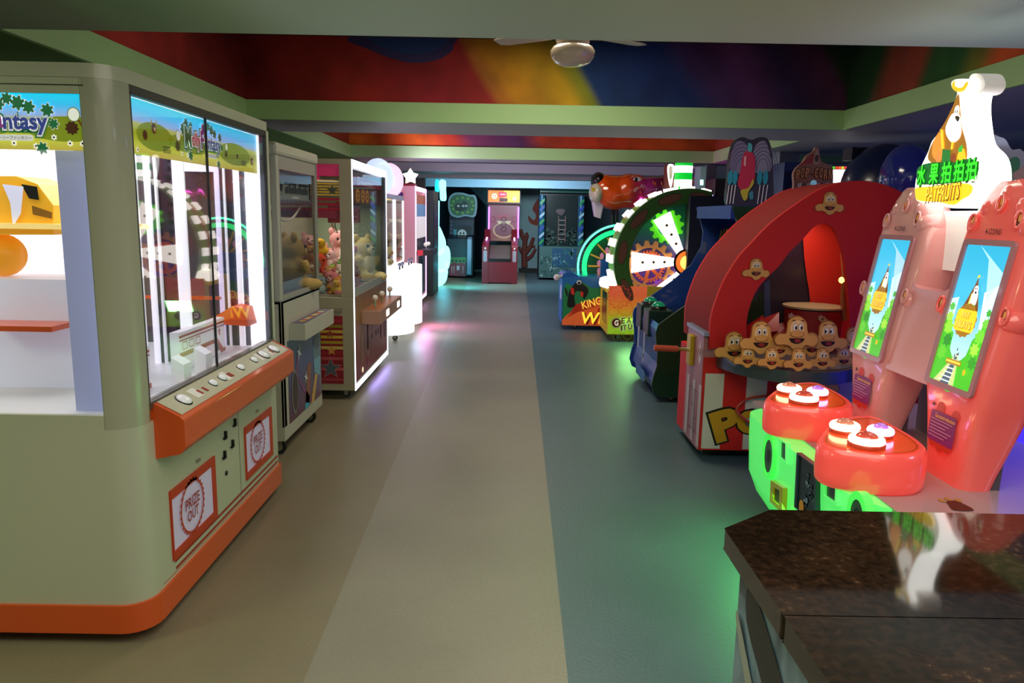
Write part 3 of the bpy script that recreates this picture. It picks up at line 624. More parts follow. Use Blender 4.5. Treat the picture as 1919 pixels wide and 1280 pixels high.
# yellow prizes behind the side window
pz = thing('toy_digger', 'yellow toy digger box standing behind the side window of the wide white machine', 'boxed toy', (-1.75, 3.0, 1.33))
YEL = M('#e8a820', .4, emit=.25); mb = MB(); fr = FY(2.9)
mb.ext(fr, fr.pxs([(-60, 440), (100, 440), (100, 385), (70, 345), (30, 330), (-60, 330)]), -.2, 0, YEL); mb.build('toy_body', pz)
mb = MB(); fr = FY(2.893); mb.flat(fr, fr.pxs([(40, 345), (70, 350), (74, 375), (55, 372)]), BLACK); mb.flat(fr, fr.pxs([(5, 345), (45, 350), (40, 400), (25, 425), (20, 380)]), M('#d8d8f0', .4, emit=.3), .003); mb.flat(fr, fr.pxs([(60, 385), (98, 398), (98, 410), (62, 402)]), M('#8c5c10', .4)); mb.build('toy_print', pz)
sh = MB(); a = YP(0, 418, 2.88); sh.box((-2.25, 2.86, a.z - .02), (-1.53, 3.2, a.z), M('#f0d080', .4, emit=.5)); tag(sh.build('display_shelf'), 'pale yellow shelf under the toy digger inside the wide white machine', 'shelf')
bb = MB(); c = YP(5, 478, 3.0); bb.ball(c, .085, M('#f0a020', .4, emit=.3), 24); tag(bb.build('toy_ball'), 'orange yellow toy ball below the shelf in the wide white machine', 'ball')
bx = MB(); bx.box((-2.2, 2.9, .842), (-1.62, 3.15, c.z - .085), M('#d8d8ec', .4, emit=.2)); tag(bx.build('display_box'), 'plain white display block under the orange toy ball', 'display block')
area('prize_machine_tube', (-1.75, 3.25, 1.92), .5, 6, (.93, .95, 1), (0, 0, 0), 1.2)
for y in (2.75, 3.8): caster(m1, -1.42, y, .06, .025)
for y in (2.75, 3.8): caster(m1, -2.6, y, .06, .025)
# ================================================================ slim crane machine with the big tan bear
BX, B0, B1 = -1.40, 4.56, 5.50; BXL = -2.15
GRAYW = M('#b8b4a4', .4, coat=.2)
m2 = thing('crane_machine', 'slim grey-white crane machine on casters with a large tan bear behind its glass', 'crane machine', (-1.78, 5.03, 0))
mb = MB(); mb.box((BXL, B0, .11), (BX, B1, .2), GRAYW); mb.box((BXL, B0, .2), (BX, B0 + .05, 1.0), GRAYW); mb.box((BX - .02, B0, .2), (BX, B1, 1.0), GRAYW); mb.box((BXL, B1 - .02, .2), (BX, B1, 1.0), GRAYW); mb.box((BXL, B0, .2), (BXL + .02, B1, 1.0), GRAYW)
mb.box((BXL, B0, .98), (BX, B1, 1.0), M('#8890a0', .4)); mb.build('base_cabinet', m2, bevel=.004)
mb = MB(); fr = FX(BX); x0, x1, z0, z1 = 4.66, 5.46, .2, .735
mb.box((BX, x0, z0), (BX + .004, x1, z1), grad('space_print', [(0, '#5c2848'), (.4, '#48406c'), (.7, '#3c5080'), (1, '#305878')], z0, z1, 2, rough=.3))
for pl, c in (([(4.8, .5), (4.9, .66), (4.93, .63), (4.84, .48), (5.2, .22), (5.12, .22)], '#7c3c70'), ([(5.15, .2), (5.3, .4), (5.36, .38), (5.25, .2)], '#c8a048'), ([(5.02, .25), (5.1, .5), (5.2, .5), (5.12, .22)], '#8c5038'), ([(5.0, .2), (5.06, .33), (5.14, .2)], '#30a0c0'), ([(5.25, .6), (5.44, .66), (5.44, .35), (5.28, .4)], '#68a0b8')):
    mb.flat(fr, pl, M(c, .4), .0055)
for a, z, r in ((4.9, .62, .05), (5.05, .42, .04)):
    mb.flat(fr, star(a, z, r * 1.2, 4, .3, .4), M('#d8dce8', .5), .0065)
for a in (5.32, 5.385): mb.ring(fr, ell(a, .62, .028, .05, 12), ell(a, .62, .016, .032, 12), .0065, .0065, BLACK)
mb.flat(fr, rrect(5.27, .5, 5.44, .67, .01), M('#587080', .4), .006)
mb.flat(fr, ell(4.78, .38, .075, .15, 24), M('#9c9ca0', .2, .9), .006); mb.flat(fr, ell(4.79, .38, .055, .125, 24), M('#2c2c34', .1, .6), .007)
o = mb.build('front_panel', m2)
mb = MB(); mb.box((BX, 4.72, .735), (BX + .1, 5.5, .84), GRAYW); fr = Fr((BX, 0, .84), (0, 1, 0), (-1, 0, 0)); mb.flat(fr, [(4.74, -.09), (5.48, -.09), (5.48, -.005), (4.74, -.005)], M('#504878', .3), .002)
for k_ in range(9): mb.flat(fr, rrect(4.82 + .06 * k_, -.07, 4.87 + .06 * k_, -.03, .01), M(('#d8b030', '#c03848', '#e0d8a0')[k_ % 3], .4), .003)
mb.build('control_box', m2)
mb = MB(); mb.box((BX - .04, B0, 1.0), (BX, B0 + .04, 1.88), GRAYW); mb.build('corner_post', m2, bevel=.006)
MB().box((BX - .03, B1 - .03, 1.0), (BX, B1, 1.88), ALU).build('corner_post', m2); MB().box((BXL, B0, 1.0), (BXL + .03, B0 + .03, 1.88), GRAYW).build('corner_post', m2); MB().box((BXL, B1 - .03, 1.0), (BXL + .03, B1, 1.88), GRAYW).build('corner_post', m2)
mb = MB(); mb.box((BXL - .01, B0 - .015, 1.88), (BX + .012, B1 + .01, 1.955), GRAYW); mb.build('top_cap', m2, bevel=.02)
mb = MB(); mb.box((BX - .02, B0 + .04, 1.0), (BX - .015, B1 - .03, 1.88), GL); mb.build('front_glass', m2); MB().box((BXL + .03, B0 + .015, 1.0), (BX - .04, B0 + .02, 1.88), GL).build('side_glass', m2); MB().box((BXL + .03, B1 - .02, 1.0), (BX - .03, B1 - .015, 1.88), GL).build('side_glass', m2)
MB().ring(FX(BX - .012), rrect(B0 + .04, 1.0, B1 - .03, 1.88, .001, 1), rrect(B0 + .07, 1.03, B1 - .045, 1.8, .001, 1), 0, .008, M('#98948c', .4)).build('glass_frame', m2)
mb = MB(); fr = FX(BX - .03); mb.box((BX - .04, 4.64, 1.6), (BX - .03, 5.44, 1.8), M('#8c90a0', .5)); mb.flat(fr, [(4.66, 1.62), (5.42, 1.62), (5.42, 1.74), (4.66, 1.74)], M('#9ca098', .5), .001)
[mb.flat(fr, rrect(4.82 + .042 * k, 1.66, 4.846 + .042 * k, 1.7 + .008 * (k % 3), .004, 2), BLACK, .003) for k in range(13)]; mb.flat(fr, rrect(4.8, 1.715, 5.08, 1.732, .006, 2), BLACK, .003); mb.flat(fr, rrect(5.12, 1.715, 5.36, 1.73, .006, 2), BLACK, .003); mb.flat(fr, rrect(5.38, 1.63, 5.42, 1.74, .01, 2), BLACK, .003)
mb.flat(fr, ell(5.05, 1.637, .09, .008, 12), M('#e8e8e8', .4), .003); mb.flat(fr, star(4.74, 1.7, .04, 5), BLACK, .003)
for k_ in range(16): mb.flat(fr, [(4.66 + k_ * .0475, 1.6), (4.68 + k_ * .0475, 1.6), (4.68 + k_ * .0475, 1.62), (4.66 + k_ * .0475, 1.62)], M('#9c3030' if k_ % 2 else '#303868', .5), .002)
mb.build('header_sign', m2)
mb = MB(); mb.box((BXL + .03, 4.62, 1.0), (BX - .06, 4.635, 1.04), GRAYW); mb.box((BX - .05, 4.6, 1.0), (BX - .045, 5.45, 1.1), M('#98a4b8', .4)); mb.box((BXL + .03, B1 - .05, 1.3), (BXL + .035, B1 - .02, 1.8), M('#c84030', .5)); mb.build('inner_guard', m2)
mb = MB(); mb.box((BXL + .03, B0 + .03, 1.84), (BX - .05, B1 - .03, 1.86), M('#485868', .5)); mb.build('crane_ceiling', m2)
mb = MB(); mb.box((BXL + .005, B0 + .03, 1.0), (BXL + .01, B1 - .03, 1.84), M('#b8ac8c', .5)); mb.build('rear_panel', m2)
for y in (B0 + .1, B1 - .1): caster(m2, BX - .07, y, .11, .045); caster(m2, BXL + .07, y, .11, .045)
mb = MB(); mb.tube(spl([(-1.5, 4.7, 1.6), (-1.5, 4.85, 1.52), (-1.5, 5.0, 1.49), (-1.5, 5.2, 1.5), (-1.5, 5.4, 1.57)], 5, False), .008, M('#e8e0d0', .5), 6); mb.build('crane_cable', m2)
mb = MB(); fr = FX(BX); 
mb.box((BX - .005, B1 - .012, 1.15), (BX + .012, B1, 1.19), CHROME); mb.build('door_lock', m2)
toy('bear', '#b89858', '#c8a868', (-1.545, 5.27, 1.0), 1.75, radians(130), 0, 'large tan bear seen from behind in the slim grey-white machine')
# ================================================================ white framed two seat crane machine
CX_, C0, C1 = -1.27, 6.08, 7.75; CXL = -2.02
m3 = thing('crane_machine', 'white crane machine with glowing white edges and a red starred lower side', 'crane machine', (-1.65, 6.9, 0))
EDGE = M('#e8f0ff', .4, emit=3.0, ecol='#e4ecff'); FRM = M('#a49c88', .4, coat=.2)
mb = MB(); mb.box((CXL, C0, .08), (CX_ - .002, C1, .86), FRM); mb.build('base_cabinet', m3, bevel=.004)
mb = MB(); mb.box((CXL, C0, 1.925), (CX_ - .002, C1, 1.965), FRM); mb.build('top_cap', m3)
MB().box((CX_ - .1, C0, .86), (CX_ - .002, C0 + .03, 1.925), FRM).build('corner_post', m3)
for x, y in ((CXL, C0), (CXL, C1 - .03)): MB().box((x, y, .86), (x + .05, y + .03, 1.925), FRM).build('corner_post', m3)
MB().box((CX_ - .05, C1 - .03, .86), (CX_ - .002, C1, 1.925), M('#707884', .3)).build('corner_post', m3)
mb = MB(); e = .022
mb.box((CX_ - .002, C0, .08), (CX_ + .003, C0 + e, 1.965), EDGE); mb.box((CX_ - .002, C1 - e, .08), (CX_ + .003, C1, 1.965), EDGE); mb.box((CX_ - .002, C0 + e, 1.9), (CX_ + .003, C1 - e, 1.965), EDGE); mb.box((CX_ - .002, C0 + e, .08), (CX_ + .003, C1 - e, .125), EDGE); mb.build('light_edging', m3)
mb = MB(); mb.box((CX_ - .02, C0 + .03, .86), (CX_ - .016, C1 - .03, 1.9), glass(refl=.07)); mb.build('front_glass', m3); MB().box((CXL + .05, C0 + .008, .86), (CX_ - .1, C0 + .012, 1.925), glass(refl=.05)).build('side_glass', m3)
mb = MB(); mb.box((CX_ - .012, C0 + .03, .86), (CX_, C1 - .03, .93), M('#a8aca8', .3, .3)); mb.box((CX_ - .012, C1 - .09, .93), (CX_, C1 - .03, 1.9), M('#6c7484', .3, .3)); mb.build('glass_frame', m3)
# red striped side, facing the entrance
PINK = M('#d03468', .5, emit=.25); YLW = M('#d8b048', .5, emit=.15); RED_ = M('#a01c34', .5, emit=.15)
mb = MB(); fr = FY(C0 + .02)
b0, b1 = -1.98, CX_ - .1
mb.flat(fr, [(b0, 1.83), (b1, 1.83), (b1, 1.925), (b0, 1.925)], PINK, 0)
mb.flat(fr, [(b0, 1.925), (-1.6, 1.925), (-1.52, 1.8), (b0, 1.8)], PINK, .002)
for k_ in range(6): z = 1.8 - k_ * .022; mb.flat(fr, [(b0, z - .012), (b1, z - .012), (b1, z), (b0, z)], YLW, 0)
for k_, z in enumerate((1.66, 1.62, 1.58)): mb.flat(fr, [(b0, z - .022), (b1, z - .022), (b1, z), (b0, z)], RED_, 0)
mb.flat(fr, [(b0, 1.5), (b1, 1.5), (b1, 1.56), (b0, 1.56)], M('#b04060', .5), 0)
for a, z, r, c in ((-1.43, 1.72, .045, '#606858'), (-1.58, 1.74, .03, '#c89838'), (-1.55, 1.72, .025, '#c89838')): mb.flat(fr, star(a, z, r), M(c, .5), .003)
mb.build('side_valance', m3)
mb = MB(); fr = FY(C0); x0, x1, z0, z1 = -1.98, CX_ - .095, .14, .71
mb.box((x0, C0 - .003, z0), (x1, C0, z1), M('#8c1c2c', .4))
cols = ['#a02434', '#8c7c28', '#c8a83c', '#c8a83c', '#a8902c', '#c8b060', '#9c2434', '#b04c54', '#801c2c', '#b8545c', '#8c1c30', '#a03848']
for k_, c in enumerate(cols): zt = z1 - .03 - k_ * .045; mb.flat(fr, [(x0, zt - .024), (x1, zt - .024), (x1, zt), (x0, zt)], M(c, .4), .004)
for a, z, r, c, o_ in ((-1.47, .27, .085, '#505c6c', '#c87070'), (-1.47, .56, .035, '#984030', '#c87838'), (-1.46, .42, .04, '#c88840', '#c88840'), (-1.62, .47, .04, '#a87828', '#a87828'), (-1.8, .3, .07, '#505c6c', '#c87070'), (-1.8, .56, .04, '#984030', '#984030')):
    mb.flat(fr, star(a, z, r * 1.15), M(o_, .4), .005); mb.flat(fr, star(a, z, r), M(c, .4), .006)
mb.build('starred_panel', m3)
MB().box((x0, C0 - .012, .745), (x1, C0, .775), M('#8c8474', .4)).build('side_rail', m3)
# front low panel
mb = MB(); fr = FX(CX_); a0, a1 = C0 + .06, C1 - .06
pg = grad('stage_print', [(0, '#84282c'), (.4, '#8c4444'), (.62, '#946050'), (.75, '#987850'), (1, '#7c5030')], .15, .86, 2, rough=.35)
mb.box((CX_ - .001, a0, .15), (CX_ + .003, a1, .86), pg)
for a in (6.62, 7.3):
    for dz, w_ in ((0, .012), (.05, .016)): mb.flat(fr, rrect(a, .28 + dz, a + .035, .58, .006), M('#b4a08c', .4), .004)
for k_, a in enumerate((6.85, 7.05, 7.18)):
    mb.flat(fr, star(a, .57, .1, 5, .35, .2 * k_), BLACK, .0045); mb.flat(fr, ell(a, .42, .03), M('#501c1c', .5), .0045)
mb.flat(fr, rrect(6.34, .25, 6.4, .62, .02), M('#8c7450', .4), .0045); mb.flat(fr, ell(6.38, .2, .025), M('#fff0c0', .3, emit=1), .006); mb.flat(fr, ell(6.62, .23, .02, .04), M('#c83c4c', .4), .006)
mb.flat(fr, rrect(7.5, .3, 7.64, .7, .02), M('#301820', .4), .0045)
mb.build('front_panel', m3)
mb = MB(); mb.box((CX_, 6.35, .6), (CX_ + .17, 7.6, .72), M('#b0846c', .35)); mb.flat(Fr((CX_, 0, .72), (0, 1, 0), (-1, 0, 0)), rrect(6.4, -.16, 7.55, -.02, .02), M('#c87840', .35), .002)
for a in (6.65, 7.3): mb.flat(FX(CX_ + .17), rrect(a, .63, a + .16, .69, .02), M('#fff8f0', .3, emit=2.5), .002)
cbx = mb.build('control_box', m3, bevel=.006)
for a in (6.55, 6.9, 7.35):
    t = MB(); t.tube([(CX_ + .09, a, .72), (CX_ + .09, a, .79)], .007, CHROME, 8); t.ball((CX_ + .09, a, .81), .027, M('#e8e0d8', .15, coat=.5), 14); t.build('joystick', cbx)
# header inside
mb = MB(); fr = FX(CX_ - .03); mb.box((CX_ - .04, C0 + .1, 1.62), (CX_ - .03, C1 - .1, 1.83), M('#7c4838', .5, emit=.08)); mb.flat(fr, [(6.2, 1.77), (7.6, 1.77), (7.6, 1.85), (6.2, 1.85)], M('#b82c50', .5, emit=.2), .001)
mb.text(fr, 'D', 6.5, 1.815, .1, .075, M('#f0d8d0', .5, emit=.2), .003, bold=.01); [mb.flat(fr, ell(6.62 + .08 * k, 1.8, .025, .02, 10), M('#f0d8d0', .5, emit=.2), .003) for k in range(7)]
for a in (6.45, 6.68, 6.88, 7.1, 7.3):
    mb.flat(fr, ell(a, 1.69, .085, .06, 18), M('#e09820' if a < 7 else '#a06838', .5, emit=.25), .002)
    for q in (-.03, .03): mb.flat(fr, ell(a + q, 1.705, .016, .014, 10), M('#601808', .5), .003)
    mb.flat(fr, ell(a, 1.672, .03, .012, 10), M('#601808', .5), .003)
mb.build('header_sign', m3)
MB().box((CXL + .02, C0 + .05, 1.62), (CXL + .03, C1 - .05, 1.9), M('#b83050', .5)).box((CX_ - .25, 6.3, 1.46), (CX_ - .07, 6.75, 1.62), M('#a84458', .5)).build('crane_carriage', m3)
MB().box((CXL + .03, C1 - .04, .86), (CX_ - .05, C1 - .03, 1.9), M('#94a890', .4)).box((CXL + .02, C0 + .05, .86), (CXL + .025, C1 - .05, 1.62), M('#a8a084', .5)).build('rear_panel', m3)
for y in (C0 + .12, C1 - .12): caster(m3, CX_ - .1, y, .08, .032); caster(m3, CXL + .1, y, .08, .032)
area('crane_machine_tube', (-1.65, 6.9, 1.6), .4, 6, (1, .92, .75), (0, 0, 0), 1.2)
area('slim_machine_tube', (-1.75, 5.1, 1.83), .3, 1.2, (1, .9, .7), (0, 0, 0), .5)
p = YP(634, 405, 6.5); coneclaw('crane_claw', 'brown and gold crane claw with white cord, hanging nearer the striped side', p.x, 6.5, 1.62, p.z, '#a06428', '#e0d8c8')
p = XP(684, 400, -1.5); coneclaw('crane_claw', 'black crane claw with black cord hanging behind the glowing front', p.x, p.y, 1.62, p.z, '#18181c', '#141414')
toys = [('pig', '#e0a0a0', '#e8b8b0', 640, 470, 6.9, 1.6, 'large pink pig on the left of the pile'), ('duck', '#e8b820', '#e8b820', 600, 465, 6.45, .8, 'yellow duck beside the pink pig'), ('octopus', '#d84828', None, 605, 492, 6.4, .85, 'red octopus under the yellow duck'),
        ('rabbit', '#f0c0c4', '#fff0f0', 622, 492, 6.45, .9, 'pale pink rabbit below the pig'), ('rabbit', '#f4ece4', '#f8f8f0', 640, 500, 6.5, .8, 'white rabbit near the middle of the pile'), ('frog', '#70b848', '#d8e8a0', 641, 485, 6.35, .5, 'small green frog on the white rabbit'),
        ('bear', '#c89058', '#f0d8b8', 620, 522, 6.32, .8, 'honey brown bear low in the pile'), ('bear', '#f0ece0', '#f8f4ec', 648, 520, 6.35, .75, 'cream bear against the side glass'), ('pig', '#e88890', '#f8c0c0', 634, 535, 6.28, .95, 'rose pink pig at the bottom right'),
        ('octopus', '#4894a8', None, 606, 556, 6.3, .8, 'teal octopus at the bottom left'), ('bear', '#e0a040', '#f0d090', 628, 563, 6.25, .7, 'orange bear on the floor of the pile'), ('frog', '#a8c850', '#e8f0c0', 618, 506, 6.34, .55, 'lime frog between the rabbits'),
        ('duck', '#f0d8a0', '#f0d8a0', 600, 530, 6.35, .8, 'pale cream duck by the teal octopus'), ('cow', '#d8603c', '#f0e0d0', 612, 542, 6.3, .75, 'brick red calf over the teal octopus'), ('rabbit', '#e8b0a0', '#f8e0d8', 645, 550, 6.3, .7, 'peach rabbit in the right corner'),
        ('pig', '#a87878', '#c89898', 575, 470, 6.9, 1.3, 'dusky pink pig seen through the slim machine'), ('bear', '#b08040', '#d8b080', 585, 478, 6.5, .7, 'dark honey bear beside the dusky pig'), ('octopus', '#c85838', None, 596, 520, 6.45, .8, 'orange red octopus behind the calf'),
        ('rabbit', '#f8f8f4', '#f8f8f4', 655, 535, 6.6, .8, 'snow white rabbit in the deep corner'), ('duck', '#e8c858', '#e8c858', 632, 575, 6.22, .6, 'butter yellow duck at the very bottom'), ('cow', '#88a0a8', '#c0d0d0', 600, 575, 6.24, .7, 'grey blue calf on the bed')]
zb_ = .865
for i, (kd, c1, c2, u, v, y, s, lb) in enumerate(toys):
    p = YP(u, v, y); z = max(zb_, p.z - .1 * s); rr = random.Random(i)
    toy(kd, c1, c2, (min(max(p.x, -1.9), -1.38), y, z), s, rr.uniform(-.6, .6), rr.uniform(-.3, .15), lb + ', in the red starred machine', 'soft toys in the red starred machine', rr.uniform(-.4, .4))
MB_ = MB(); MB_.box((CXL + .06, C0 + .06, .86), (CX_ - .05, C1 - .06, .875), M('#b0a890', .6)); MB_.build('prize_bed', m3)
for i, (kd, c1, c2, x, y, z, s, lb) in enumerate((('bear', '#d8b070', '#f0dcb0', -1.7, 6.35, .875, .9, 'sandy bear low on the left, seen through the slim machine'), ('rabbit', '#e8d8c8', '#fff8f0', -1.72, 6.6, .875, 1.0, 'oat coloured rabbit behind the sandy bear'), ('pig', '#d88c98', '#f0b8c0', -1.9, 6.4, .875, 1.0, 'mid pink pig in the left corner'),
        ('frog', '#5c9c58', '#c8d890', -1.88, 6.75, .875, 1.0, 'deep green frog in the left corner'), ('octopus', '#e8a050', None, -1.6, 6.8, .875, 1.0, 'apricot octopus behind the pile'), ('duck', '#e8d060', '#e8d060', -1.75, 6.95, .875, 1.2, 'pale yellow duck at the back'))):
    toy(kd, c1, c2, (x, y, z), s, .3 * i - .6, 0, lb + ', in the red starred machine', 'soft toys in the red starred machine')
p = XP(706, 500, -1.48)
toy('bear', '#e0d498', '#ece4b8', (-1.47, 7.48, .875), 2.0, radians(60), 0, 'large cream yellow bear standing behind the glowing glass front')
toy('bear', '#c8b888', '#e0d8b8', (-1.5, 6.6, .875), 1.0, radians(60), 0, 'small beige bear sitting behind the glass, left of the large one')
toy('pig', '#b07068', '#c89088', (-1.42, 6.85, .875), .8, radians(70), 0, 'small brick pink pig by the foot of the large cream bear')
# ================================================================ two glowing white capsule machines
def glow_machine(y0, col, lab, k, bodycol):
    t = thing('capsule_crane_machine', lab, 'crane machine', (-1.7, y0 + .4, 0)); E = M(col, .4, emit=1.8, ecol=col); E2 = M(bodycol, .4, emit=1.0, ecol=bodycol)
    mb = MB(); c = (-1.5, y0 + .38); pr = [(c[0] + .3 * cos(a), c[1] + .38 * sin(a)) for a in [pi / 2 - pi * i / 16 for i in range(17)]] + [(-1.95, y0), (-1.95, y0 + .76)]
    mb.ext(ZUP, pr, .07, .86, E2, smooth=True); mb.build('barrel_base', t, bevel=.03)
    mb = MB(); mb.box((-1.95, y0, .86), (-1.5, y0 + .76, .9), E2); mb.build('bed_rim', t)
    for x, y in ((-1.95, y0), (-1.52, y0), (-1.95, y0 + .74), (-1.52, y0 + .74)): MB().box((x, y, .9), (x + .025, y + .025, 1.72), E).build('lit_post', t)
    MB().box((-1.95, y0, 1.72), (-1.495, y0 + .765, 1.78), M('#a0a0c0', .4, emit=.3)).build('top_frame', t)
    MB().box((-1.505, y0 + .025, .9), (-1.5, y0 + .74, 1.72), GL).build('front_glass', t); MB().box((-1.93, y0 + .003, .9), (-1.52, y0 + .006, 1.72), glass(refl=.05)).build('side_glass', t)
    MB().box((-1.95, y0 + .03, .9), (-1.94, y0 + .74, 1.72), M('#b0b090', .5, emit=.2)).box((-1.94, y0 + .745, .9), (-1.52, y0 + .75, 1.72), M('#c8b8a0', .5, emit=.25)).build('rear_panel', t)
    mb = MB(); cy = y0 + .2; cz = 1.97; a = radians(-38); R = Matrix.Rotation(a, 4, 'Z')
    q = MB(); n = 30; r1, r2 = .135, .085
    c3 = '#d0e2ff' if k == 0 else '#ffd0ee'; E3 = M(c3, .35, emit=.95, ecol=c3)
    pts = [R @ Vector((0, r1 * cos(2 * pi * i / n), 1.04 * r1 * sin(2 * pi * i / n))) + Vector((-1.6, cy, cz)) for i in range(n)]
    q.tube(pts, r2, E3, 14, closed=True); q.build('ring_topper', t)
    MB().box((-1.68, cy - .04, 1.78), (-1.6, cy + .04, 1.85), E).build('topper_neck', t)
    for a_ in (.25, .5): MB().tube([(-1.36, y0 + a_, .86), (-1.36, y0 + a_, .9)], .01, DARK, 6).ball((-1.36, y0 + a_, .92), .025, M('#9090b0', .3), 10).build('joystick', t)
    for y in (y0 + .1, y0 + .66): caster(t, -1.4, y, .08, .032)
    return t
glow_machine(9.0, '#eef4ff', 'white glowing capsule crane machine with bluish ring topper, nearer of the two', 0, '#eaf4ff')
glow_machine(9.85, '#fff0fa', 'white glowing capsule crane machine with pinkish ring topper, farther of the two', 1, '#fff4fa')
for i, (c1, c2, x, y, z, s, lb) in enumerate((('#d8c89c', '#f0e8c8', -1.62, 9.15, .91, 1.9, 'cream bear under the bluish ring'), ('#b48c5c', '#d8c0a0', -1.6, 9.5, .91, 1.3, 'light brown bear beside the cream one'), ('#a86c6c', '#d8a0a0', -1.62, 10.05, .91, 1.4, 'dusty rose bear under the pinkish ring'), ('#b09878', '#d8c8b0', -1.62, 10.4, .91, 1.3, 'sand coloured bear under the pinkish ring'))):
    toy('bear', c1, c2, (x, y, z), s, radians(35), 0, lb + ' in a glowing machine', 'bears in the glowing machines')
area('capsule_glow', (-1.16, 10.3, .3), .3, 10, (1, .3, .8), (0, radians(-70), 0), .5)
area('capsule_glow', (-1.16, 9.45, .3), .3, 5, (.6, .75, 1), (0, radians(-70), 0), .5)
area('crane_edge_glow', (-1.262, 7.2, .1), .04, 2.5, (.35, .25, 1), (0, radians(-60), 0), 1.1)
# ================================================================ pink key machine, grey cabinet, cyan machine
PK = M('#e09cb0', .4, emit=.3); PKE = M('#f0c0f8', .4, emit=2.2)
t = thing('pink_prize_machine', 'tall pink prize machine with lilac lit edges behind the glowing capsules', 'arcade prize machine', (-1.8, 12.5, 0))
mb = MB(); mb.box((-2.15, 11.9, .1), (-1.5, 13.4, .95), PK); mb.box((-2.1, 11.95, 0), (-1.55, 13.35, .1), BLACK); mb.box((-2.15, 13.0, .95), (-1.5, 13.4, 1.95), PK); mb.box((-2.15, 11.9, 1.9), (-1.5, 13.4, 1.97), PK); mb.box((-1.66, 11.9, .95), (-1.5, 11.98, 1.9), PK); mb.build('cabinet', t)
mb = MB()
for y in (11.9, 13.37): mb.box((-1.5, y, .1), (-1.49, y + .04, 1.97), PKE)
mb.box((-1.5, 11.9, .1), (-1.49, 13.4, .15), PKE); mb.box((-1.5, 11.9, 1.9), (-1.49, 13.4, 1.97), PKE); mb.build('light_edging', t)
mb = MB(); mb.box((-1.505, 12.05, .95), (-1.495, 13.3, 1.85), M('#e0d8d8', .3, emit=.6)); mb.flat(FX(-1.495), [(12.05, 1.7), (13.3, 1.7), (13.3, 1.85), (12.05, 1.85)], M('#b86850', .4, emit=.2), .003); mb.flat(FX(-1.495), [(12.05, 1.5), (13.3, 1.5), (13.3, 1.7), (12.05, 1.7)], M('#70a0c8', .4, emit=.2), .003); mb.flat(FX(-1.495), [(12.05, .95), (13.3, .95), (13.3, 1.15), (12.05, 1.15)], M('#484850', .4), .003); mb.build('display_window', t)
mb = MB(); mb.box((-1.5, 12.3, .2), (-1.492, 13.2, .85), M('#585068', .4)); mb.box((-1.492, 12.7, .25), (-1.485, 12.8, .8), BLACK); mb.build('lower_panel', t)
mb = MB(); mb.box((-1.5, 12.1, .88), (-1.25, 12.9, .97), M('#282830', .3)); mb.flat(FY(12.1), [(-1.49, .88), (-1.4, .88), (-1.4, .97), (-1.49, .97)], M('#d03040', .3, emit=.4), .003); mb.build('control_box', t)
for y in (12.3, 12.7): MB().tube([(-1.38, y, .97), (-1.38, y, 1.03)], .012, CHROME, 6).ball((-1.38, y, 1.05), .035, M('#f0e8e0', .2, emit=.5), 10).build('joystick', t)
MB().lathe((-1.75, 12.0, .97), [(.05, 0), (.05, .4)], M('#d03020', .4, emit=.3), 14).lathe((-1.75, 12.0, 1.42), [(.05, 0), (.05, .45)], M('#4c2c80', .4, emit=.2), 14).build('prize_tubes', t)
mb = MB(); mb.box((-1.72, 12.2, 1.97), (-1.55, 12.5, 2.02), M('#a02020', .4)); mb.ext(Fr((0, 12.25, 0), (1, 0, 0)), star(-1.62, 2.13, .13, 5, .6), -.06, 0, M('#fff4e0', .4, emit=2.2)); mb.build('star_topper', t)
t = thing('slim_cabinet', 'slim dark grey-green game cabinet between the pink machine and the cyan glow', 'arcade cabinet', (-1.7, 14.6, 0))
mb = MB(); mb.box((-2.0, 14.2, .0), (-1.45, 15.2, 1.98), M('#3c4c4c', .4)); mb.box((-1.995, 14.19, 1.98), (-1.6, 14.3, 2.2), M('#28302c', .5)); mb.build('cabinet', t, bevel=.01)
mb = MB(); mb.box((-1.46, 14.3, .9), (-1.44, 15.1, 1.8), M('#28383c', .25)); mb.build('window_panel', t)
CY = M('#30e0f0', .4, emit=1.3, ecol='#18d0f0'); CYW = M('#90f0fa', .4, emit=2.3, ecol='#88f0fa')
t = thing('cyan_light_machine', 'bright cyan glowing machine shaped like a robot below a lit block sign', 'arcade machine', (-1.45, 16.1, 0))
fr = FY(16.1)
def cy(name, pts, d, m=CYW): MB().ext(fr, spl(fr.pxs(pts), 3), -d, 0, m, smooth=True).build(name, t, bevel=.02)
cy('sign_block', [(824, 338), (833, 338), (833.5, 355), (834, 374), (827, 376), (824.5, 372), (824, 358), (823, 348)], .3)
cy('sign_side', [(816, 338), (820, 338), (820, 358), (815, 358)], .3, CY)
MB().tube([fr.p(*fr.px(820, 376), -.1), fr.p(*fr.px(819, 440), -.1)], .035, CYW, 10).build('lit_tube', t)
cy('robot_head', [(817, 430), (821, 425), (828, 440), (833, 455), (831, 474), (818, 478), (816, 455)], .35)
cy('robot_torso', [(816, 480), (832, 462), (840, 470), (841, 490), (836, 508), (820, 510), (815, 498)], .4)
cy('robot_legs', [(818, 508), (836, 506), (834, 528), (826, 536), (817, 534)], .35)
area('cyan_glow', (-1.1, 15.9, .5), .5, 16, (.05, .8, 1), (radians(40), radians(-40), 0), .6)
area('cyan_glow', (-1.2, 16.05, 2.0), .3, 4, (.05, .8, 1), (radians(90), 0, 0))
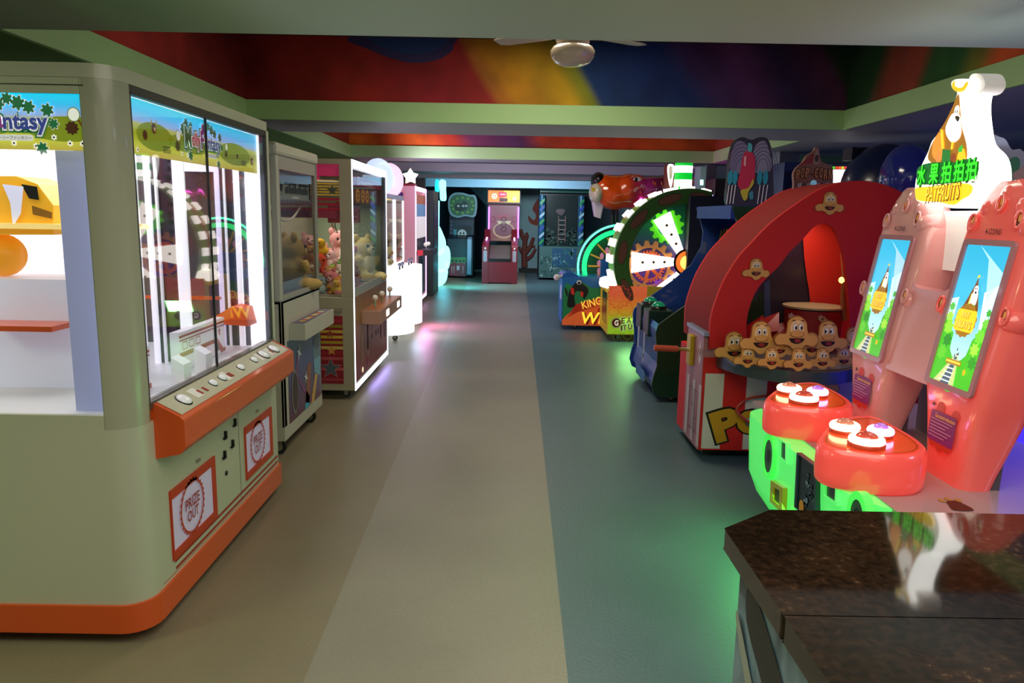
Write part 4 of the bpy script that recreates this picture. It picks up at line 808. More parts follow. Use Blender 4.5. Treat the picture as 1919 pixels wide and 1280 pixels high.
# ================================================================ far end: green sign game, alley roller, ice game
def facep(mb, fr, cx, cy, s, col, d=.002, e=.3, ec='#202020'):
    mb.flat(fr, ell(cx, cy, s, s * 1.05, 18), M('#201408', .5), d); mb.flat(fr, ell(cx, cy, s * .88, s * .92, 18), M(col, .5, emit=e), d + .001)
    for q in (-.3, .3): mb.flat(fr, ell(cx + q * s, cy + .2 * s, .15 * s, .24 * s, 10), M(ec, .5), d + .002)
    mb.flat(fr, ell(cx, cy - .35 * s, .4 * s, .2 * s, 12, a0=pi, a1=2 * pi), M(ec, .5), d + .002)
t = thing('fruit_game_cabinet', 'dark game cabinet with rounded green sign and red base at the far left end', 'arcade cabinet', (-1.15, 18.9, 0))
fr = FY(18.4)
def X_(u, y=18.4): return YP(u, 450, y).x
def Z_(v, y=18.4, u=870): return YP(u, v, y).z
mb = MB(); x0, x1 = X_(838), X_(886); mb.box((x0, 18.42, .06), (x1, 19.6, .75), M('#1c242c', .4)); mb.ext(Fr((x1, 0, 0), (0, 1, 0)), [(18.42, .75), (18.42, .95), (18.9, 1.05), (19.1, 1.85), (19.6, 1.85), (19.6, .75)], x0 - x1, 0, M('#141c28', .4)); mb.build('cabinet', t)
mb = MB(); f = FY(18.4); q = lambda pts: f.pxs(pts)
mb.flat(f, q([(842, 484), (873, 484), (873, 518), (842, 517)]), M('#7c2430', .4), .004); mb.flat(f, q([(838, 482), (874, 482), (874, 490), (870, 494), (864, 491), (858, 494), (852, 491), (846, 494), (840, 491)]), M('#487c38', .4), .006)
for u in (848, 855, 862, 869): mb.flat(f, ell(*f.px(u, 489), .03, .03, 10), M('#182818', .4), .008)
mb.flat(f, q([(856, 498), (861, 498), (861, 506), (856, 506)]), M('#b0b4c0', .4), .006)
for u in (846, 850, 867): mb.flat(f, q([(u, 499), (u + 1.5, 499), (u + 1, 513), (u + .5, 513)]), M('#c8a8a8', .4), .006)
mb.build('front_panel', t)
mb = MB(); mb.ext(Fr((X_(884), 0, 0), (0, 1, 0)), [(18.3, .1), (18.3, .95), (18.5, 1.0), (18.5, .1)], -.1, 0, M('#90a8c0', .4)); mb.build('side_wing', t)
f = FY(19.0)
mb = MB(); o = spl(f.pxs([(841, 372), (850, 362), (866, 361), (880, 365), (890, 366), (894, 378), (893, 398), (888, 407), (872, 405), (858, 408), (845, 403), (840, 390)]), 4); cx, cz = f.px(867, 385)
mb.ext(f, o, -.15, 0, M('#7c9ca4', .3)); mb.flat(f, [(cx + (a - cx) * .87, cz + (b - cz) * .85) for a, b in o], M('#2c5c38', .4, emit=.08), .004)
for k in range(12): a = k * pi / 6; mb.flat(f, ell(cx + .27 * cos(a), cz + .19 * sin(a), .035, .03, 10), M('#5c9438', .4, emit=.08), .007)
mb.flat(f, spl(f.pxs([(852, 388), (858, 380), (864, 382), (870, 376), (878, 384), (874, 392), (864, 396), (855, 394)]), 3), M('#10201c', .4), .009)
for u in (859, 868, 874): mb.flat(f, ell(*f.px(u, 386), .035, .03, 10), M('#a8b8b0', .4), .011)
mb.build('sign_board', t)
mb = MB(); f = FY(18.85); mb.flat(f, f.pxs([(843, 412), (888, 412), (884, 470), (842, 470)]), M('#1c2030', .3), .002); mb.flat(f, f.pxs([(852, 422), (884, 424), (882, 452), (853, 452)]), M('#101820', .2), .004)
cx, cz = f.px(866, 439); facep(mb, f, cx, cz, .13, '#b0b8b4', .006, .05); mb.flat(f, f.pxs([(850, 430), (856, 430), (855, 448), (850, 446)]), M('#387c88', .4, emit=.1), .006)
for k in range(7): a, b = f.px(846, 415 + 7 * k); mb.flat(f, ell(a, b, .025, n=8), M('#584868', .4), .006)
mb.flat(f, f.pxs([(852, 456), (872, 456), (870, 468), (850, 468)]), M('#585058', .4), .006); mb.build('play_field', t)
# alley roller
t = thing('alley_roller_game', 'dark red ball rolling alley game with lit orange marquee at the far end', 'arcade game', (-.2, 18, 0))
DR = M('#7c1c24', .35); DRD = M('#4c1218', .4)
fr = FY(17.0); xl, xr = YP(903, 520, 17).x, YP(969, 520, 17).x
mb = MB(); mb.box((xl + .13, 17.0, .02), (xr - .13, 19.4, .55), DR); mb.build('alley_body', t, bevel=.01)
for x in (xl, xr - .14):
    o = MB().ext(Fr((x + .14, 0, 0), (0, 1, 0)), [(16.98, 0), (16.98, .85), (17.3, .92), (18.4, 1.0), (18.6, 1.2), (19.4, 1.2), (19.4, 0)], -.14, 0, DR).build('side_rail', t, bevel=.015)
    MB().flat(FY(16.98), rrect(x + .03, .5, x + .11, .75, .02), M('#a08890', .4)).flat(FY(16.98), ell(x + .07, .8, .02, n=8), M('#e0d8d8', .3, emit=.5)).build('coin_plate', t)
    for k in range(4): MB().ball((x + .07, 17.75 + .14 * k, .97 + .01 * k), .022, M('#f0a0d0', .3, emit=3), 8).build('lamp', t)
mb = MB(); fr2 = Fr((0, 17.02, .56), (1, 0, 0), (0, 1.6, .28)); mb.flat(fr2, [(xl + .15, 0), (xr - .15, 0), (xr - .15, 1.5), (xl + .15, 1.5)], M('#584c48', .3), 0); mb.box((xl + .14, 16.995, .5), (xr - .14, 17.03, .57), BLACK); mb.build('ball_lane', t)
mb = MB(); f = FY(18.7); xa, xb = YP(915, 400, 18.7).x, YP(973, 400, 18.7).x; z = lambda v: YP(945, v, 18.7).z
mb.box((xa, 18.72, .9), (xb, 19.4, z(356)), DRD); mb.flat(f, [(xa, z(452)), (xb, z(452)), (xb, z(382)), (xa, z(382))], M('#8c5058', .4, emit=.12), -.01)
mb.flat(f, ell(*f.px(944, 432), .27, .2, 24), M('#c09878', .4, emit=.15), .0); mb.flat(f, ell(*f.px(944, 431), .23, .16, 24), M('#7c4c58', .4, emit=.1), .003)
mb.flat(f, f.pxs([(931, 414), (958, 414), (952, 425), (937, 425)]), M('#d0b898', .4, emit=.15), .002)
for v in (411, 421, 430): mb.ring(f, ell(*f.px(944, v), .075, .06, 16), ell(*f.px(944, v), .055, .042, 16), .006, .006, M('#501c28', .4))
for u in (924, 964): mb.ring(f, ell(*f.px(u, 411), .07, .08, 16), ell(*f.px(u, 411), .05, .055, 16), .004, .004, M('#902c48', .4))
for k in range(5): a = [(934 + 4 * k, 400), (936 + 4 * k, 408), (932 + 4 * k, 408)]; mb.flat(f, f.pxs(a), M('#b03c50', .4, emit=.15), .003)
mb.flat(f, ell(*f.px(944, 447), .33, .06, 20, a0=pi, a1=2 * pi), M('#a87060', .4), .004)
mb.build('target_board', t)
for x in (xa, xb - .04): MB().box((x, 18.62, z(446)), (x + .04, 18.66, z(388)), M('#b060f0', .3, emit=3)).build('light_bar', t)
mb = MB(); mb.box((xa - .02, 18.5, z(382)), (xb + .02, 19.0, z(354)), M('#301010', .4)); f = FY(18.5)
xa_, xb_ = xa, xb; z0, z1 = YP(945, 379, 18.5).z, YP(945, 357, 18.5).z
mb.flat(f, [(xa, z0), ((xa + xb) / 2, z0), ((xa + xb) / 2, z1), (xa, z1)], M('#e8742c', .4, emit=1.2), .003); mb.flat(f, [((xa + xb) / 2, z0), (xb, z0), (xb, z1), ((xa + xb) / 2, z1)], M('#f0b828', .4, emit=1.2), .003)
facep(mb, f, xa + .15, (z0 + z1) / 2, .08, '#fff0b0', .005, 1.0, '#d02010'); facep(mb, f, xb - .12, z0 + .09, .06, '#fff0b0', .005, 1.0, '#d02010')
cxm = (xa + xb) / 2 - .03; mb.flat(f, rrect(cxm - .1, (z0 + z1) / 2 - .02, cxm + .1, z1 - .04, .01), M('#c81840', .4, emit=.8), .005); mb.flat(f, rrect(cxm - .07, (z0 + z1) / 2 + .03, cxm + .07, (z0 + z1) / 2 + .06, .008), M('#f8a0b0', .4, emit=.8), .008); mb.flat(f, rrect(cxm - .08, z0 + .01, cxm + .12, (z0 + z1) / 2 - .04, .01), M('#601018', .4), .005)
mb.build('marquee', t)
# ice climber game
t = thing('ice_game_cabinet', 'tall unlit cabinet with blue and green striped columns and icy printed base', 'arcade cabinet', (1.3, 18.9, 0))
y = 18.3; f = FY(y); P2 = lambda u, v: f.px(u, v); x0, x1 = P2(1010, 500)[0], P2(1100, 500)[0]; zt = P2(1050, 353)[1]
mb = MB(); mb.box((x0, y + .3, .05), (x1, y + 1.2, zt), M('#101c20', .4)); mb.box((x0 - .02, y - .05, zt - .1), (x1, y + 1.2, zt), M('#1c5c54', .4)); mb.build('cabinet', t)
mb = MB(); mb.box((x0, y, .05), (x1, y + .3, P2(1050, 462)[1]), M('#48706c', .4)); r_ = random.Random(8)
for k in range(150):
    a, b = r_.uniform(x0 + .05, x1 - .05), r_.uniform(.1, P2(1050, 480)[1]); mb.flat(f, star(a, b, r_.uniform(.02, .06), 4, .35, r_.uniform(0, 2)), M(r_.choice(('#88b0a8', '#305c50', '#a0c0c0', '#284c58')), .4), .003)
a0, b0 = P2(1034, 500); a1, b1 = P2(1080, 466); mb.flat(f, [(a0, b0), (a1, b0), (a1, b1), (a0, b1)], M('#285878', .4), .006)
for k in range(40):
    a, b = r_.uniform(a0 + .04, a1 - .04), r_.uniform(b0 + .03, b1 - .03); mb.flat(f, star(a, b, r_.uniform(.02, .07), 3, .3, r_.uniform(0, 2)), M(r_.choice(('#4888a0', '#388c60', '#88b0c0')), .4), .008)
mb.build('icy_base', t)
for (ua, ub) in ((1010, 1022), (1084, 1096)):
    mb = MB(); a = P2(ua, 400)[0]; b = P2(ub, 400)[0]; c = (a + b) / 2; r = (b - a) / 2; z0, z1 = P2(1050, 462)[1], P2(1050, 366)[1]
    mb.lathe((c, y + .1, z0), [(r, 0), (r, z1 - z0)], M('#205878', .35), 18); ff = FY(y + .1 - r - .002)
    for k in range(7):
        zz = z0 + .02 + k * (z1 - z0 - .1) / 7; mb.flat(ff, [(a + .02, zz), (b - .02, zz + .1), (b - .02, zz + .17), (a + .02, zz + .07)], M(('#309c50', '#a8c8d8', '#2c4ca8')[k % 3], .35), .001)
    mb.build('striped_column', t)
mb = MB(); f3 = FY(y + .28); a0, a1 = P2(1024, 400)[0], P2(1083, 400)[0]; mb.flat(f3, [(a0, P2(0 + 1050, 462)[1]), (a1, P2(1050, 462)[1]), (a1, P2(1050, 366)[1]), (a0, P2(1050, 366)[1])], M('#182c2c', .25), 0)
for k in range(60):
    a, b = r_.uniform(a0, a1), r_.uniform(P2(1050, 460)[1], P2(1050, 425)[1]); mb.flat(f3, ell(a, b, r_.uniform(.02, .05), r_.uniform(.02, .04), 7), M(r_.choice(('#24403c', '#385c50', '#305048')), .5), .003)
cx = P2(1053, 400)[0]
for s in (-.07, .1): mb.box((cx + s, y + .25, P2(1050, 455)[1]), (cx + s + .02, y + .27, P2(1050, 405)[1]), M('#806058', .4))
for k in range(5): z_ = P2(1050, 450 - 9 * k)[1]; mb.box((cx - .05, y + .25, z_), (cx + .1, y + .27, z_ + .025), M('#8c7c80', .4))
mb.ext(f3, spl([(cx - .12, P2(1050, 398)[1]), (cx - .1, P2(1050, 392)[1]), (cx + .08, P2(1050, 392)[1]), (cx + .08, P2(1050, 398)[1]), (cx, P2(1050, 404)[1])], 3), 0, .04, M('#584850', .4))
mb.build('play_window', t)
# ================================================================ king wheel game
t = thing('wheel_game', 'blue wheel game with green lit rim and orange lettered front, beyond the gear wheel game', 'arcade wheel game', (1.1, 10.6, 0))
y = 10.2; f = FY(y); q = lambda pts: f.pxs(pts)
BLU = M('#1c6cb8', .35, coat=.2); x0 = f.px(1052, 600)[0]; x1 = 2.0
zt = f.px(1060, 528)[1]
mb = MB(); mb.ext(f, [(x0, .09), (x1, .09), (x1, .75), (f.px(1104, 531)[0], .72), (f.px(1096, 520)[0], f.px(1096, 518)[1]), (x0, f.px(1054, 519)[1])], -.7, 0, BLU); mb.ext(f, spl(q([(1053, 522), (1056, 514), (1066, 511), (1080, 514), (1086, 522)]), 4), -.6, -.03, M('#1858b0', .3, coat=.3)); mb.build('cabinet', t, bevel=.006)
mb = MB(); mb.flat(f, [(x0 + .01, .1), (1.9, .1), (1.9, .5), (x0 + .01, .45)], M('#1f6c3c', .4), .002)
GR = M('#20844c', .4, emit=.05); OR_ = M('#e0642c', .4, emit=.25); ORD = M('#b83018', .4, emit=.15); BK = M('#0c0808', .4); RD_ = M('#c02818', .4, emit=.15)
mb.flat(f, q([(1055, 548), (1060, 530), (1075, 536), (1090, 528), (1110, 540), (1130, 538), (1130, 600), (1054, 600)]), GR, .003)
mb.flat(f, q([(1053, 600), (1062, 590), (1080, 577), (1100, 568), (1115, 562), (1131, 558), (1131, 611), (1053, 609)]), OR_, .005)
for k in range(5): mb.flat(f, q([(1058 + 3 * k, 598 - 4 * k), (1080, 582 - 3 * k), (1118, 572 - 3 * k), (1118, 574 - 3 * k), (1082, 585 - 3 * k)]), ORD, .006)
# dark armoured figure: generic winged beetle warrior print
mb.flat(f, spl(q([(1063, 574), (1064, 560), (1067, 545), (1074, 535), (1082, 526), (1088, 524), (1092, 532), (1100, 538), (1103, 546), (1098, 556), (1094, 560), (1090, 548), (1080, 545), (1076, 556), (1078, 572), (1072, 576)]), 3), BK, .008)
for pts in ([(1070, 540), (1075, 540), (1076, 552), (1070, 550)], [(1088, 546), (1093, 548), (1092, 556), (1088, 554)]): mb.flat(f, spl(q(pts), 3), RD_, .01)
mb.flat(f, spl(q([(1058, 538), (1063, 545), (1064, 556), (1061, 552)]), 3), BK, .008); mb.ring(f, ell(*f.px(1085, 529), .035, .03, 14), ell(*f.px(1085, 530), .022, .018, 14), .01, .01, M('#d8e0e8', .4))
mb.build('front_art', t)
mb = MB(); a, b = f.px(1106, 568); mb.text(f, 'KING', a + .02, b, .28, .12, M('#c05018', .4, emit=.3), .012, bold=.03, rot=.28); mb.text(f, 'KING', a + .015, b + .006, .27, .11, M('#ffd048', .4, emit=.6), .016, bold=.01, rot=.28)
a, b = f.px(1110, 597); mb.text(f, 'WI', a, b, .3, .17, M('#802008', .4, emit=.2), .012, bold=.05); mb.text(f, 'WI', a - .005, b + .008, .29, .16, M('#ffd838', .4, emit=.9), .016, bold=.02, shear=.15); mb.flat(f, q([(1121, 578), (1127, 574), (1124, 586), (1119, 586)]), M('#a82010', .4, emit=.3), .01); mb.build('lettering', t)
p = f.px(1043, 519); mb = MB(); mb.tube([f.p(p[0], p[1], .05), f.p(p[0] + .12, p[1] + .02, -.1)], .02, M('#d8d8e0', .3), 8); mb.ball(f.p(p[0], p[1], .05), .045, M('#d8d0d0', .3), 10); mb.build('pull_lever', t)
mb = MB(); mb.flat(Fr((x0, 0, 0), (0, -1, 0)), [(-10.6, .4), (-10.3, .4), (-10.3, .6), (-10.6, .6)], M('#c0d0e8', .4), .002); mb.build('side_label', t)
yw = 10.75; fw = FY(yw); cw = fw.px(1160, 500); Rw = (fw.px(1160, 500)[0] - fw.px(1080, 500)[0])
GE = M('#18f078', .4, emit=1.6); PP = M('#d0b8e0', .4, emit=.5)
mb = MB(); mb.ring(fw, ell(*cw, Rw, n=48), ell(*cw, Rw * .93, n=48), -.1, .02, M('#0c4c38', .4)); mb.build('wheel_rim', t)
mb = MB()
for k in range(60):
    an = pi * .38 + k * pi * .8 / 60; a, b = cw[0] + Rw * .965 * cos(an), cw[1] + Rw * .965 * sin(an); mb.ball(fw.p(a, b, .025), .016, M('#50ffc0', .3, emit=4), 6)
mb.build('light_chain', t)
mb = MB(); mb.ring(fw, ell(*cw, Rw * .86, n=48), ell(*cw, Rw * .76, n=48), -.08, 0, GE); mb.ring(fw, ell(*cw, Rw * .90, n=48), ell(*cw, Rw * .885, n=48), -.02, .0, M('#202018', .3)); mb.build('lit_ring', t)
mb = MB(); mb.flat(fw, ell(*cw, Rw * .76, n=40), M('#10503c', .5, emit=.1), -.12)
for k in range(16):
    an = k * pi / 8; c_, s_ = cos(an), sin(an); L = lambda r, w_: (cw[0] + Rw * r * c_ - w_ * s_, cw[1] + Rw * r * s_ + w_ * c_)
    mb.flat(fw, [L(.2, .012), L(.72, .012), L(.72, -.012), L(.2, -.012)], M('#d09038', .4, emit=.4), -.06)
    mb.flat(fw, ell(*L(.45, .07), .03, .05, 8), M('#d080a0', .4, emit=.4), -.06)
mb.build('wheel_disc', t)
MB().box((1.3, 10.7, .7), (2.1, 11.0, .95), BLU).build('wheel_stand', t)
for x in (x0 + .2, 1.7): caster(t, x, 10.35, .09, .036)
# big animal head over the wheels
hd = thing('animal_head', 'big glossy orange and purple beaver-like head with black nose hanging above the wheel games', 'animal head figure', (1.9, 10.9, 1.3))
yh = 11.0; fh = FY(yh); S = lambda u, v, d=0: fh.p(*fh.px(u, v), d); px_ = 11.0 / 1400
hm = grad('head_paint', [(0, '#e8540c'), (.38, '#d84c14'), (.5, '#b02c4c'), (.62, '#a82880'), (.78, '#6c2048'), (1, '#4c1c30')], YP(1115, 360, yh).x, YP(1262, 360, yh).x, 0, rough=.18)
hm.node_tree.nodes['Principled BSDF'].inputs['Coat Weight'].default_value = .6
b = blob('head', [(S(1132, 356), (26 * px_, .26, 29 * px_)), (S(1150, 366), (36 * px_, .28, 27 * px_)), (S(1178, 358), (34 * px_, .3, 32 * px_)), (S(1150, 345), (42 * px_, .2, 16 * px_)), (S(1195, 348), (20 * px_, .28, 20 * px_)), (S(1222, 356), (36 * px_, .3, 26 * px_)), (S(1245, 350), (25 * px_, .3, 22 * px_))], hm, .03, None, 3)
b.parent = hd; b.location = -hd.location
NT = M('#0c0a0c', .3)
MB().ball(S(1121, 339), (14 * px_, .2, 16 * px_), NT, 20).build('nose', hd)
MB().ball(S(1117, 362, .03), (13.5 * px_, .26, 20 * px_), M('#c8c0a8', .3, coat=.5), 20).flat(fh, [S(1105, 353).xz[:], S(1112, 353).xz[:], S(1111, 360).xz[:], S(1105, 360).xz[:]], M('#c8b030', .4), .262).build('muzzle_pad', hd)
MB().loft([[S(u, v, .12) for u, v in ((1108, 372), (1130, 384))] + [S(u, v, -.1) for u, v in ((1130, 384), (1108, 372))], [S(u, v, .1) for u, v in ((1113, 406), (1125, 410))] + [S(u, v, -.05) for u, v in ((1125, 410), (1113, 406))]], M('#d8d0e0', .2, coat=.5), smooth=False).build('front_tooth', hd, bevel=.02)
eye = MB().ball(S(1190, 338, .2), (.07, .06, .045), M('#e0d8e8', .1), 14).ball(S(1187, 338, .245), (.03, .02, .03), M('#100808', .1), 10).build('eye', hd)
MB().tube([S(1178, 335, .22), S(1184, 331, .24), S(1194, 331, .24), S(1200, 338, .22)], .014, M('#b83c1c', .2, coat=.5), 8).build('eyelid', eye)
MB().ball(S(1131, 354, .25), (.04, .02, .02), M('#fff0e0', .2, emit=.6), 8).build('cheek_mark', hd)
mb = MB(); r_ = random.Random(3)
for k in range(46):
    u, v = r_.uniform(1184, 1240), r_.uniform(340, 390)
    if v < 350 - (u - 1184) * -.1 and u < 1210: continue
    a = S(u, v, .27); mb.loft([[a + Vector((-.012, 0, 0)), a + Vector((.012, 0, 0)), a + Vector((0, .03, 0))], [a + Vector((.02, -.02, -.07))] * 3], hm, False)
o = mb.build('fur_tufts', hd)
for xx in (1149, 1156): MB().tube([S(xx, 385), S(xx, 440, -.1)], .025, M('#18181c', .4), 8).build('neck_post', hd)
MB().box(S(1225, 380, -.2), S(1255, 480, -.4), M('#3c2028', .5)).build('mount_frame', hd)
area('head_glow', tuple(S(1235, 402, .1)), .25, 5, (1, .1, .75), (radians(150), 0, 0))
# ================================================================ gear wheel game
t = thing('wheel_game', 'big gear wheel game with brown spotted green ring and orange hub', 'arcade wheel game', (2.0, 9.7, 0))
y = 9.28; f = FY(y); q = lambda pts: f.pxs(pts); C = f.px(1287, 492); Ro = .9; GD = M('#3c6820', .4, emit=.06); GB = M('#70442c', .4, emit=.08)
def arc(rx, ry=None, n=40, a0=radians(72), a1=radians(245)): return ell(C[0], C[1], rx, ry or rx, n, a0, a1)
mb = MB(); po = arc(Ro); pi2 = arc(Ro * .79)
n = len(po)
mb.ext(f, po + pi2[::-1], -.12, 0, GD, M('#40701c', .4, emit=.1)); 
for an in (80, 108, 140, 172, 206, 236):
    a = radians(an); mb.flat(f, ell(C[0] + Ro * .895 * cos(a), C[1] + Ro * .895 * sin(a), .155, .058, 20, rot=a + pi / 2), M('#203010', .4), .003); mb.flat(f, ell(C[0] + Ro * .895 * cos(a), C[1] + Ro * .895 * sin(a), .148, .052, 20, rot=a + pi / 2), GB, .005)
mb.build('spotted_ring', t)
mb = MB(); mb.ext(f, arc(Ro * .99) + arc(Ro * .8)[::-1], -.62, -.12, M('#608c24', .4, emit=.15)); mb.build('ring_drum', t)
WL = M('#fff8f0', .4, emit=1.7); mb = None
for k in range(13):
    a = radians(75 + 13 * k)
    for dd in (-.2, -.5):
        u_ = Vector((cos(a), 0, sin(a))); c = Vector((C[0], y - dd, C[1])) + u_ * Ro; tt = Vector((-sin(a), 0, cos(a)))
        b_ = MB(); vs = [c + tt * s1 * .05 + Vector((0, s2 * .07, 0)) + u_ * h for h in (-.03, .03) for s1, s2 in ((-1, -1), (1, -1), (1, 1), (-1, 1))]
        b_.add(vs, [(0, 1, 2, 3), (4, 5, 6, 7), (0, 1, 5, 4), (1, 2, 6, 5), (2, 3, 7, 6), (3, 0, 4, 7)], WL); b_.build('rim_lamp', t)
for k, (ch, an) in enumerate((('G', 142), ('E', 155), ('A', 166), ('R', 176))):
    a = radians(an); u_ = Vector((cos(a), 0, sin(a))); c = Vector((C[0], y + .35, C[1])) + u_ * (Ro + .004); tt = Vector((sin(a), 0, -cos(a)))
    fr = Fr(c, (0, -1, 0), -tt if an < 180 else -tt); fr.N = u_; fr.V = Vector((sin(a), 0, -cos(a))) * -1 if False else Vector((-(-sin(a)), 0, -cos(a))) * (1 if cos(a) > 0 else -1) if False else fr.V
    b_ = MB(); b_.flat(fr, gear(0, 0, .085, 9, .2), M('#a86c18', .4, emit=.2), .004); b_.flat(fr, ell(0, 0, .06), M('#901c10', .4, emit=.2), .006); b_.text(fr, ch, 0, 0, .06, .08, M('#f8d8a0', .4, emit=.5), .01, bold=.03); b_.build('letter_badge', t)
mb = MB(); back = grad('wheel_back', [(0, '#7038c8'), (.35, '#5840a0'), (.6, '#403c70'), (.8, '#1c7848'), (1, '#10342c')], C[1] - .75, C[1] + .75, 2, emit=.25)
mb.flat(f, arc(Ro * .8, a0=radians(60), a1=radians(300)), back, -.1); mb.build('wheel_disc', t)
def gearmesh(name, cx, cz, r, col, e, d0, d1, hole, k=12, ring2=True):
    b_ = MB(); o = gear(cx, cz, r, k, .18); i_ = [(cx + hole * r * cos(atan2_(b - cz, a - cx)), cz + hole * r * sin(atan2_(b - cz, a - cx))) for a, b in o]
    b_.ring(f, o, i_, d0, d1, M(col, .4, emit=e))
    if ring2:
        for s in range(6):
            a = s * pi / 3 + .3; c_, s_ = cos(a), sin(a); b_.flat(f, [(cx - .02 * s_, cz + .02 * c_), (cx + hole * r * c_ - .02 * s_, cz + hole * r * s_ + .02 * c_), (cx + hole * r * c_ + .02 * s_, cz + hole * r * s_ - .02 * c_), (cx + .02 * s_, cz - .02 * c_)], M(col, .4, emit=e), d1)
    b_.build(name, t)
atan2_ = math.atan2
g = f.px(1218, 500); gearmesh('gear', g[0], g[1], .32, '#c8884c', .35, -.09, -.05, .72, 16); gearmesh('inner_gear', g[0], g[1], .2, '#e06838', .4, -.09, -.04, .78, 30)
g = f.px(1252, 425); gearmesh('gear', g[0], g[1], .21, '#58d820', .6, -.09, -.06, .55, 12, False)
g = f.px(1244, 545); gearmesh('gear', g[0], g[1], .16, '#9048d0', .4, -.09, -.05, .5, 12, False)
for (u0, v0, u1, v1, wa, wb_) in ((1184, 492, 1266, 491, .13, .045), (1241, 405, 1276, 474, .115, .045), (1226, 560, 1276, 512, .1, .04)):
    a = Vector((*f.px(u0, v0), 0)); b = Vector((*f.px(u1, v1), 0)); dr = (b - a).normalized(); nn = Vector((-dr.y, dr.x, 0)); b_ = MB()
    b_.ext(f, [tuple((a + nn * wa).xy), tuple((b + nn * wb_).xy), tuple((b - nn * wb_).xy), tuple((a - nn * wa).xy)], -.04, -.01, M('#fff4e8', .4, emit=2.2))
    for fr_ in (.25, .5, .75): c = a + (b - a) * fr_; b_.flat(f, ell(c.x, c.y, .018, n=10), M('#a08040', .4), -.006)
    b_.build('lit_paddle', t)
mb = MB(); mb.flat(f, ell(*C, .165, .17, 24), M('#301008', .4), .003); mb.ball(f.p(C[0], C[1], -.02), (.15, .06, .155), M('#f07828', .3, emit=.9), 24); mb.ball(f.p(C[0], C[1], .02), (.09, .05, .09), M('#ffd060', .3, emit=1.6), 20); mb.build('hub', t)
SP = M('#2c2c3c', .5); x = YP(1287, 500, y - .12).x
mb = MB(); mb.box((x, y - .12, .1), (x + .9, y + .4, 1.82), SP)
r_ = random.Random(1)
for k in range(60): mb.flat(FY(y - .12), ell(x + .02 + r_.random() * .85, .3 + r_.random() * 1.45, .008, n=6), M('#585870', .5), .002)
mb.build('side_panel', t)
mb = MB(); z1 = f.px(1160, 536)[1]; x0, x1 = f.px(1139, 600)[0], f.px(1210, 600)[0]
pr = grad('gear_print', [(0, '#98c428'), (.3, '#b8b820'), (.5, '#e08c28'), (.75, '#e86838'), (1, '#f07048')], .1, .75, 2, emit=.45)
mb.box((x0, y, .09), (x1 + .6, y + .85, z1), M('#c0a828', .4, emit=.1)); mb.flat(f, [(x0, .1), (x1, .1), (x1, z1), (x0, z1)], pr, .003)
G3 = M('#c8682c', .4, emit=.3); G4 = M('#688c1c', .4, emit=.25)
def og(cx, cz, r, m_):
    o = gear(cx, cz, r, 12, .16); mb.ring(f, o, [(cx + (a - cx) * .93, cz + (b - cz) * .93) for a, b in o], .006, .006, m_)
for u, v, r in ((1160, 556, .15),): og(*f.px(u, v), r, M('#d84838', .4, emit=.3)); og(*f.px(u, v), r * .5, M('#d84838', .4, emit=.3))
for u, v, r, m_ in ((1172, 578, .1, G3), (1150, 584, .06, G3), (1156, 629, .06, G4), (1176, 628, .06, G4)): og(*f.px(u, v), r, m_)
cx, cz = f.px(1155, 605); mb.flat(f, gear(cx, cz, .078, 14, .16), M('#a8c870', .4, emit=.2), .007); mb.flat(f, ell(cx, cz, .056), M('#8c2010', .4), .009); mb.text(f, 'G', cx, cz, .05, .07, M('#fff0e0', .4, emit=.4), .012, bold=.03)
for s_, u, v, w_, h_ in (('E', 1167.5, 601, .045, .07), ('A', 1178.5, 600, .055, .07), ('R', 1190, 599, .06, .085), ('I', 1164.5, 614.5, .018, .065), ('T', 1170.5, 613.5, .045, .065), ('U', 1180.5, 612, .05, .07), ('P', 1192, 609, .06, .085)):
    a, b = f.px(u, v); mb.text(f, s_, a, b, w_ + .022, h_ + .025, M('#c0d890', .4, emit=.25), .007, bold=.12); mb.text(f, s_, a, b, w_, h_, M('#8c1c14', .4), .011, bold=.02)
mb.flat(Fr((x0, 0, 0), (0, -1, 0)), [(-(y + .6), .2), (-(y + .15), .2), (-(y + .15), .6), (-(y + .6), .6)], M('#20202c', .3), .003); mb.build('front_cabinet', t, bevel=.004)
mb = MB(); c = YP(1144, 530, y + .15); mb.lathe((c.x + .06, y + .2, c.z - .05), [(.12, -.02), (.185, .0), (.2, .04), (.19, .1), (.15, .12)], M('#fff8e8', .4, emit=2.2), 28); mb.build('lit_platform', t)
for x in (x0 + .15, x0 + .8): caster(t, x, y + .12, .09, .036)
area('gear_glow', (x0 + .3, y - .01, .3), .3, 6, (.3, 1, .3), (radians(-60), 0, 0))
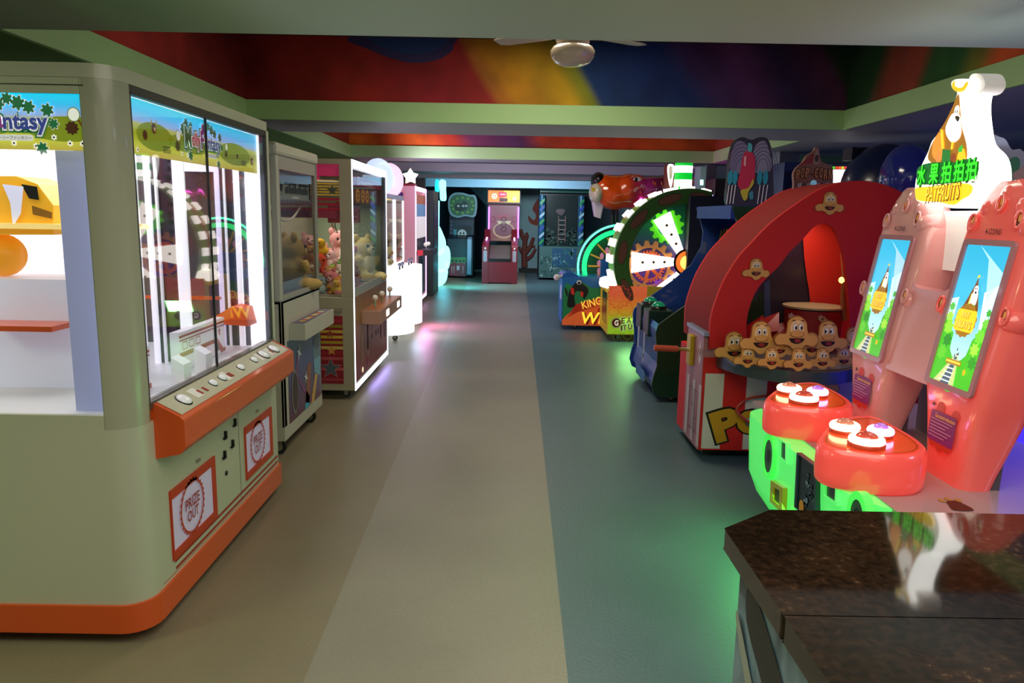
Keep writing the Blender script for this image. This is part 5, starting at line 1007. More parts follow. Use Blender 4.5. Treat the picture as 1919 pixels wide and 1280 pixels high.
# striped column lamp
c = YP(1280, 340, 9.9); t = thing('striped_light_column', 'glowing green and white striped column lamp above the gear wheel', 'light column', (c.x, 9.9, 1.6))
zA, zB = YP(1280, 376, 9.9).z, YP(1280, 306, 9.9).z; zB = min(zB, 2.3); r = 16 * 9.9 / 1400; k = 0; z = zA
while z < zB - .01:
    MB().lathe((c.x, 9.9, z), [(r, 0), (r, min(.088, zB - z))], M('#ffffff', .4, emit=2.6) if k % 2 == 0 else M('#00c030', .4, emit=.9), 24).build('lit_band', t); z += .088; k += 1
MB().tube([(c.x, 9.9, 1.5), (c.x, 9.9, zA)], .03, DARK).build('stem', t)
a = YP(1255, 340, 10.0); t2 = MB(); fr = FY(10.0); t2.ext(fr, spl(fr.pxs([(1246, 311), (1251, 308), (1262, 308), (1266, 314), (1264, 345), (1260, 368), (1248, 368), (1245, 345)]), 3), -.05, 0, M('#6c2420', .4)); t2.flat(fr, spl(fr.pxs([(1251, 310), (1263, 310), (1262, 330), (1257, 352), (1252, 336)]), 4), M('#fff8f8', .4, emit=1.2), .004); t2.flat(fr, spl(fr.pxs([(1254, 314), (1260, 314), (1259, 332), (1255, 336)]), 4), M('#b0a090', .4, emit=.3), .006)
tag(t2.build('lit_shield_sign'), 'brown board with white lit shield shape beside the striped column', 'sign')
# ================================================================ blue and green coin game
t = thing('coin_game_cabinet', 'blue and dark green coin game with two green dome buttons left of the popcorn game', 'arcade cabinet', (1.7, 6.7, 0))
yn, yf = 6.17, 7.35
fn = FY(yn); 
prof = fn.pxs([(1240, 745), (1226, 738), (1221, 722), (1225, 704), (1231, 686), (1232, 660), (1230, 640), (1229, 622), (1233, 610), (1246, 600), (1270, 583), (1290, 569)])
ftop = [(1.62, .95), (1.78, 1.1), (1.87, 1.28), (1.88, 1.42), (1.84, 1.55), (1.8, 1.655), (2.6, 1.66), (2.6, .05)]
P_ = prof + ftop
BL = M('#1c3c98', .3, coat=.4); DG = M('#0c3820', .35, coat=.3); LED = M('#a0b0c0', .3)
mb = MB(); mb.ext(FY(yn), P_, -.03, 0, DG); mb.build('side_panel', t)
MB().ext(FY(yf), P_, -.03, 0, M('#1c4498', .3, coat=.4)).build('side_panel', t)
mb = MB(); sec = [p for p in P_[:9]]; vs = []
for a, b in sec: vs += [(a + .025, yn + .03, b), (a + .025, yf - .03, b)]
mb.add(vs, [(2 * i, 2 * i + 1, 2 * i + 3, 2 * i + 2) for i in range(len(sec) - 1)], M('#24489c', .3, coat=.3))
mb.build('front_door', t)
fx = lambda z: FX(1.215, sgn=-1)
mb = MB(); fr = Fr((1.214, 0, 0), (0, -1, 0)); 
for a, b, w_, h_ in ((-6.9, .45, .04, .1), (-6.6, .42, .03, .12), (-6.62, .3, .03, .04)): mb.flat(fr, rrect(a - w_, b - h_, a + w_, b + h_, .01), M('#b8c0d0', .3), 0)
for k in range(3):
    for a in (-7.1, -6.35): mb.flat(fr, [(a, .32 + k * .03), (a + .08, .33 + k * .03), (a + .08, .336 + k * .03), (a, .326 + k * .03)], BLACK, 0)
mb.flat(fr, rrect(-6.95, .1, -6.5, .2, .02), M('#3c78b8', .3), 0); mb.build('door_details', t)
mb = MB(); mb.box((1.3, yn + .04, .1), (2.5, yf - .04, .62), M('#142850', .4)); mb.build('inner_body', t)
mb = MB(); dk = Fr((1.28, yn + .03, .66), (0, 1, 0), (-.8, 0, -.0)); mb.add([(1.4, yn + .03, .64), (1.4, yf - .03, .64), (2.05, yf - .03, .78), (2.05, yn + .03, .78)], [(0, 1, 2, 3)], M('#182840', .15, coat=.6)); mb.add([(2.05, yn + .03, .78), (2.05, yf - .03, .78), (2.3, yf - .03, 1.5), (2.3, yn + .03, 1.5)], [(0, 1, 2, 3)], M('#1c3080', .3)); mb.build('play_field', t)
for a, b, c_ in ((1.62, 6.75, '#f0c8b0'), (1.72, 6.55, '#f8d8c8'), (1.8, 6.42, '#ffe8c0')): MB().box((a, b, .72 + (a - 1.6) * .3), (a + .05, b + .1, .735 + (a - 1.6) * .3), M(c_, .4, emit=1.2)).build('lit_arrow', t)
MB().ext(FY(6.6), [(1.75, .76), (2.0, .78), (1.98, .95), (1.82, .9)], -.25, 0, M('#7c2c24', .4)).build('coin_pusher', t)
for (ya, yb) in ((6.98, 7.22), (6.58, 6.84)):
    MB().box((1.24, ya, .5), (1.46, yb, .735), M('#102c24', .4)).build('button_box', t, bevel=.01)
    cx, cy_ = 1.35, (ya + yb) / 2
    MB().lathe((cx, cy_, .735), [(.075, 0), (.075, .025), (.06, .03)], M('#101010', .3), 20).ball((cx, cy_, .765), (.062, .062, .04), M('#108c60', .08, emit=.25, coat=.8), 20).build('dome_button', t)
mb = MB(); mb.box((1.8, yn + .03, 1.55), (2.5, yf - .03, 1.66), M('#1c3c9c', .3, coat=.4)); mb.build('hood', t)
r_ = random.Random(5); mb = MB()
for k in range(50):
    yy = yn + .08 + r_.random() * (yf - yn - .2); xx = 2.0 + r_.random() * .12
    mb.tube([(xx, yy, 1.4 + r_.random() * .06), (xx - .04 + r_.random() * .04, yy + .02, 1.22), (xx - .03, yy, 1.06 + r_.random() * .05)], .009, M(r_.choice(('#a88820', '#c8a830', '#7c6414')), .35, .3), 5)
for yy in (6.9, 7.05, 6.6): mb.box((1.96, yy, 1.2), (1.975, yy + .06, 1.32), M('#f8e880', .4, emit=.6))
mb.build('gold_fringe', t)
caster(t, 1.4, yn + .08, .06, .028); caster(t, 1.4, yf - .15, .06, .028)
# marquee on its top
ym = 6.35; fm = FY(ym); t = thing('oval_marquee', 'unlit oval marquee with a pink feathered figure standing on the blue and green coin game', 'marquee sign', (YP(1408, 380, ym).x, ym, 1.66))
o = spl(fm.pxs([(1364, 385), (1366, 330), (1370, 290), (1378, 264), (1392, 257), (1408, 262), (1425, 257), (1440, 262), (1447, 290), (1449, 330), (1446, 386), (1405, 388)]), 4)
o = [(a, min(max(b, 1.665), 2.335)) for a, b in o]
MB().ext(fm, o, -.08, 0, M('#38344c', .3), M('#08080c', .3)).build('board', t)
mb = MB(); q = lambda pts: [(a, min(b, 2.33)) for a, b in fm.pxs(pts)]
mb.flat(fm, spl(q([(1370, 322), (1370, 290), (1380, 266), (1396, 268), (1404, 290), (1404, 322)]), 3), M('#7c78a0', .3), .003); mb.flat(fm, spl(q([(1411, 322), (1411, 285), (1420, 268), (1434, 265), (1443, 290), (1444, 320)]), 3), M('#8c88a8', .3), .003)
for k in range(5):
    for s_, c0 in ((-1, 1388), (1, 1428)): mb.ring(fm, ell(*fm.px(c0, 322), .05 + .02 * k, .11 + .03 * k, 20, 0, pi) , ell(*fm.px(c0, 322), .045 + .02 * k, .105 + .03 * k, 20, 0, pi), .004, .004, M('#584878', .3))
mb.flat(fm, spl(q([(1392, 292), (1400, 282), (1411, 288), (1415, 302), (1414, 320), (1414, 335), (1406, 352), (1390, 356), (1382, 345), (1386, 325), (1389, 308)]), 3), M('#c83058', .3), .006)
mb.flat(fm, spl(q([(1401, 283), (1402, 268), (1409, 272), (1408, 284)]), 3), M('#58b8c8', .3), .007)
mb.flat(fm, spl(q([(1388, 356), (1402, 352), (1410, 336), (1412, 344), (1402, 360), (1400, 372), (1394, 376), (1389, 366)]), 3), M('#c8b840', .3), .008)
mb.flat(fm, q([(1394, 294), (1398, 292), (1397, 312), (1393, 310)]), M('#f0a8b8', .3), .009)
for u in (1368, 1377, 1423, 1434): mb.flat(fm, ell(*fm.px(u, 333), .022, .06, 12), M('#3098b8', .3), .007)
for u in (1362, 1368, 1374, 1420, 1427, 1434): mb.flat(fm, [(a, b) for a, b in fm.pxs([(u + 3, 347), (u + 5, 346), (u, 382), (u - 2, 382)])], M('#e0d8e8', .3), .007)
mb.flat(fm, spl(fm.pxs([(1403, 362), (1410, 358), (1411, 372), (1405, 373)]), 3), M('#4890a8', .3), .007)
mb.build('printed_figure', t)
# ================================================================ popcorn game
def kernel_face(mb, fr, cx, cy, s, d=.0, th=.012, look=0.0, big=True):
    """smiling popcorn flake: three lobes, nose, eyes and open mouth"""
    T = M('#d89c50', .4, emit=.03); TD = M('#8c5420', .4); TL = M('#f0c888', .4, emit=.03); K = M('#201008', .4)
    o = [(cx + s * x, cy + s * y) for x, y in ((-.28, .95), (.1, 1.0), (.42, .72), (.5, .35), (.62, .1), (.98, .05), (1.1, -.25), (.85, -.5), (.5, -.42), (.3, -.62), (-.05, -.72), (-.32, -.5), (-.62, -.42), (-.98, -.42), (-1.1, -.12), (-.85, .1), (-.55, .12), (-.5, .4), (-.48, .72))]
    o = spl(o, 3); mb.ext(fr, [(cx + (a - cx) * 1.05, cy + (b - cy) * 1.05) for a, b in o], d, d + th * .6, TD); mb.ext(fr, o, d, d + th, T); z = d + th
    mb.flat(fr, ell(cx - .02 * s, cy + .42 * s, .36 * s, .42 * s, 18), TL, z + .001)
    for q in (-.13, .15):
        mb.flat(fr, ell(cx + q * s, cy + .48 * s, .125 * s, .2 * s, 14), K, z + .0015); mb.flat(fr, ell(cx + q * s, cy + .48 * s, .105 * s, .18 * s, 14), M('#f0e8d8', .4, emit=.05), z + .002)
        mb.flat(fr, ell(cx + (q + look * .04) * s, cy + .45 * s, .055 * s, .1 * s, 10), K, z + .0028)
    mb.flat(fr, ell(cx + .0 * s, cy + .13 * s, .36 * s, .2 * s, 16), TD, z + .003); mb.flat(fr, ell(cx + .0 * s, cy + .15 * s, .335 * s, .175 * s, 16), T, z + .0036)
    mb.flat(fr, ell(cx, cy - .06 * s, .4 * s, .32 * s, 18, pi + .1, 2 * pi - .1), K, z + .002); mb.flat(fr, ell(cx + .05 * s, cy - .22 * s, .18 * s, .1 * s, 12), M('#a03028', .4), z + .0026)
    for q in (-1, 1): mb.flat(fr, spl([(cx + q * s * .1, cy + .78 * s), (cx + q * s * .24, cy + .86 * s), (cx + q * s * .36, cy + .74 * s), (cx + q * s * .24, cy + .81 * s)], 3), K, z + .002)
t = thing('popcorn_game', 'big red arched popcorn game with striped base and smiling popcorn cutouts on its rim', 'arcade game', (2.2, 5.2, 0))
yF, yB_ = 4.62, 5.3; f = FY(yF); q = lambda pts: f.pxs(pts); RD = M('#d41408', .65); RD_SHADE = M('#8c0a06', .8); WH = M('#d8d0bc', .4)
x0 = f.px(1314, 800)[0]; xR = x0 + 1.95
yb = 4.66; fb = FY(yb); z1 = .7
mb = MB(); mb.box((x0, yb, .07), (xR, yB_, .68), RD); xs = [fb.px(u, 860)[0] for u in (1312, 1347, 1389, 1427)]; w1 = xs[2] - xs[1]; a = xs[0]; wht = True; edges = [xs[0], xs[1], xs[2], xs[3]]
while edges[-1] < xR: edges.append(min(edges[-1] + w1 * 1.02, xR))
zt = fb.px(1340, 700)[1]
for k in range(len(edges) - 1): mb.flat(fb, [(edges[k], .08), (edges[k + 1], .08), (edges[k + 1], zt), (edges[k], zt)], WH if k % 2 == 0 else RD, .003)
mb.build('striped_base', t)
MB().box((x0 + .05, yb + .08, .02), (xR - .05, yB_ - .02, .07), BLACK).build('plinth', t)
# POP lettering with the hanging cord
mb = MB(); GO = M('#c08c18', .4, emit=.03)
a, b = fb.px(1360, 795); mb.text(fb, 'P', a, b, .21, .235, M('#101018', .4), .006, bold=.09, rot=.33); mb.text(fb, 'P', a, b, .185, .21, GO, .012, bold=.055, rot=.33)
a, b = fb.px(1407, 790); mb.text(fb, 'O', a, b, .21, .18, M('#101018', .4), .008, bold=.1); mb.text(fb, 'O', a, b, .19, .16, GO, .014, bold=.07)
a, b = fb.px(1455, 795); mb.text(fb, 'P', a, b, .2, .22, M('#101018', .4), .006, bold=.09); mb.text(fb, 'P', a, b, .18, .2, GO, .012, bold=.055)
mb.build('lettering', t)
S3 = lambda u, v, d=.02: fb.p(*fb.px(u, v), d)
MB().tube(spl([tuple(S3(1403, 790, .03)), tuple(S3(1388, 780, .05)), tuple(S3(1376, 765, .05)), tuple(S3(1384, 752, .05)), tuple(S3(1400, 744, .04)), tuple(S3(1425, 740, .04)), tuple(S3(1470, 738, .03))], 5, False), .009, M('#c0442c', .4, coat=.3), 8).ball(S3(1404, 791, .03), .018, M('#802818', .4), 10).build('red_cord', t)
mb = MB(); kernel_face(mb, fb, *fb.px(1542, 722), .09, .004); mb.build('popcorn_cutout', t)
# side facing the aisle
XS = x0 - .005; fs = Fr((XS, 0, 0), (0, -1, 0)); mb = MB(); ya = 5.08
zt1 = XP(1320, 640, XS).z; 
mb.box((XS, yb + .005, .07), (XS + .1, ya, .82), M('#a87078', .4)); 
for k in range(3): A = -(ya - .05 - .16 * k); mb.flat(fs, [(A, .09), (A + .07, .09), (A + .07, .5), (A, .5)], M('#c8b8b8', .4), .002)
for A, B in ((-4.98, .7), (-4.73, .7)): mb.flat(fs, spl([(A - .03, B), (A, B + .08), (A + .03, B), (A + .025, B - .05), (A, B - .08), (A - .025, B - .05)], 3), M('#d8c8c4', .4), .002); mb.flat(fs, ell(A, B, .012, .03, 8), M('#803840', .4), .003)
for A, B, w_, h_ in ((-4.9, .3, .05, .14), (-4.78, .3, .04, .14)): mb.ring(fs, rrect(A - w_, B - h_, A + w_, B + h_, .01), rrect(A - w_ + .006, B - h_ + .006, A + w_ - .006, B + h_ - .006, .008), .003, .003, M('#6c4048', .4))
mb.flat(fs, ell(-4.85, .33, .014, n=10), CHROME, .004); mb.flat(fs, ell(-4.78, .25, .01, n=8), BLACK, .004); mb.build('side_cabinet', t)
mb = MB(); mb.box((XS - .01, yb - .03, .82), (XS + .12, ya + .01, .845), M('#7890a8', .3, coat=.3)); mb.build('side_ledge', t)
c = XP(1298, 655, XS); mb = MB(); mb.box((XS - .03, c.y - .05, c.z - .1), (XS, c.y + .05, c.z + .1), M('#c8a418', .4)); mb.build('coin_plate', t, bevel=.005)
lv = MB().tube([(XS - .02, c.y, c.z), (XS - .1, c.y + .01, c.z + .002), (XS - .11, c.y, c.z + .002)], .014, CHROME, 8).build('lever_stem', t); MB().tube([(XS - .1, c.y, c.z + .002), (XS - .26, c.y, c.z + .006)], .021, M('#b84428', .4), 10).build('lever_grip', lv)
caster(t, XS + .12, yb + .12, .07, .03); caster(t, xR - .2, yb + .12, .07, .03)
# arch
outer = f.pxs([(1330, 655), (1331, 608), (1335, 585), (1343, 560), (1355, 530), (1371, 502), (1388, 477), (1408, 456), (1432, 430), (1457, 408), (1486, 387), (1514, 368), (1536, 355), (1557, 347), (1580, 341), (1600, 339), (1622, 339), (1642, 342), (1664, 348), (1684, 357), (1705, 372), (1725, 395), (1742, 425), (1752, 460), (1758, 500), (1762, 560), (1763, 660)])
outer = spl(outer, 2, False)
inner_px = [(1400, 640), (1399, 606), (1404, 578), (1417, 545), (1436, 522), (1457, 502), (1470, 485), (1482, 470), (1505, 448), (1520, 430), (1532, 421), (1545, 418), (1556, 422), (1565, 432), (1574, 455), (1581, 480), (1585, 510), (1589, 545), (1592, 590), (1592, 640)]
inner = spl(f.pxs(inner_px), 2, False)
def resample(p, n):
    L = [0]
    for i in range(1, len(p)): L.append(L[-1] + math.dist(p[i], p[i - 1]))
    o = []
    for k in range(n):
        s_ = L[-1] * k / (n - 1); i = max(j for j in range(len(L)) if L[j] <= s_ + 1e-9); i = min(i, len(p) - 2); tt = (s_ - L[i]) / max(1e-9, L[i + 1] - L[i]); o.append(tuple(a + (b - a) * tt for a, b in zip(p[i], p[i + 1])))
    return o
def arch(y, th, po, pi_, m, name, side=None):
    mb = MB(); fr = FY(y); A, B = resample(po, 60), resample(pi_, 60)
    mb.ext(fr, A + B[::-1], -th, 0, m, side) if False else None
    for d, fl in ((0, False), (-th, True)):
        vs = [fr.p(a, b, d) for a, b in A] + [fr.p(a, b, d) for a, b in B]
        fs_ = [(i, i + 60, i + 61, i + 1) for i in range(59)]
        mb.add(vs, [g[::-1] for g in fs_] if fl else fs_, m)
    for P in (A, B):
        vs = [fr.p(a, b, 0) for a, b in P] + [fr.p(a, b, -th) for a, b in P]; mb.add(vs, [(i, i + 1, i + 61, i + 60) for i in range(59)], side or m)
    return mb.build(name, t)
arch(yF, .035, outer, inner, RD, 'arch_front')
mb = MB(); A = resample(outer, 60); vs = [f.p(a, b, -.035) for a, b in A] + [(a, yB_, b) for a, b in A]
mb.add(vs, [(i, i + 1, i + 61, i + 60) for i in range(30)], RD_SHADE, True); mb.add([v for v in vs], [(i, i + 1, i + 61, i + 60) for i in range(30, 59)], RD, True); mb.build('arch_roof', t)  # arch side in a darker red, its shade put into the colour
inner2 = [(a + .12, b * .95) for a, b in inner]
arch(yB_, .03, outer, inner2, RD, 'arch_rear')
S4 = lambda u, v, y: tuple(YP(u, v, y))
mb = MB()
fi = FY(5.2); mb.flat(fi, spl(fi.pxs([(1505, 448), (1520, 425), (1545, 415), (1570, 425), (1600, 480), (1600, 640), (1517, 640), (1518, 560), (1512, 520)]), 2), M('#d83020', .4), .0)
mb.build('inner_red_panel', t)
mb = MB(); fi2 = FY(5.22); mb.flat(fi2, fi2.pxs([(1395, 640), (1400, 520), (1440, 500), (1505, 445), (1520, 560), (1520, 640)]), M('#2c2030', .3), 0); mb.flat(fi2, fi2.pxs([(1432, 640), (1432, 530), (1442, 525), (1445, 640)]), M('#344468', .3), .002); mb.flat(fi2, fi2.pxs([(1400, 600), (1402, 560), (1430, 545), (1432, 600)]), M('#18301c', .3), .002); mb.build('smoked_rear_glass', t)
mb = MB(); A = resample(inner, 60); mb.add([f.p(a, b, -.02) for a, b in A], [tuple(range(60))[::-1]], glass(refl=.04)); mb.build('front_glass', t)
# drum and disc table
c = YP(1525, 573, 4.98); rd = 56 * 4.98 / 1400
mb = MB(); mb.lathe((c.x, 4.98, .7), [(rd * .9, 0), (rd * .93, c.z - .72)], M('#9c1414', .4), 30); fr = FY(4.98 - rd * .95)
for u, v in ((1482, 592), (1538, 596), (1544, 600)): mb.flat(fr, gear(*fr.px(u, v), .022, 6, .4), M('#c8a078', .4), .004)
mb.build('drum', t)
mb = MB(); mb.lathe((c.x, 4.98, c.z - .01), [(rd, 0), (rd, .012)], M('#d8c090', .5, noise=.6), 36); mb.build('disc_table', t)
MB().tube(spl([S4(1580, 470, 4.9), S4(1583, 520, 4.85), S4(1580, 560, 4.85), S4(1585, 600, 4.85)], 4, False), .02, M('#9c5828', .4), 8).build('brown_figure_strip', t)
MB().ball(S4(1578, 525, 4.85), .022, M('#ffd860', .3, emit=4), 10).build('lamp', t)
mb = MB()
for u0, v0, u1, v1 in ((1400, 610, 1430, 590), (1420, 600, 1460, 585), (1440, 612, 1500, 595)): mb.add([S4(u0, v0 + 25, 4.9), S4(u1, v1 + 35, 4.9), S4(u1, v1, 5.0), S4(u0, v0, 5.0)], [(0, 1, 2, 3)], M('#a01818', .3))
mb.build('inner_floor', t)
# bowl rim
cx = 2.12; zr = .66; r0 = .87; cyr = 5.22; TE = M('#34464c', .35, coat=.3)
zr = .70; rimp = [(ZP(u, v, zr).x, ZP(u, v, zr).y) for u, v in ((1325, 652), (1342, 664), (1365, 673), (1400, 683), (1440, 690), (1480, 695), (1530, 698))]
xm = rimp[-1][0]; arcp = spl(rimp, 4, False) + [(2 * xm - a, b) for a, b in reversed(spl(rimp[:-1], 4, False))] + [(2 * xm - rimp[0][0], 5.0), (rimp[0][0], 5.0)]
def rim_y(x):
    x = min(x, 2 * xm - x); L_ = spl(rimp, 4, False)
    for i in range(len(L_) - 1):
        if L_[i][0] <= x <= L_[i + 1][0]: return L_[i][1] + (L_[i + 1][1] - L_[i][1]) * (x - L_[i][0]) / max(1e-6, L_[i + 1][0] - L_[i][0])
    return L_[0][1] if x < L_[0][0] else L_[-1][1]
mb = MB(); mb.ext(ZUP, arcp, zr - .075, zr, TE, smooth=True); mb.build('rim', t)
inn = [(xm + (a - xm) * .97, 4.8 + (b - 4.8) * .93) for a, b in arcp]; mb = MB(); mb.flat(Fr((0, 0, zr), (1, 0, 0), (0, 1, 0)), inn, M('#7c8084', .3, coat=.3), .002); mb.build('rim_glass_top', t)
heads = [(1375, 655, .125, 5), (1425, 638, .135, 4), (1492, 630, .14, 3), (1550, 636, .13, 4), (1600, 645, .12, 5), (1400, 672, .09, 6), (1445, 675, .09, 7), (1495, 678, .095, 8), (1540, 676, .09, 7), (1580, 672, .09, 6), (1460, 652, .1, 1), (1520, 650, .1, 1)]
for k, (u, v, s_, o_) in enumerate(heads):
    yy = rim_y(YP(u, v, 4.55).x) + .03 + .018 * (8 - o_); fr = FY(yy); X, Z = fr.px(u, v); s2 = s_ * yy / 4.75 * .9
    mb = MB(); kernel_face(mb, fr, X, Z, s2, 0, .012, (k % 3) - 1); mb.build('popcorn_cutout', t)
for u, v, s_ in ((1416, 508, .075), (1554, 385, .078)): mb = MB(); kernel_face(mb, f, *f.px(u, v), s_, .002, .008, 0); mb.build('popcorn_cutout', t)
MB().box(S4(1478, 361, 5.28), S4(1527, 358, 5.18), M('#7c4838', .4)).build('sign_shelf', t)
area('popcorn_arch_lamp', (1.95, 4.95, 1.55), .3, 2.0, (1, .75, .6), (0, 0, 0))
# popcorn sign on top
ys = 5.22; fp = FY(ys); t = thing('popcorn_sign', 'unlit carton shaped POP-CORN sign standing behind the red arch', 'sign', tuple(YP(1524, 360, ys)))
mb = MB(); mb.ext(fp, spl(fp.pxs([(1490, 385), (1488, 345), (1487, 325), (1495, 312), (1504, 305), (1512, 292), (1525, 283), (1529, 276), (1535, 279), (1537, 295), (1542, 304), (1554, 309), (1561, 322), (1561, 345), (1560, 370)]), 3), -.03, 0, M('#8c6058', .3, coat=.3)); mb.build('board', t)
mb = MB(); q = lambda p: fp.pxs(p); mb.flat(fp, spl(q([(1496, 312), (1512, 298), (1524, 288), (1524, 304), (1510, 308)]), 3), M('#8c3030', .4), .003); mb.flat(fp, spl(q([(1524, 306), (1526, 290), (1531, 277), (1534, 290), (1535, 306)]), 3), M('#a89088', .4), .004); mb.flat(fp, ell(*fp.px(1530, 297), .014, .025, 12), M('#403030', .4), .006)
mb.flat(fp, q([(1490, 342), (1560, 342), (1558, 382), (1492, 384)]), M('#605068', .4), .003)
for k in range(4): mb.flat(fp, q([(1494 + 17 * k, 344), (1502 + 17 * k, 342), (1502 + 17 * k, 380), (1495 + 17 * k, 382)]), M('#b0a8c0', .4), .005)
mb.flat(fp, ell(*fp.px(1524, 343), .022, .02, 12), M('#80c0e0', .3, emit=.3), .007)
mb.build('print', t)
mb = MB()
for k, ch in enumerate('POP-CORN'):
    a, b = fp.px(1495 + 8.6 * k, 327 - (3 if k in (1, 2, 4, 5) else 0)); w_ = .026 if ch != '-' else .012
    if ch == '-': mb.text(fp, ch, a, b, .014, .008, M('#3c2018', .4), .006, bold=.06); continue
    mb.text(fp, ch, a, b, w_ + .008, .078, M('#3c2018', .4), .005, bold=.09); mb.text(fp, ch, a, b, w_, .068, M('#b8845c', .4), .009, bold=.04)
mb.build('lettering', t)
# ================================================================ pat fruits game
def kz(u, v, x): return XP(u, v, x)
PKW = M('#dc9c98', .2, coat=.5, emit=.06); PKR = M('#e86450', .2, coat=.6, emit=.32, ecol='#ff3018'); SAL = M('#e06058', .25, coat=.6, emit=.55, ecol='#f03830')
t = thing('fruit_patting_game', 'two seat fruit game with pink screen stands, red button pods and green lit front', 'arcade game', (1.7, 3.1, 0))
YR, YL = 2.78, 3.45; TAN = .17      # stand centres, lean of the screens
def xf_(z): return 1.69 + max(0.0, (z - .95)) * TAN
def stand(yc, mt, bridge):
    # half widths of the front outline by height
    prof = [(.55, .135, 0), (.62, .14, 0), (.72, .155, 0), (.82, .175, 0), (.9, .195, 0), (1.0, .205, 0), (1.15, .212, 0), (1.3, .216, 0), (1.42, .216, 0), (1.5, .212, 0), (1.55, .205, 0), (1.585, .188, 0), (1.62, .165, 0), (1.65, .15, 0), (1.675, .125, 0), (1.69, .1, 0), (1.705, .07, 0)]
    mb = MB(); rings = []
    for z, hw, _ in prof:
        x = xf_(z); dp = (.2 if z < 1.42 else .2 - (z - 1.42) * .42) if z > .8 else .13 + .07 * max(0, (z - .55) / .25); r = .05 if hw > .1 else .03; o = []
        for cx, cy_, s in ((x + dp - r, yc + hw - r, 0), (x + r, yc + hw - r, 1), (x + r, yc - hw + r, 2), (x + dp - r, yc - hw + r, 3)):
            for i in range(5): a = (s + i / 4) * pi / 2; o.append(Vector((cx + r * cos(a), cy_ + r * sin(a), z)))
        rings.append(o)
    mb.loft(rings, mt); so = mb.build('screen_stand', t)
    fr = Fr((xf_(1.2) - .002, yc, 1.2), (0, -1, 0), (TAN, 0, 1))
    # raised lobes on top and at the sides
    for s, q_, rr in ((-.15, .35, .05), (.15, .35, .05), (-.1, .42, .045), (.1, .42, .045), (0, .46, .055), (-.19, .02, .036), (.19, .02, .036)):
        MB().ball(fr.p(s, q_, -.06), (.07, rr * 1.2, rr * 1.3), mt, 20).build('lobe', so)
    for s, q_ in ((-.14, .36), (0, .43), (.125, .37), (-.195, .03), (.195, .03)):
        c = fr.p(s, q_, .004); n = 18; pts = [fr.p(s + .02 * cos(2 * pi * i / n), q_ + .03 * sin(2 * pi * i / n), .006) for i in range(n)]
        b_ = MB(); b_.tube(pts, .006, mt, 6, closed=True); b_.flat(fr, ell(s, q_, .018, .028, 16), M('#703018' if s else '#d86020', .3, emit=.05), .006); b_.flat(fr, ell(s + .004, q_ + .006, .008, .014, 10), M('#f0a050', .3, emit=.1), .008); b_.build('fruit_window', so)
    b_ = MB(); b_.text(fr, '4-COINS', .0, .325, .09, .022, M('#301818', .4), .006, bold=.01); b_.build('coin_lettering', so)
    return fr
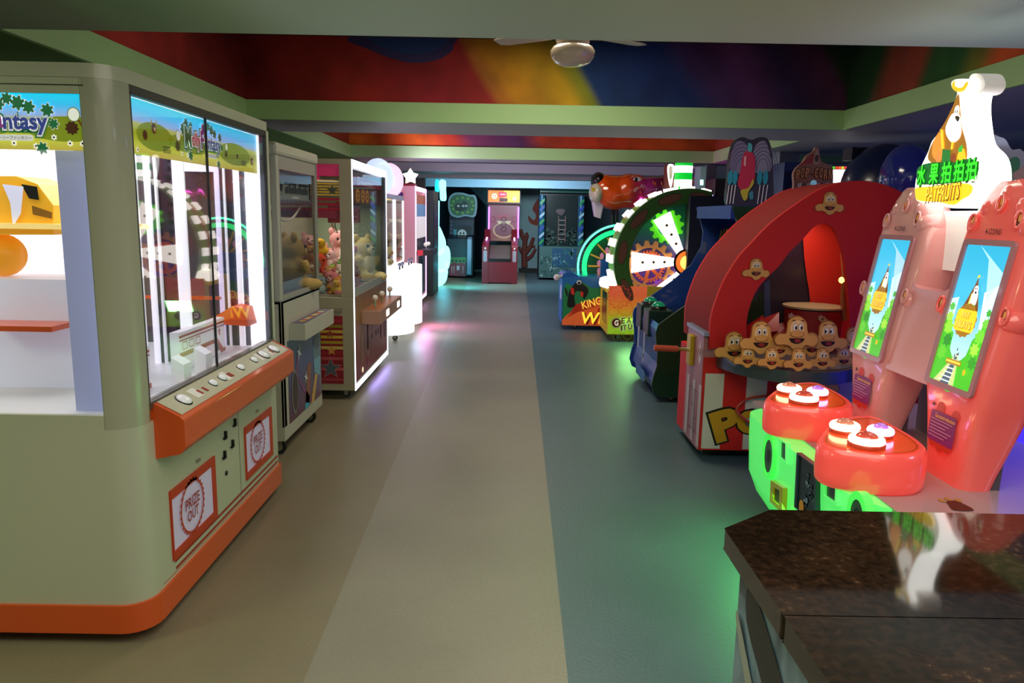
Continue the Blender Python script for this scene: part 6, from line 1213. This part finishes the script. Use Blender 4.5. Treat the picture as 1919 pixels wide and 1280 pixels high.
def screen(fr, e, tag_):
    hw, z0, z1 = .132, -.262, .272
    mb = MB(); o = rrect(-hw - .022, z0 - .022, hw + .022, z1 + .022, .02); i_ = rrect(-hw, z0, hw, z1, .006); mb.ring(fr, o, i_, 0, .012, M('#b88088', .25, coat=.5)); mb.build('screen_bezel', t)
    sky = grad('screen_sky', [(0, '#e8f8d8'), (.3, '#b8ecfc'), (.6, '#48c8ec'), (1, '#38bce4')], 1.2 + z0, 1.2 + z1, 2, emit=1.15, rough=.15)
    for n in sky.node_tree.nodes:
        if n.type == 'BSDF_PRINCIPLED': n.inputs['Base Color'].default_value = (0, 0, 0, 1); [sky.node_tree.links.remove(l) for l in list(n.inputs['Base Color'].links)]
    E = lambda c, k=.95: M(c, .15, emit=k * e)
    b_ = MB(); b_.flat(fr, [(-hw, z0), (hw, z0), (hw, z1), (-hw, z1)], sky, .003)
    for pts, c in (([(-.05, z1), (.02, z1 - .05), (.07, z1 - .2), (.1, z1 - .3), (hw, z1 - .32), (hw, z1 - .1)], '#a8dcf4'), ([(.05, .1), (hw, .14), (hw, -.08), (.08, -.05)], '#d8f0fc'), ([(-hw, .06), (-.09, .07), (-.09, -.01), (-hw, -.02)], '#c8f0f8')):
        b_.flat(fr, pts, E(c), .004)
    b_.flat(fr, spl([(-hw + .002, z0 + .002), (-hw + .002, -.02), (-.1, .0), (-.09, -.05), (-.06, -.07), (-.055, -.13), (.0, -.17), (.05, -.14), (.06, -.08), (.09, -.05), (.1, -.01), (hw - .002, 0), (hw - .002, z0 + .002)], 2), E('#48b828'), .005)
    for a, b, r, c in ((-.112, .03, .018, '#58b848'), (-.11, -.01, .022, '#9ce048'), (.112, .03, .016, '#48a838'), (.11, -.01, .02, '#70c840'), (-.1, -.05, .03, '#8cdc38'), (-.085, -.1, .028, '#2c8c24'), (.1, -.06, .03, '#70d038'), (.09, -.11, .026, '#a0e048'), (-.1, -.15, .03, '#60c430'), (.1, -.16, .026, '#38982c')):
        b_.flat(fr, gear(a, b, r, 7, .25), E(c), .006)
    b_.flat(fr, [(-.1, z0), (.03, z0), (.012, -.14), (-.005, -.14)], E('#c8d890', .8), .007)
    b_.flat(fr, [(-.055, z0), (.0, z0), (.008, -.14), (.0, -.14)], E('#506878', .7), .008)
    for k in range(7): z = z0 + .008 + k * .017; w_ = .06 * (1 - k * .13); c = -.03 + k * .005; b_.flat(fr, [(c - w_ / 2 - .008, z), (c + w_ / 2 + .008, z), (c + w_ / 2 + .004, z + .005), (c - w_ / 2 - .004, z + .005)], E('#e0e8f0', .8), .009)
    # pear shaped cartoon animal
    base_fr = fr; fr = Fr(base_fr.p(0, .05), base_fr.U, base_fr.V)
    b_.flat(fr, spl([(-.045, -.03), (-.03, .02), (-.008, .075), (.0, .1), (.01, .075), (.035, .02), (.045, -.03)], 3), E('#7c4c20', .7), .009)
    b_.flat(fr, ell(.01, .02, .02, .038, 16), E('#f4f0e8'), .0105); b_.flat(fr, ell(.008, .058, .014, .014, 14), E('#f8f4f0'), .0105)
    for q_ in (.002, .012): b_.flat(fr, ell(q_, .06, .0025, .004, 8), E('#101010', .1), .0115)
    b_.flat(fr, ell(.012, .046, .006, .005, 8), E('#302018', .3), .012); b_.flat(fr, spl([(-.006, .098), (-.002, .11), (.004, .112), (.012, .104), (.002, .102)], 3), E('#e0d040'), .0105)
    b_.flat(fr, [(-.02, -.03), (-.012, .04), (-.005, .04), (-.012, -.03)], E('#e8d850'), .0105); b_.flat(fr, [(-.02, -.03), (.03, -.03), (.025, -.0), (-.015, -.0)], E('#48a030'), .011)
    b_.flat(fr, gear(0, -.062, .066, 14, .06), E('#a87818', .7), .012); b_.flat(fr, rrect(-.06, -.105, .06, -.022, .014), E('#f0cc28'), .013)
    b_.text(fr, 'PAT', 0, -.043, .05, .026, E('#a86410', .6), .0145, bold=.03); b_.text(fr, 'PAT', 0, -.042, .046, .022, E('#ffe870'), .016, bold=.0)
    b_.text(fr, 'FRUITS', 0, -.08, .095, .03, E('#a86410', .6), .0145, bold=.03); b_.text(fr, 'FRUITS', 0, -.079, .09, .026, E('#ffe870'), .016, bold=.0)
    fr = base_fr
    for a, b in ((.0, -.125), (.012, -.14), (-.008, -.15)): b_.flat(fr, ell(a, b, .003, .006, 8), E('#385068', .4), .01)
    b_.flat(fr, rrect(-.05, -.185, .045, -.165, .004), E('#a87c18', .8), .011); [b_.flat(fr, rrect(-.045 + .01 * k, -.179, -.038 + .01 * k, -.17, .001, 1), E('#f8e060'), .0125) for k in range(9)]
    b_.flat(fr, ell(.075, -.2, .008, .012, 10), E('#f0b020'), .01)
    o = b_.build('screen', t); off = t.location.z
    for n in sky.node_tree.nodes:
        if n.type == 'MAP_RANGE': n.inputs[1].default_value -= off; n.inputs[2].default_value -= off
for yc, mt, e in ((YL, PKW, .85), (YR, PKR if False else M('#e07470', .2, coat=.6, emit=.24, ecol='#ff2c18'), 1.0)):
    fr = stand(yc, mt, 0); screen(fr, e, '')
    g = Fr((1.686, yc + .01, .77), (0, -1, 0), (.06, 0, 1)); b_ = MB(); PU = M('#7c2c6c', .35, emit=.06); OG = M('#c83c28', .35, emit=.08)
    for s, z in ((-.05, -.065), (0, -.075), (.05, -.065), (-.03, .07), (.07, .06)): b_.flat(g, ell(s, z, .026, .024, 14), OG, .003)
    b_.flat(g, rrect(-.085, -.065, .085, .055, .012), PU, .005); b_.text(g, 'Gameintroduction', .015, .038, .13, .016, M('#f0b848', .4, emit=.2), .008)
    for k in range(6): b_.flat(g, [(-.075, .02 - k * .013), (.07 - (k % 3) * .02, .02 - k * .013), (.07 - (k % 3) * .02, .024 - k * .013), (-.075, .024 - k * .013)], M('#c88ca8', .4), .008)
    b_.flat(g, star(-.08, .075, .012, 3, .5), M('#3c1c20', .4), .004); b_.build('instruction_plate', t)
    MB().ext(Fr((0, yc + .12, 0), (1, 0, 0)), [(1.75, .56), (1.845, .56), (1.865, 1.12), (1.83, 1.1), (1.78, .93)], 0, .24, M('#5c545c', .5)).build('stand_box', t)
# bridge between the stands
mb = MB(); x = xf_(1.22); br = Fr((xf_(1.2), 0, 1.2), (0, -1, 0), (TAN, 0, 1)); mb.ext(br, [(-3.3, -.3), (-2.93, -.3), (-2.93, .12), (-3.02, .075), (-3.21, .075), (-3.3, .12)], -.14, -.012, M('#d89490', .25, coat=.5, emit=.1)); mb.build('bridge_panel', t)
mb = MB(); mb.box((1.98, 2.98, .56), (2.0, 3.5, 1.55), M('#7c7078', .35)); 
pb = FX(1.98, sgn=-1)
for a, b, r, c in ((-3.22, 1.5, .025, '#98b040'), (-3.21, 1.46, .022, '#98b040'), (-3.23, 1.43, .02, '#a8c048'), (-3.22, 1.32, .05, '#8c2028')): mb.flat(pb, ell(a, b, r, r * 1.2, 14), M(c, .35, emit=.05), .003)
mb.build('rear_panel', t)
# deck and base
mb = MB(); dk = [(1.18, 4.0), (2.35, 4.0), (2.35, 2.38), (1.32, 2.38), (1.24, 2.44), (1.18, 2.55)]; mb.ext(ZUP, [(1.5, 4.0), (2.35, 4.0), (2.35, 2.3), (1.45, 2.3)], .08, .56, M('#a89094', .4)); mb.ext(ZUP, [(2.35, 4.0), (1.35, 4.0), (1.35, 2.42), (1.6, 2.3), (2.35, 2.3)], .545, .565, M('#b09898', .3, coat=.3)); mb.build('deck', t)
mb = MB(); up = Fr((0, 0, .565), (1, 0, 0), (0, 1, 0)); c = ZP(1790, 945, .565)
mb.flat(up, spl([(c.x - .04, c.y - .06), (c.x + .03, c.y - .06), (c.x + .03, c.y), (c.x + .015, c.y + .03), (c.x - .02, c.y + .02), (c.x - .03, c.y - .01)], 3), M('#402418', .4), .002)
for a, b in ((-.03, .03), (.0, .045), (.03, .035)): mb.flat(up, ell(c.x + a, c.y + b, .012, .018, 10), M('#b88c48', .4), .002)
mb.build('deck_print', t)
# green lit front body
GRN = M('#80d890', .3, coat=.4, emit=.8, ecol='#40e858'); GR2 = M('#70e868', .3, coat=.4, emit=.9, ecol='#20e040')
rings = []
for z, e in ((.06, -.12), (.16, -.05), (.26, -.012), (.45, -.002), (.56, .0)):
    o = []
    base = [(1.36 - e, 3.86 + e), (1.27 - e, 3.78 + e), (1.25 - e, 3.6), (1.25 - e, 2.75), (1.27 - e, 2.6 - e), (1.34 - e * .6, 2.48 - e), (1.46, 2.42 - e), (1.6, 2.42 - e)]
    back = [(1.6, 3.86 + e)]
    o = [Vector((a, b, z)) for a, b in spl(base, 3, False) + back]; rings.append(o)
mb = MB(); mb.loft(rings, GRN); mb.build('green_front', t)
fb_ = FX(1.245, sgn=-1); qq = lambda p: fb_.pxs(p)
def plate(name, pts, m, d0=-.01, d1=.012, m2=None, ins=.75):
    b_ = MB(); p = qq(pts); cx = sum(a for a, b in p) / len(p); cz = sum(b for a, b in p) / len(p); i_ = [(cx + (a - cx) * ins, cz + (b - cz) * (ins + .1)) for a, b in p]
    b_.ring(fb_, p, i_, d0, d1, m); b_.flat(fb_, i_, m2 or M('#303438', .3), .004); return b_.build(name, t)
KO = M('#484c50', .25, .4)
plate('coin_slot', [(1465, 822), (1478, 830), (1478, 870), (1464, 858)], GRN, m2=KO); plate('coin_slot', [(1550, 880), (1575, 895), (1573, 948), (1548, 930)], GRN, m2=KO)
plate('coin_return', [(1449, 900), (1472, 915), (1470, 962), (1447, 940)], M('#a8a818', .3, coat=.3, emit=.1), m2=M('#40581c', .4), ins=.5)
plate('ticket_door', [(1498, 848), (1536, 876), (1533, 985), (1493, 950)], M('#30484c', .3), m2=M('#283438', .25, .3), ins=.85)
b_ = MB(); r_ = random.Random(2)
for k in range(14): a, b = fb_.px(r_.uniform(1502, 1528), r_.uniform(880, 950)); b_.flat(fb_, ell(a, b, r_.uniform(.008, .02), r_.uniform(.006, .014), 8), M(r_.choice(('#506878', '#283c44', '#38585c', '#7890a0')), .3), .008)
b_.flat(fb_, ell(*fb_.px(1506, 950), .025, .03, 14), M('#c88820', .4, emit=.1), .01); b_.build('door_print', t)
for u, v, rr in ((1439, 835, .055), ):
    b_ = MB(); a, b = fb_.px(u + 3, v + 20); b_.ring(fb_, ell(a, b, .08, .11, 24), ell(a, b, .055, .085, 24), -.01, .008, GR2); b_.flat(fb_, ell(a, b, .052, .08, 20), M('#386840', .4), .006); b_.flat(fb_, ell(a, b, .02, .035, 14), M('#203828', .4), .008); b_.build('speaker', t)
b_ = MB(); a, b = fb_.px(1612, 955); b -= .03; b_.ring(fb_, ell(a, b, .075, .095, 24), ell(a, b, .05, .065, 24), -.02, .012, GR2); b_.flat(fb_, ell(a, b, .052, .078, 20), M('#306038', .4), .01); b_.flat(fb_, ell(a, b, .025, .035, 14), M('#182820', .4), .012); b_.build('speaker', t)
# red pods
pod_px = [(1530, 824), (1546, 802), (1568, 786), (1605, 778), (1638, 779), (1670, 794), (1705, 813), (1732, 832), (1740, 845), (1724, 856), (1670, 858), (1616, 852), (1562, 844), (1535, 834)]
ZT = .716; base = [(ZP(u, v, ZT).x, ZP(u, v, ZT).y) for u, v in pod_px]
def pod(dy, s, dx=0):
    P = spl([(a + dx, b + dy) for a, b in base], 3); cx = sum(a for a, b in P) / len(P); cy_ = sum(b for a, b in P) / len(P)
    rings = []
    for z, k in ((ZT - .15, .93), (ZT - .135, .985), (ZT - .1, 1.0), (ZT - .05, 1.0), (ZT - .015, .99), (ZT, .95)): rings.append([Vector((cx + (a - cx) * k, cy_ + (b - cy_) * k, z)) for a, b in P])
    A = sum(P[i][0] * P[(i + 1) % len(P)][1] - P[(i + 1) % len(P)][0] * P[i][1] for i in range(len(P)))
    if A < 0: rings = [r[::-1] for r in rings]
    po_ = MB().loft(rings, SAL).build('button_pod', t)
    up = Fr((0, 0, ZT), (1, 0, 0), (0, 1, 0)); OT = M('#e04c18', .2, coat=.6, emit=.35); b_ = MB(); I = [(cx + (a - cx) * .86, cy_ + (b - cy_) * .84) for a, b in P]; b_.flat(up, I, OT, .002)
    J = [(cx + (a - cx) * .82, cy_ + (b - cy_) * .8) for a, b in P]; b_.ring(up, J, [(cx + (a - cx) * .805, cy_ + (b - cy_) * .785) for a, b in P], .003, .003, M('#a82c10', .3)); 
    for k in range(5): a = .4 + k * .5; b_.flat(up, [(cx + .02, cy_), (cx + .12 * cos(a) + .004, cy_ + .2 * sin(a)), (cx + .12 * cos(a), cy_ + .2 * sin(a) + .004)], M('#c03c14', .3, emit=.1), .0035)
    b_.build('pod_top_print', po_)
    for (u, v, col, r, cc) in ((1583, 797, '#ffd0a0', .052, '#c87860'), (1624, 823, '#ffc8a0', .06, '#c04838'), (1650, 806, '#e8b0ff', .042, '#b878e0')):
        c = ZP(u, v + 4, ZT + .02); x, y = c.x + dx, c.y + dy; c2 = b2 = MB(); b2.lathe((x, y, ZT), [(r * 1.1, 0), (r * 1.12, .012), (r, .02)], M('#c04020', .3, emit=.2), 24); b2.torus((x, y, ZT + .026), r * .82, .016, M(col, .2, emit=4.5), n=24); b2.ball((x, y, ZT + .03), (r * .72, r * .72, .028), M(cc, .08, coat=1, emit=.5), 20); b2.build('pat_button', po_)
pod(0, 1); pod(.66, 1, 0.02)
# lit topper with a cartoon animal
XT = 1.775; ft = FX(XT, sgn=-1); q = lambda p: ft.pxs(p); LW = M('#fffff8', .3, emit=3.2); LWd = M('#f0e8e0', .3, emit=.25)
face = [(1724, 379), (1715, 367), (1717, 334), (1729, 306), (1740, 283), (1747, 264), (1766, 241), (1780, 212), (1794, 175), (1785, 166), (1783, 154), (1794, 148), (1813, 150), (1818, 160), (1806, 178), (1803, 205), (1806, 240), (1812, 270), (1830, 290), (1838, 312), (1838, 345), (1826, 370), (1806, 386), (1783, 390), (1757, 384)]
mb = MB(); F2 = spl(q(face), 3); mb.ext(ft, F2, -.115, 0, M('#fffaf0', .3, emit=1.0), LW, smooth=True); mb.build('topper_body', t)
mb = MB(); top_ = spl(q([(1818, 142), (1829, 135), (1846, 140), (1862, 140), (1872, 149), (1868, 163), (1855, 176), (1820, 178), (1812, 165)]), 3); fq = FX(XT + .07, sgn=-1); mb.ext(FX(XT + .03, sgn=-1), spl(FX(XT + .03, sgn=-1).pxs([(1816, 148), (1824, 138), (1840, 141), (1846, 160), (1835, 176), (1815, 176)]), 3), -.08, .0, LWd, smooth=True); mb.build('topper_ear', t, bevel=.01)
mb = MB(); E = lambda c, k=.9: M(c, .3, emit=k)
mb.flat(ft, spl(q([(1741, 300), (1743, 280), (1758, 250), (1772, 228), (1786, 200), (1797, 176), (1800, 200), (1804, 240), (1812, 270), (1812, 300), (1795, 312), (1760, 310)]), 3), E('#a87020', .8), .002)
mb.flat(ft, spl(q([(1748, 288), (1752, 262), (1764, 248), (1768, 268), (1766, 298), (1756, 300)]), 3), E('#f09838'), .0035)
mb.flat(ft, spl(q([(1778, 228), (1786, 214), (1796, 212), (1802, 222), (1803, 250), (1795, 264), (1784, 266), (1775, 252), (1774, 240)]), 3), E('#fffcf4', 1.4), .004); mb.flat(ft, ell(*ft.px(1795, 209), .018, .024, 14), E('#fffcf4', 1.4), .005)
for u in (1793, 1797): mb.flat(ft, ell(*ft.px(u, 209), .003, .008, 8), M('#181008', .4), .0065)
mb.flat(ft, spl(q([(1793, 219), (1797, 217), (1802, 220), (1799, 228), (1796, 226)]), 2), M('#50401c', .4), .0075)
mb.flat(ft, q([(1765, 242), (1770, 244), (1772, 278), (1767, 280)]), E('#f8d838'), .006); mb.flat(ft, q([(1786, 266), (1790, 266), (1788, 280), (1784, 280)]), E('#f8d838'), .006)
mb.flat(ft, q([(1769, 280), (1784, 281), (1784, 305), (1767, 305)]), E('#2c8c38', .6), .0065); mb.flat(ft, spl(q([(1796, 298), (1800, 284), (1808, 278), (1812, 288), (1812, 305), (1800, 308)]), 3), E('#f0d028'), .0065); mb.flat(ft, spl(q([(1799, 284), (1801, 276), (1807, 272), (1806, 284)]), 3), E('#40c040'), .007); mb.flat(ft, gear(*ft.px(1789, 296), .02, 9, .2), E('#a05028', .6), .007); mb.flat(ft, ell(*ft.px(1762, 295), .02, .024, 12), E('#e89048'), .007)
mb.flat(ft, spl(q([(1785, 160), (1790, 150), (1792, 162), (1804, 164), (1812, 154), (1816, 156), (1808, 170), (1796, 172), (1788, 168)]), 3), E('#e8c820', .9), .003)
mb.build('topper_print', t)
mb = MB(); a, b = ft.px(1780, 326)
plate_o = spl(q([(1722, 318), (1735, 308), (1760, 304), (1790, 304), (1815, 298), (1830, 300), (1838, 312), (1834, 328), (1820, 338), (1780, 344), (1740, 346), (1723, 342)]), 3); mb.flat(ft, plate_o, E('#107828', .6), .008)
CJ = '水果拍拍拍'
for k, ch in enumerate(CJ):
    u = 1732 + 23.5 * k; c = ft.px(u, 329 - 2.9 * k); wd = .068; mb.text(ft, ch, c[0] + .002, c[1] - .003, wd + .008, .096, E('#0c5c18', .4), .010, bold=.05); mb.text(ft, ch, c[0], c[1], wd, .084, E('#38f028', 1.1), .013, bold=.025)
mb.flat(ft, spl(q([(1720, 352), (1745, 350), (1800, 344), (1825, 348), (1822, 364), (1806, 374), (1790, 384), (1760, 378), (1724, 376), (1718, 364)]), 3), E('#f0d020', 1.0), .007)
a, b = ft.px(1771, 361); mb.text(ft, 'PATFRUITS', a, b - .002, .25, .072, E('#8c4c10', .4), .010, bold=.04, rot=.05, shear=.2); mb.text(ft, 'PATFRUITS', a, b, .243, .062, E('#ffd838', 1.1), .013, bold=.01, rot=.05, shear=.2)
mb.build('topper_lettering', t)
MB().box((1.87, 2.98, 1.35), (1.95, 3.4, 1.6), M('#e8e0d8', .3, emit=.3)).build('topper_post', t)
for a in (2.5, 3.9): caster(t, 2.2, a, .08, .035)
MB().box((1.45, 2.4, .0), (2.25, 3.9, .08), BLACK).build('plinth', t)
area('green_glow', (1.235, 3.15, .3), .4, 7, (.15, 1, .25), (0, radians(60), 0), 1.0)
# white leaf printed sign behind
fz = FY(4.1); t = MB(); t.ext(fz, spl([(a, min(b, 2.1)) for a, b in fz.pxs([(1862, 255), (1872, 256), (1885, 262), (1896, 280), (1910, 279), (1918, 284), (1935, 300), (1940, 350), (1940, 500), (1880, 500), (1872, 400), (1872, 300)])], 3), -.05, 0, M('#c0b8b8', .35, coat=.4)); 
t.flat(fz, spl(fz.pxs([(1887, 330), (1886, 312), (1892, 298), (1904, 294), (1911, 302), (1908, 318), (1898, 334)]), 3), M('#4c9058', .4), .003); t.flat(fz, spl(fz.pxs([(1897, 325), (1908, 318), (1922, 312), (1922, 330), (1908, 336), (1900, 336)]), 3), M('#d8a890', .4), .005)
sg = tag(t.build('leaf_printed_board', bevel=.008), 'pale board with a green leaf print standing behind the lit topper at the right edge', 'sign board')
t2 = MB(); t2.box((fz.px(1880, 480)[0], 4.12, 0), (fz.px(1935, 480)[0], 4.16, 1.3), M('#5c5460', .5)); o = t2.build('support_leg', sg)
# blue lit cabinet at the right edge
t = thing('blue_lit_cabinet', 'cabinet with a glowing violet blue side panel at the right edge of the room', 'arcade cabinet', (3.1, 4.0, 0))
fe = FX(2.75, sgn=-1); MB().box((2.76, 3.3, .0), (3.5, 4.35, 1.5), BLACK).build('cabinet', t); mb = MB()
mb.flat(fe, [(-4.3, .25), (-3.35, .25), (-3.35, 1.1), (-4.3, 1.35)], M('#4030ff', .35, emit=1.3), .0); mb.build('blue_panel', t)
# navy domes behind the arch
def at(u, v, y): return YP(u, v, y)
t = thing('domed_ride', 'big navy blue dome of a ride behind the red popcorn arch', 'kiddie ride', (at(1650, 340, 7.0).x, 7.0, 0)); NV = M('#142450', .3, coat=.3)
c = at(1655, 355, 7.0); k = 7 / 1400
MB().ball(c, (75 * k, .36, 82 * k), NV, 32).build('dome', t); MB().box((c.x - .3, 6.75, 0), (c.x + .3, 7.25, c.z), M('#101c3c', .4)).build('body', t)
a, b = at(1598, 276, 7.1), at(1650, 300, 7.1); MB().box((a.x, 7.1, b.z), (b.x, 7.3, min(a.z, 2.3)), M('#0c1024', .5)).build('square_block', t)
t = thing('domed_ride', 'lighter blue dome with a bright highlight, right of the navy dome', 'kiddie ride', (at(1700, 340, 6.4).x, 6.4, 0)); c = at(1695, 335, 6.4); k = 6.4 / 1400
MB().ball(c, (42 * k, .25, 62 * k), M('#2c38a0', .15, coat=.8), 28).build('dome', t); MB().box((c.x - .15, 6.25, 0), (c.x + .15, 6.5, c.z), M('#1c2460', .4)).build('body', t)
# things in the right bay
def card(name, lab, cat, u0, v0, u1, v1, y, m, dp=.5, zb=0.0, extra=None):
    a, b = YP(u0, v1, y), YP(u1, v0, y); mb = MB(); mb.box((a.x, y, zb), (b.x, y + dp, b.z), m)
    if extra: extra(mb, FY(y))
    return tag(mb.build(name), lab, cat)
card('blue_cabinet', 'plain dark blue cabinet behind the popcorn sign', 'cabinet', 1462, 305, 1535, 420, 8.6, M('#1c3070', .4), .5)
def scr(mb, fr):
    mb.flat(fr, fr.pxs([(1561, 318), (1585, 318), (1585, 345), (1561, 345)]), M('#fffaf4', .4, emit=3), .003)
    for k_, c in enumerate(('#60c030', '#e84020', '#f06030', '#e8d030', '#e04030')): mb.flat(fr, fr.pxs([(1560 + 5.5 * k_, 312), (1565 + 5.5 * k_, 312), (1565 + 5.5 * k_, 317), (1560 + 5.5 * k_, 317)]), M(c, .4, emit=1), .003)
card('lit_screen_cabinet', 'cabinet with a bright white panel between the popcorn sign and the navy dome', 'arcade cabinet', 1556, 308, 1592, 350, 8.0, M('#303038', .4), .4, 0, scr)
card('brown_cabinet', 'dark brown cabinet beside the thin pillar, left of the oval marquee', 'cabinet', 1338, 335, 1368, 392, 10.6, M('#4c4038', .5), .6)
def boxes(mb, fr): pass
card('grey_crate', 'grey crate topmost in the stack behind the striped column', 'crate', 1296, 316, 1316, 332, 11.2, M('#5c5c78', .5), .4, YP(1300, 333, 11.2).z)
card('tan_crate', 'tan crate in the middle of the stack behind the striped column', 'crate', 1296, 333.5, 1316, 345, 11.2, M('#7c745c', .5), .4, YP(1300, 346, 11.2).z)
card('brown_crate', 'brown crate under the tan one behind the striped column', 'crate', 1296, 346.5, 1318, 400, 11.2, M('#6c6450', .5), .4)
def lamp2(mb, fr):
    for u, v, w_, h_, c in ((1315, 342, 3, 5, '#b0fff8'), (1313, 361, 3, 4, '#60e8f0')): mb.flat(fr, fr.pxs([(u - w_, v - h_), (u + w_, v - h_), (u + w_, v + h_), (u - w_, v + h_)]), M(c, .4, emit=2.5), .003)
card('tall_frame_cabinet', 'tall pale framed cabinet with small cyan lights beside the thin pillar', 'arcade cabinet', 1309, 312, 1324, 380, 10.2, M('#8ca0b0', .4), .3, 0, lamp2)
card('small_lilac_lamp_box', 'box with a small lilac lamp near the thin pillar', 'lamp box', 1325, 355, 1337, 380, 10.4, M('#706058', .5), .2, 0, lambda mb, fr: mb.flat(fr, ell(*fr.px(1331, 367), .04, .03, 10), M('#b0a8ff', .4, emit=3), .003))
# ================================================================ granite counter
t = thing('service_counter', 'reception counter with glossy dark brown granite top and blue printed side', 'counter', (1.0, .9, 0))
def granite():
    m = bpy.data.materials.new('granite'); m.use_nodes = True; nt = m.node_tree; b = nt.nodes['Principled BSDF']; N = nt.nodes.new; L = nt.links.new; tc = N('ShaderNodeTexCoord')
    n = N('ShaderNodeTexNoise'); n.inputs['Scale'].default_value = 60; n.inputs['Detail'].default_value = 8; n.inputs['Roughness'].default_value = .7; L(tc.outputs['Object'], n.inputs['Vector'])
    n2 = N('ShaderNodeTexNoise'); n2.inputs['Scale'].default_value = 5; n2.inputs['Detail'].default_value = 4; L(tc.outputs['Object'], n2.inputs['Vector'])
    mx = N('ShaderNodeMath'); mx.operation = 'MULTIPLY_ADD'; mx.inputs[1].default_value = .45; L(n2.outputs[0], mx.inputs[0]); L(n.outputs[0], mx.inputs[2])
    cr = N('ShaderNodeValToRGB'); L(mx.outputs[0], cr.inputs[0]); e = cr.color_ramp.elements; e.new(.5); e.new(.8)
    for el, (p, c) in zip(e, ((.45, '#0a0705'), (.66, '#17100a'), (.86, '#2c1e14'), (.98, '#5c4832'))): el.position = p; el.color = srgb(c)
    L(cr.outputs[0], b.inputs['Base Color']); b.inputs['Roughness'].default_value = .05; b.inputs['IOR'].default_value = 1.55; return m
GRA = granite(); ZC = 1.0
def zc(u, v): p = ZP(u, v, ZC); return (p.x, p.y)
bl, l1, sL, nl = zc(1443, 955), zc(1357, 990), zc(1465, 1150), zc(1545, 1280)
bR = zc(1919, 965); nL = (l1[0], .2); sy = (zc(1465, 1150)[1] + zc(1919, 1163)[1]) / 2
mb = MB(); mb.ext(ZUP, [(bl[0], bR[1] + .006), (2.6, bR[1] - .004), (2.6, sy + .0012), (nL[0], sy + .0012), l1], ZC - .038, ZC, GRA); mb.build('granite_slab', t, bevel=.008, seg=3)
mb = MB(); mb.ext(ZUP, [(nL[0], sy - .0012), (2.6, sy - .0012), (2.6, .2), nL], ZC - .038, ZC, GRA); mb.build('granite_slab', t, bevel=.008, seg=3)
MB().ext(ZUP, [(bl[0] + .02, bR[1] - .01), (2.55, bR[1] - .02), (2.55, .22), (nL[0] + .015, .22), (l1[0] + .015, l1[1])], ZC - .05, ZC - .036, BLACK).build('slab_gap', t)
def artmat():
    m = bpy.data.materials.new('painted_side'); m.use_nodes = True; nt = m.node_tree; b = nt.nodes['Principled BSDF']; N = nt.nodes.new; L = nt.links.new; tc = N('ShaderNodeTexCoord')
    n = N('ShaderNodeTexNoise'); n.inputs['Scale'].default_value = 4.5; n.inputs['Detail'].default_value = 3; n.inputs['Distortion'].default_value = 1.2; L(tc.outputs['Object'], n.inputs['Vector'])
    cr = N('ShaderNodeValToRGB'); L(n.outputs[0], cr.inputs[0]); e = cr.color_ramp.elements; e.new(.5); e.new(.8)
    for el, (p, c) in zip(e, ((.3, '#10181c'), (.44, '#385468'), (.55, '#88a8b8'), (.7, '#506878'))): el.position = p; el.color = srgb(c)
    L(cr.outputs[0], b.inputs['Base Color']); b.inputs['Roughness'].default_value = .3; return m
body = [(bl[0] + .03, bR[1] - .02), (2.5, bR[1] - .03), (2.5, .25), (nL[0] + .03, .25), (l1[0] + .03, l1[1] - .015)]
mb = MB(); mb.ext(ZUP, body, .0, ZC - .05, artmat()); fr = Fr((nL[0] + .03, 0, 0), (0, -1, 0)); DKG = M('#141c1c', .4); LG = M('#a8b0a0', .4)
mb.flat(fr, spl([(-1.2, .93), (-1.1, .9), (-.95, .82), (-.82, .78), (-.86, .7), (-.98, .72), (-1.1, .8), (-1.2, .86)], 3), DKG, .002); mb.flat(fr, spl([(-1.24, .85), (-1.1, .74), (-1.0, .66), (-.96, .58), (-1.04, .62), (-1.14, .72), (-1.24, .82)], 3), LG, .004)
mb.flat(fr, spl([(-1.12, .66), (-1.02, .68), (-.94, .58), (-.96, .46), (-1.06, .42), (-1.12, .5)], 3), M('#28241c', .4), .003); mb.flat(fr, spl([(-.86, .62), (-.78, .58), (-.74, .4), (-.84, .42)], 3), DKG, .003)
mb.flat(fr, [(-1.24, .62), (-1.23, .62), (-1.02, .2), (-1.04, .2)], DKG, .003)
mb.build('printed_body', t)
